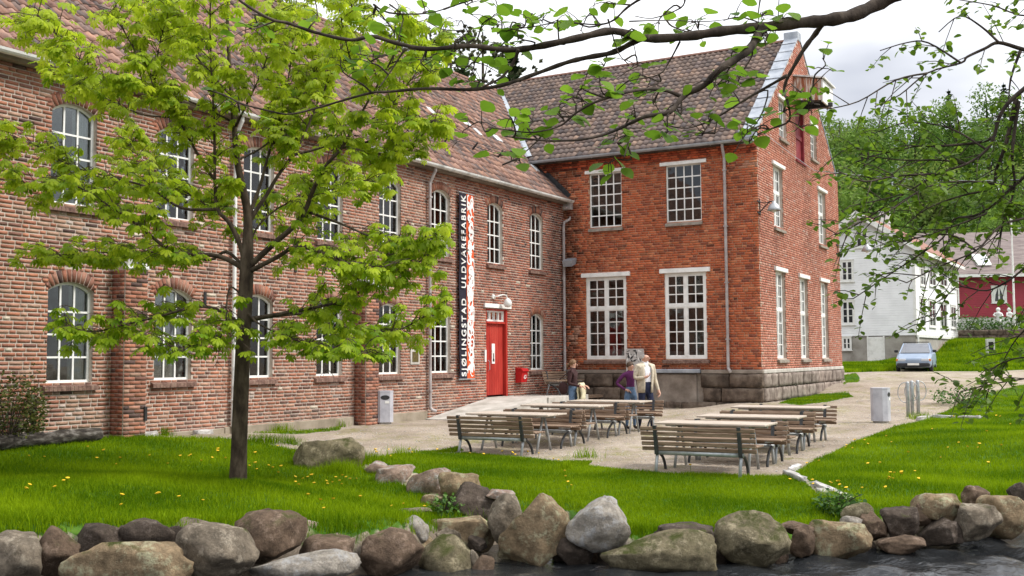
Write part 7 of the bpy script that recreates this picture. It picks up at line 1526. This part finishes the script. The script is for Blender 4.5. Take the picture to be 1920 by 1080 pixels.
for d in (84, 93, 103, 115, 128, 142):
    n = 9
    for j in range(n):
        px = 1480+(2080-1480)*(j+rs.uniform(.1, .9))/n; p = PD(px, 600, d+rs.uniform(-4, 4)); i = rs.choice([0, 1, 2, 3], p=[.4, .36, .12, .12]) if d > 90 else rs.choice([0, 1]); plant(int(i), p[0], p[1], rs.uniform(.75, 1.1)*(.9 if d < 90 else 1), LB[int(i)], 'hillside trees')
for px, ytop, d, i, lb in ((845, 62, 58, 4, 'pine with sparse crown seen over the mill ridge, left one'), (905, 60, 60, 4, 'pine with sparse crown seen over the mill ridge, right one'), (960, 92, 62, 3, 'dark spruce top beside the pines over the roof ridge'), (770, 50, 62, 4, 'pine behind the chestnut crown over the mill ridge'), (868, 100, 55, 3, 'small dark spruce top between the pines'), (1085, 118, 56, 2, 'pale birch top left above the wing roof ridge'), (1140, 100, 57, 2, 'pale birch top in the middle above the wing roof ridge'), (1200, 112, 58, 2, 'pale birch top right above the wing roof ridge')):
    p = PD(px, ytop, d); z0 = zg(p[0], p[1]); H = [13, 11, 13, 13, 17][i]; plant(i, p[0], p[1], (p[2]-z0)/H, lb, 'trees behind the roofs')

# ------------------------------------------------------------------ shrubs
def shrub(p, w, h, n, m, label, seed, sz=.06, name='shrub', flat=False):
    rs = np.random.RandomState(seed); t = thing(name, label, 'shrub', p); P, R, S, Vv = [], [], [], []; g = MB()
    for i in range(14): a = rs.uniform(0, 6.28); e = A_([w*.5*rs.rand()*math.cos(a), w*.5*rs.rand()*math.sin(a), h*rs.uniform(.5, .95)]); g.tube([A_(p), A_(p)+e*.5+A_([0, 0, .05]), A_(p)+e], [.012, .008, .003], 5)
    for i in range(n):
        d = rs.normal(size=3); d /= np.linalg.norm(d); q = A_([d[0]*w*.5, d[1]*w*.5, h*.5+d[2]*h*.5])*rs.uniform(.6, 1.08)+A_([0, 0, 0]); q[2] = max(q[2], .02); P.append(A_(p)+q+rs.normal(size=3)*.03); R.append(rotm(rs.uniform(0, 6.28), rs.uniform(-.9, .9), rs.uniform(-.8, .8))); S.append(sz*rs.uniform(.7, 1.3)); Vv.append(rs.rand())
    g.build('stems', m_bark, t); put_leaves(t, P, R, S, Vv, (LOV, LOF), m, 0)
m_shr = leaf_mat('wall_shrub', (.035, .055, .015), (.14, .15, .03), .3); m_shr2 = leaf_mat('green_shrub', (.03, .09, .012), (.10, .2, .03), .35)
p = PP(15, 815, JP+.55*nC, nC); p[2] = zg(p[0], p[1]); shrub(p, 1.15, 1.15, 1500, m_shr, 'dark evergreen shrub against the mill wall at far left', 1, .06)
p2 = PP(62, 790, JP+.25*nC, nC); p2[2] = zg(p2[0], p2[1]); shrub(p2, .4, 1.25, 350, m_shr, 'thin climbing shrub beside the first mill window', 2, .055)
for k, (px, py, d, w, h, lb) in enumerate(((1815, 614, 70.5, 1.8, 1.1, 'shrub by the steps in front of the red house'), (1845, 612, 70.5, 1.6, .9, 'low shrub left of the statues'), (1884, 618, 70, 1.5, 1.2, 'green shrub below the statues'), (1915, 612, 70, 1.2, 1.4, 'shrub right of the flagpole'))):
    p = PD(px, py, d); p[2] -= .3; shrub(p, w, h, 260, m_shr2, lb, 10+k, .16)
p = PG(1800, 758); shrub(p, 1.6, .5, 420, m_shr2, 'low leafy plant at the edge of the right lawn', 21, .08)
p = PG(1575, 962); shrub(p, .55, .28, 420, m_shr2, 'low weeds between kerb stones and boulders', 22, .055)
p = PG(835, 970); shrub(p, .38, .26, 260, m_shr2, 'small leafy weed at the foot of the retaining wall', 23, .05)

# ------------------------------------------------------------------ grass
def grass_mat(name, c1, c2): return leaf_mat(name, c1, c2, .4, .6)
m_grass = grass_mat('grass_blade', (.078, .17, .001), (.27, .39, .004))
BV = A_([(-.5, 0, 0), (.5, 0, 0), (-.32, .0, .55), (.32, .0, .55), (0, 0, 1.)]); BF = A_([(0, 1, 3), (0, 3, 2), (2, 3, 4)])
def blades(name, label, XY, hgt, wid, seed, m=None):
    rs = np.random.RandomState(seed); n = len(XY); z = zground(XY[:, 0], XY[:, 1])-.01; yaw = rs.uniform(0, 6.28, n); lean = rs.uniform(0, .75, n); la = rs.uniform(0, 6.28, n); h = hgt*rs.uniform(.45, 1.25, n); w = wid*rs.uniform(.7, 1.3, n)
    V = np.zeros((n, 5, 3)); ca, sa = np.cos(yaw), np.sin(yaw)
    for i in range(5):
        x = BV[i, 0]*w; hh = BV[i, 2]*h; l = lean*h*BV[i, 2]**2; V[:, i, 0] = XY[:, 0]+ca*x+np.cos(la)*l; V[:, i, 1] = XY[:, 1]+sa*x+np.sin(la)*l; V[:, i, 2] = z+hh*(1-.25*lean*BV[i, 2])
    F = (np.arange(n)*5)[:, None, None]+BF[None]; pn = .45+.25*A_([mnoise.fractal(Vector((x*.7, y*.7, 3.3)), 1, 2, 3) for x, y in XY])+.16*np.sin(XY[:, 0]*2.1+1.3*np.sin(XY[:, 1]*1.7))+.2*np.sin(XY[:, 1]*3.3+XY[:, 0]); val = np.clip(pn+rs.normal(size=n)*.25, 0, 1)
    o = obj(name, V.reshape(-1, 3), F.reshape(-1, 3), m or m_grass, val=np.repeat(val, 5), kind='stuff'); tag(o, label, 'grass'); return o
def sample(poly, n, rs, power=1.0):
    """points in a polygon, denser towards the camera"""
    lo, hi = poly.min(0), poly.max(0); out = []; got = 0
    while got < n:
        q = lo+rs.rand(n*2, 2)*(hi-lo); k = pip(poly, q[:, 0], q[:, 1]); px = 960+FPX*q[:, 0]/np.maximum(q[:, 1], 1); k &= (px > -80) & (px < 2000) & ~pip(RIVER, q[:, 0], q[:, 1]); k &= rs.rand(len(q)) < np.minimum(1, (11.5/np.maximum(q[:, 1], 5))**power); out.append(q[k]); got += k.sum()
    return np.vstack(out)[:n]
rs = np.random.RandomState(9); m_grass.node_tree.nodes['Principled BSDF'].inputs['Specular IOR Level'].default_value = .08
blades('lawn_grass', 'lush green grass of the left lawn round the chestnut', sample(PL, 150000, rs, 1.5), .085, .0085, 1)
blades('lawn_grass', 'short green grass of the middle lawn below the picnic benches', sample(PC_, 130000, rs, 1.5), .06, .0085, 2)
blades('lawn_grass', 'lush green grass of the right lawn beyond the kerb', sample(PR, 140000, rs, 1.6), .075, .010, 3)
# rough fringe along the bank
XY = []
for i in range(len(BANK)-2):
    a, b = BANK[i], BANK[i+1]; L = np.linalg.norm(b-a); n = int(L*900)
    if min(a[1], b[1]) > 18 or max(a[0], b[0]) < -8: continue
    q = a+(b-a)*rs.rand(n, 1); nrm = A_([-(b-a)[1], (b-a)[0]])/L; q = q+nrm[None]*(rs.rand(n, 1)*.34-.09); cl = np.sin(q[:, 0]*5)+np.sin(q[:, 1]*7+q[:, 0]*3)+rs.normal(size=n)*.6; XY.append(q[cl > -.3])
XY = np.vstack(XY); blades('bank_grass', 'longer rough grass hanging along the top of the river bank', XY, .15, .009, 4)
# tufts: tree foot, boulder, kerb, building feet
T = []
for px, py, r, n in ((445, 905, .22, 500), (665, 868, .42, 1600), (640, 885, .3, 700), (1560, 945, .3, 700), (170, 815, .5, 900), (215, 812, .35, 600), (310, 817, .15, 150), (525, 808, .3, 260), (635, 800, .2, 160), (500, 830, .35, 400), (545, 833, .25, 220), (1140, 985, .12, 160), (1100, 858, .25, 160), (1725, 785, .3, 300), (1060, 880, .12, 120), (760, 855, .3, 200)):
    p = PG(px, py); T.append(p[:2]+rs.normal(size=(n, 2))*r*.5)
blades('grass_tufts', 'taller grass tufts round stones, tree foot and wall foot', np.vstack(T), .2, .009, 5)
W = [sample(p, n, rs, .6) for p, n in zip(WEEDS, (9000, 2500, 1500, 1800, 1800))]
blades('gravel_weeds', 'thin weeds growing on the gravel yard', np.vstack(W), .06, .014, 6)
FP = [sample(p, n, rs, 0) for p, n in zip(FARL[:2], (16000, 30000))]
blades('meadow_grass', 'grass slopes round the white house and car', np.vstack(FP), .2, .045, 7)

# loose stones on the yard
YARD = pxpoly([(520, 832), (700, 800), (900, 800), (1060, 775), (1430, 765), (1600, 738), (1800, 720), (1840, 735), (1640, 812), (1490, 885), (1250, 882), (1000, 858), (690, 850)])
q = sample(YARD, 7000, rs, .5); Z = zground(q[:, 0], q[:, 1]); Vb = A_([(1, 0, 0), (-.5, .8, 0), (-.5, -.8, 0), (0, 0, .8), (.1, 0, -.6)]); Fb = A_([(0, 1, 3), (1, 2, 3), (2, 0, 3), (1, 0, 4), (2, 1, 4), (0, 2, 4)]); Ms = np.zeros((len(q), 4, 4)); Ms[:, 3, 3] = 1; Ms[:, 0, 3] = q[:, 0]; Ms[:, 1, 3] = q[:, 1]; Ms[:, 2, 3] = Z+.002
for i in range(len(q)): Ms[i, :3, :3] = rotm(rs.uniform(0, 6.28), 0, 0)*rs.uniform(.006, .022)*A_([1, 1, .7])
V, F = repl(Vb, Fb, Ms); tag(obj('loose_gravel', V, F, m_conc, kind='stuff'), 'loose stones scattered over the gravel yard', 'gravel')
# ------------------------------------------------------------------ dandelions
def dandelion_mesh():
    g = MB(); g.tube([(0, 0, 0), (.004, .003, .06), (0, 0, .115)], .0028, 4, False, 0); n = 10
    V = [(0, 0, .128)]+[(.021*math.cos(6.283*j/n), .021*math.sin(6.283*j/n), .122) for j in range(n)]+[(.009*math.cos(6.283*j/n), .009*math.sin(6.283*j/n), .108) for j in range(n)]
    g.add(V, [(0, 1+j, 1+(j+1) % n) for j in range(n)]+[(1+j, 1+n+j, 1+n+(j+1) % n, 1+(j+1) % n) for j in range(n)], 1)
    me = mesh_np('dandelion', np.concatenate(g.V), g.F); me.materials.append(m_grass); me.materials.append(material('dandelion_yellow', [(.72, .42, .012), (.8, .52, .02)], .7, 60, 2)); me.polygons.foreach_set('material_index', A_(g.mi, np.int32)); return me
dm = dandelion_mesh()
DL = [(50, 856), (82, 858), (165, 838), (40, 925), (48, 913), (118, 905), (125, 903), (108, 918), (180, 862), (200, 848), (222, 861), (221, 871), (285, 855), (315, 870), (340, 858), (350, 857), (360, 855), (376, 866), (395, 857), (420, 862), (222, 938), (232, 951), (294, 930), (303, 934), (337, 936), (378, 942), (405, 850), (410, 846), (466, 875), (480, 873), (485, 880), (512, 882), (520, 888), (548, 896), (552, 905), (573, 898), (580, 897), (587, 897), (606, 905), (612, 910), (625, 907), (630, 898), (641, 894), (660, 902), (665, 898), (575, 936), (597, 944), (610, 958), (625, 942), (677, 938), (522, 838), (697, 845), (700, 848), (705, 842), (730, 842), (770, 848), (773, 844), (820, 843), (1010, 850), (880, 850), (905, 853), (945, 848), (955, 850), (965, 851), (985, 847), (700, 853), (735, 855), (740, 950), (762, 946), (795, 955), (1040, 861), (1050, 862), (1060, 885), (1062, 897), (1066, 905), (1068, 912), (1295, 877), (1480, 902), (1540, 865), (1515, 870), (1585, 833), (1590, 837), (1620, 825), (1600, 840), (1605, 828), (1625, 832), (1660, 818), (1746, 802), (1780, 838), (1800, 832), (1810, 840), (1835, 836), (1838, 838), (1850, 810), (1870, 778), (1880, 780), (1788, 778), (1835, 775), (1852, 870), (1880, 838), (1898, 796), (1765, 858), (1700, 850), (1675, 830), (1630, 872), (1650, 872), (1715, 884), (1670, 891), (1680, 890), (1685, 893), (1660, 900), (1668, 900), (1672, 899), (1693, 890), (1720, 898), (1555, 905), (1560, 908), (1565, 903), (1570, 909), (1578, 912), (1525, 903), (1528, 908), (1618, 918), (1665, 915), (1570, 927), (1590, 920), (480, 852), (530, 880), (555, 912), (590, 912), (640, 910), (500, 876), (640, 905), (652, 897)]
for k, (x, y) in enumerate(DL):
    p = PG(x, y+8); o = bpy.data.objects.new('dandelion', dm); COL.objects.link(o); o.location = p+A_([0, 0, -.015]); s = random.uniform(.8, 1.25); o.scale = (s*1.1, s*1.1, s*.95); o.rotation_euler = (random.uniform(-.3, .5), random.uniform(-.3, .3), random.uniform(0, 6)); tag(o, 'small yellow dandelion flower growing in the grass', 'flower', 'dandelions in the lawns')
print('OBJECTS', len(bpy.data.objects))
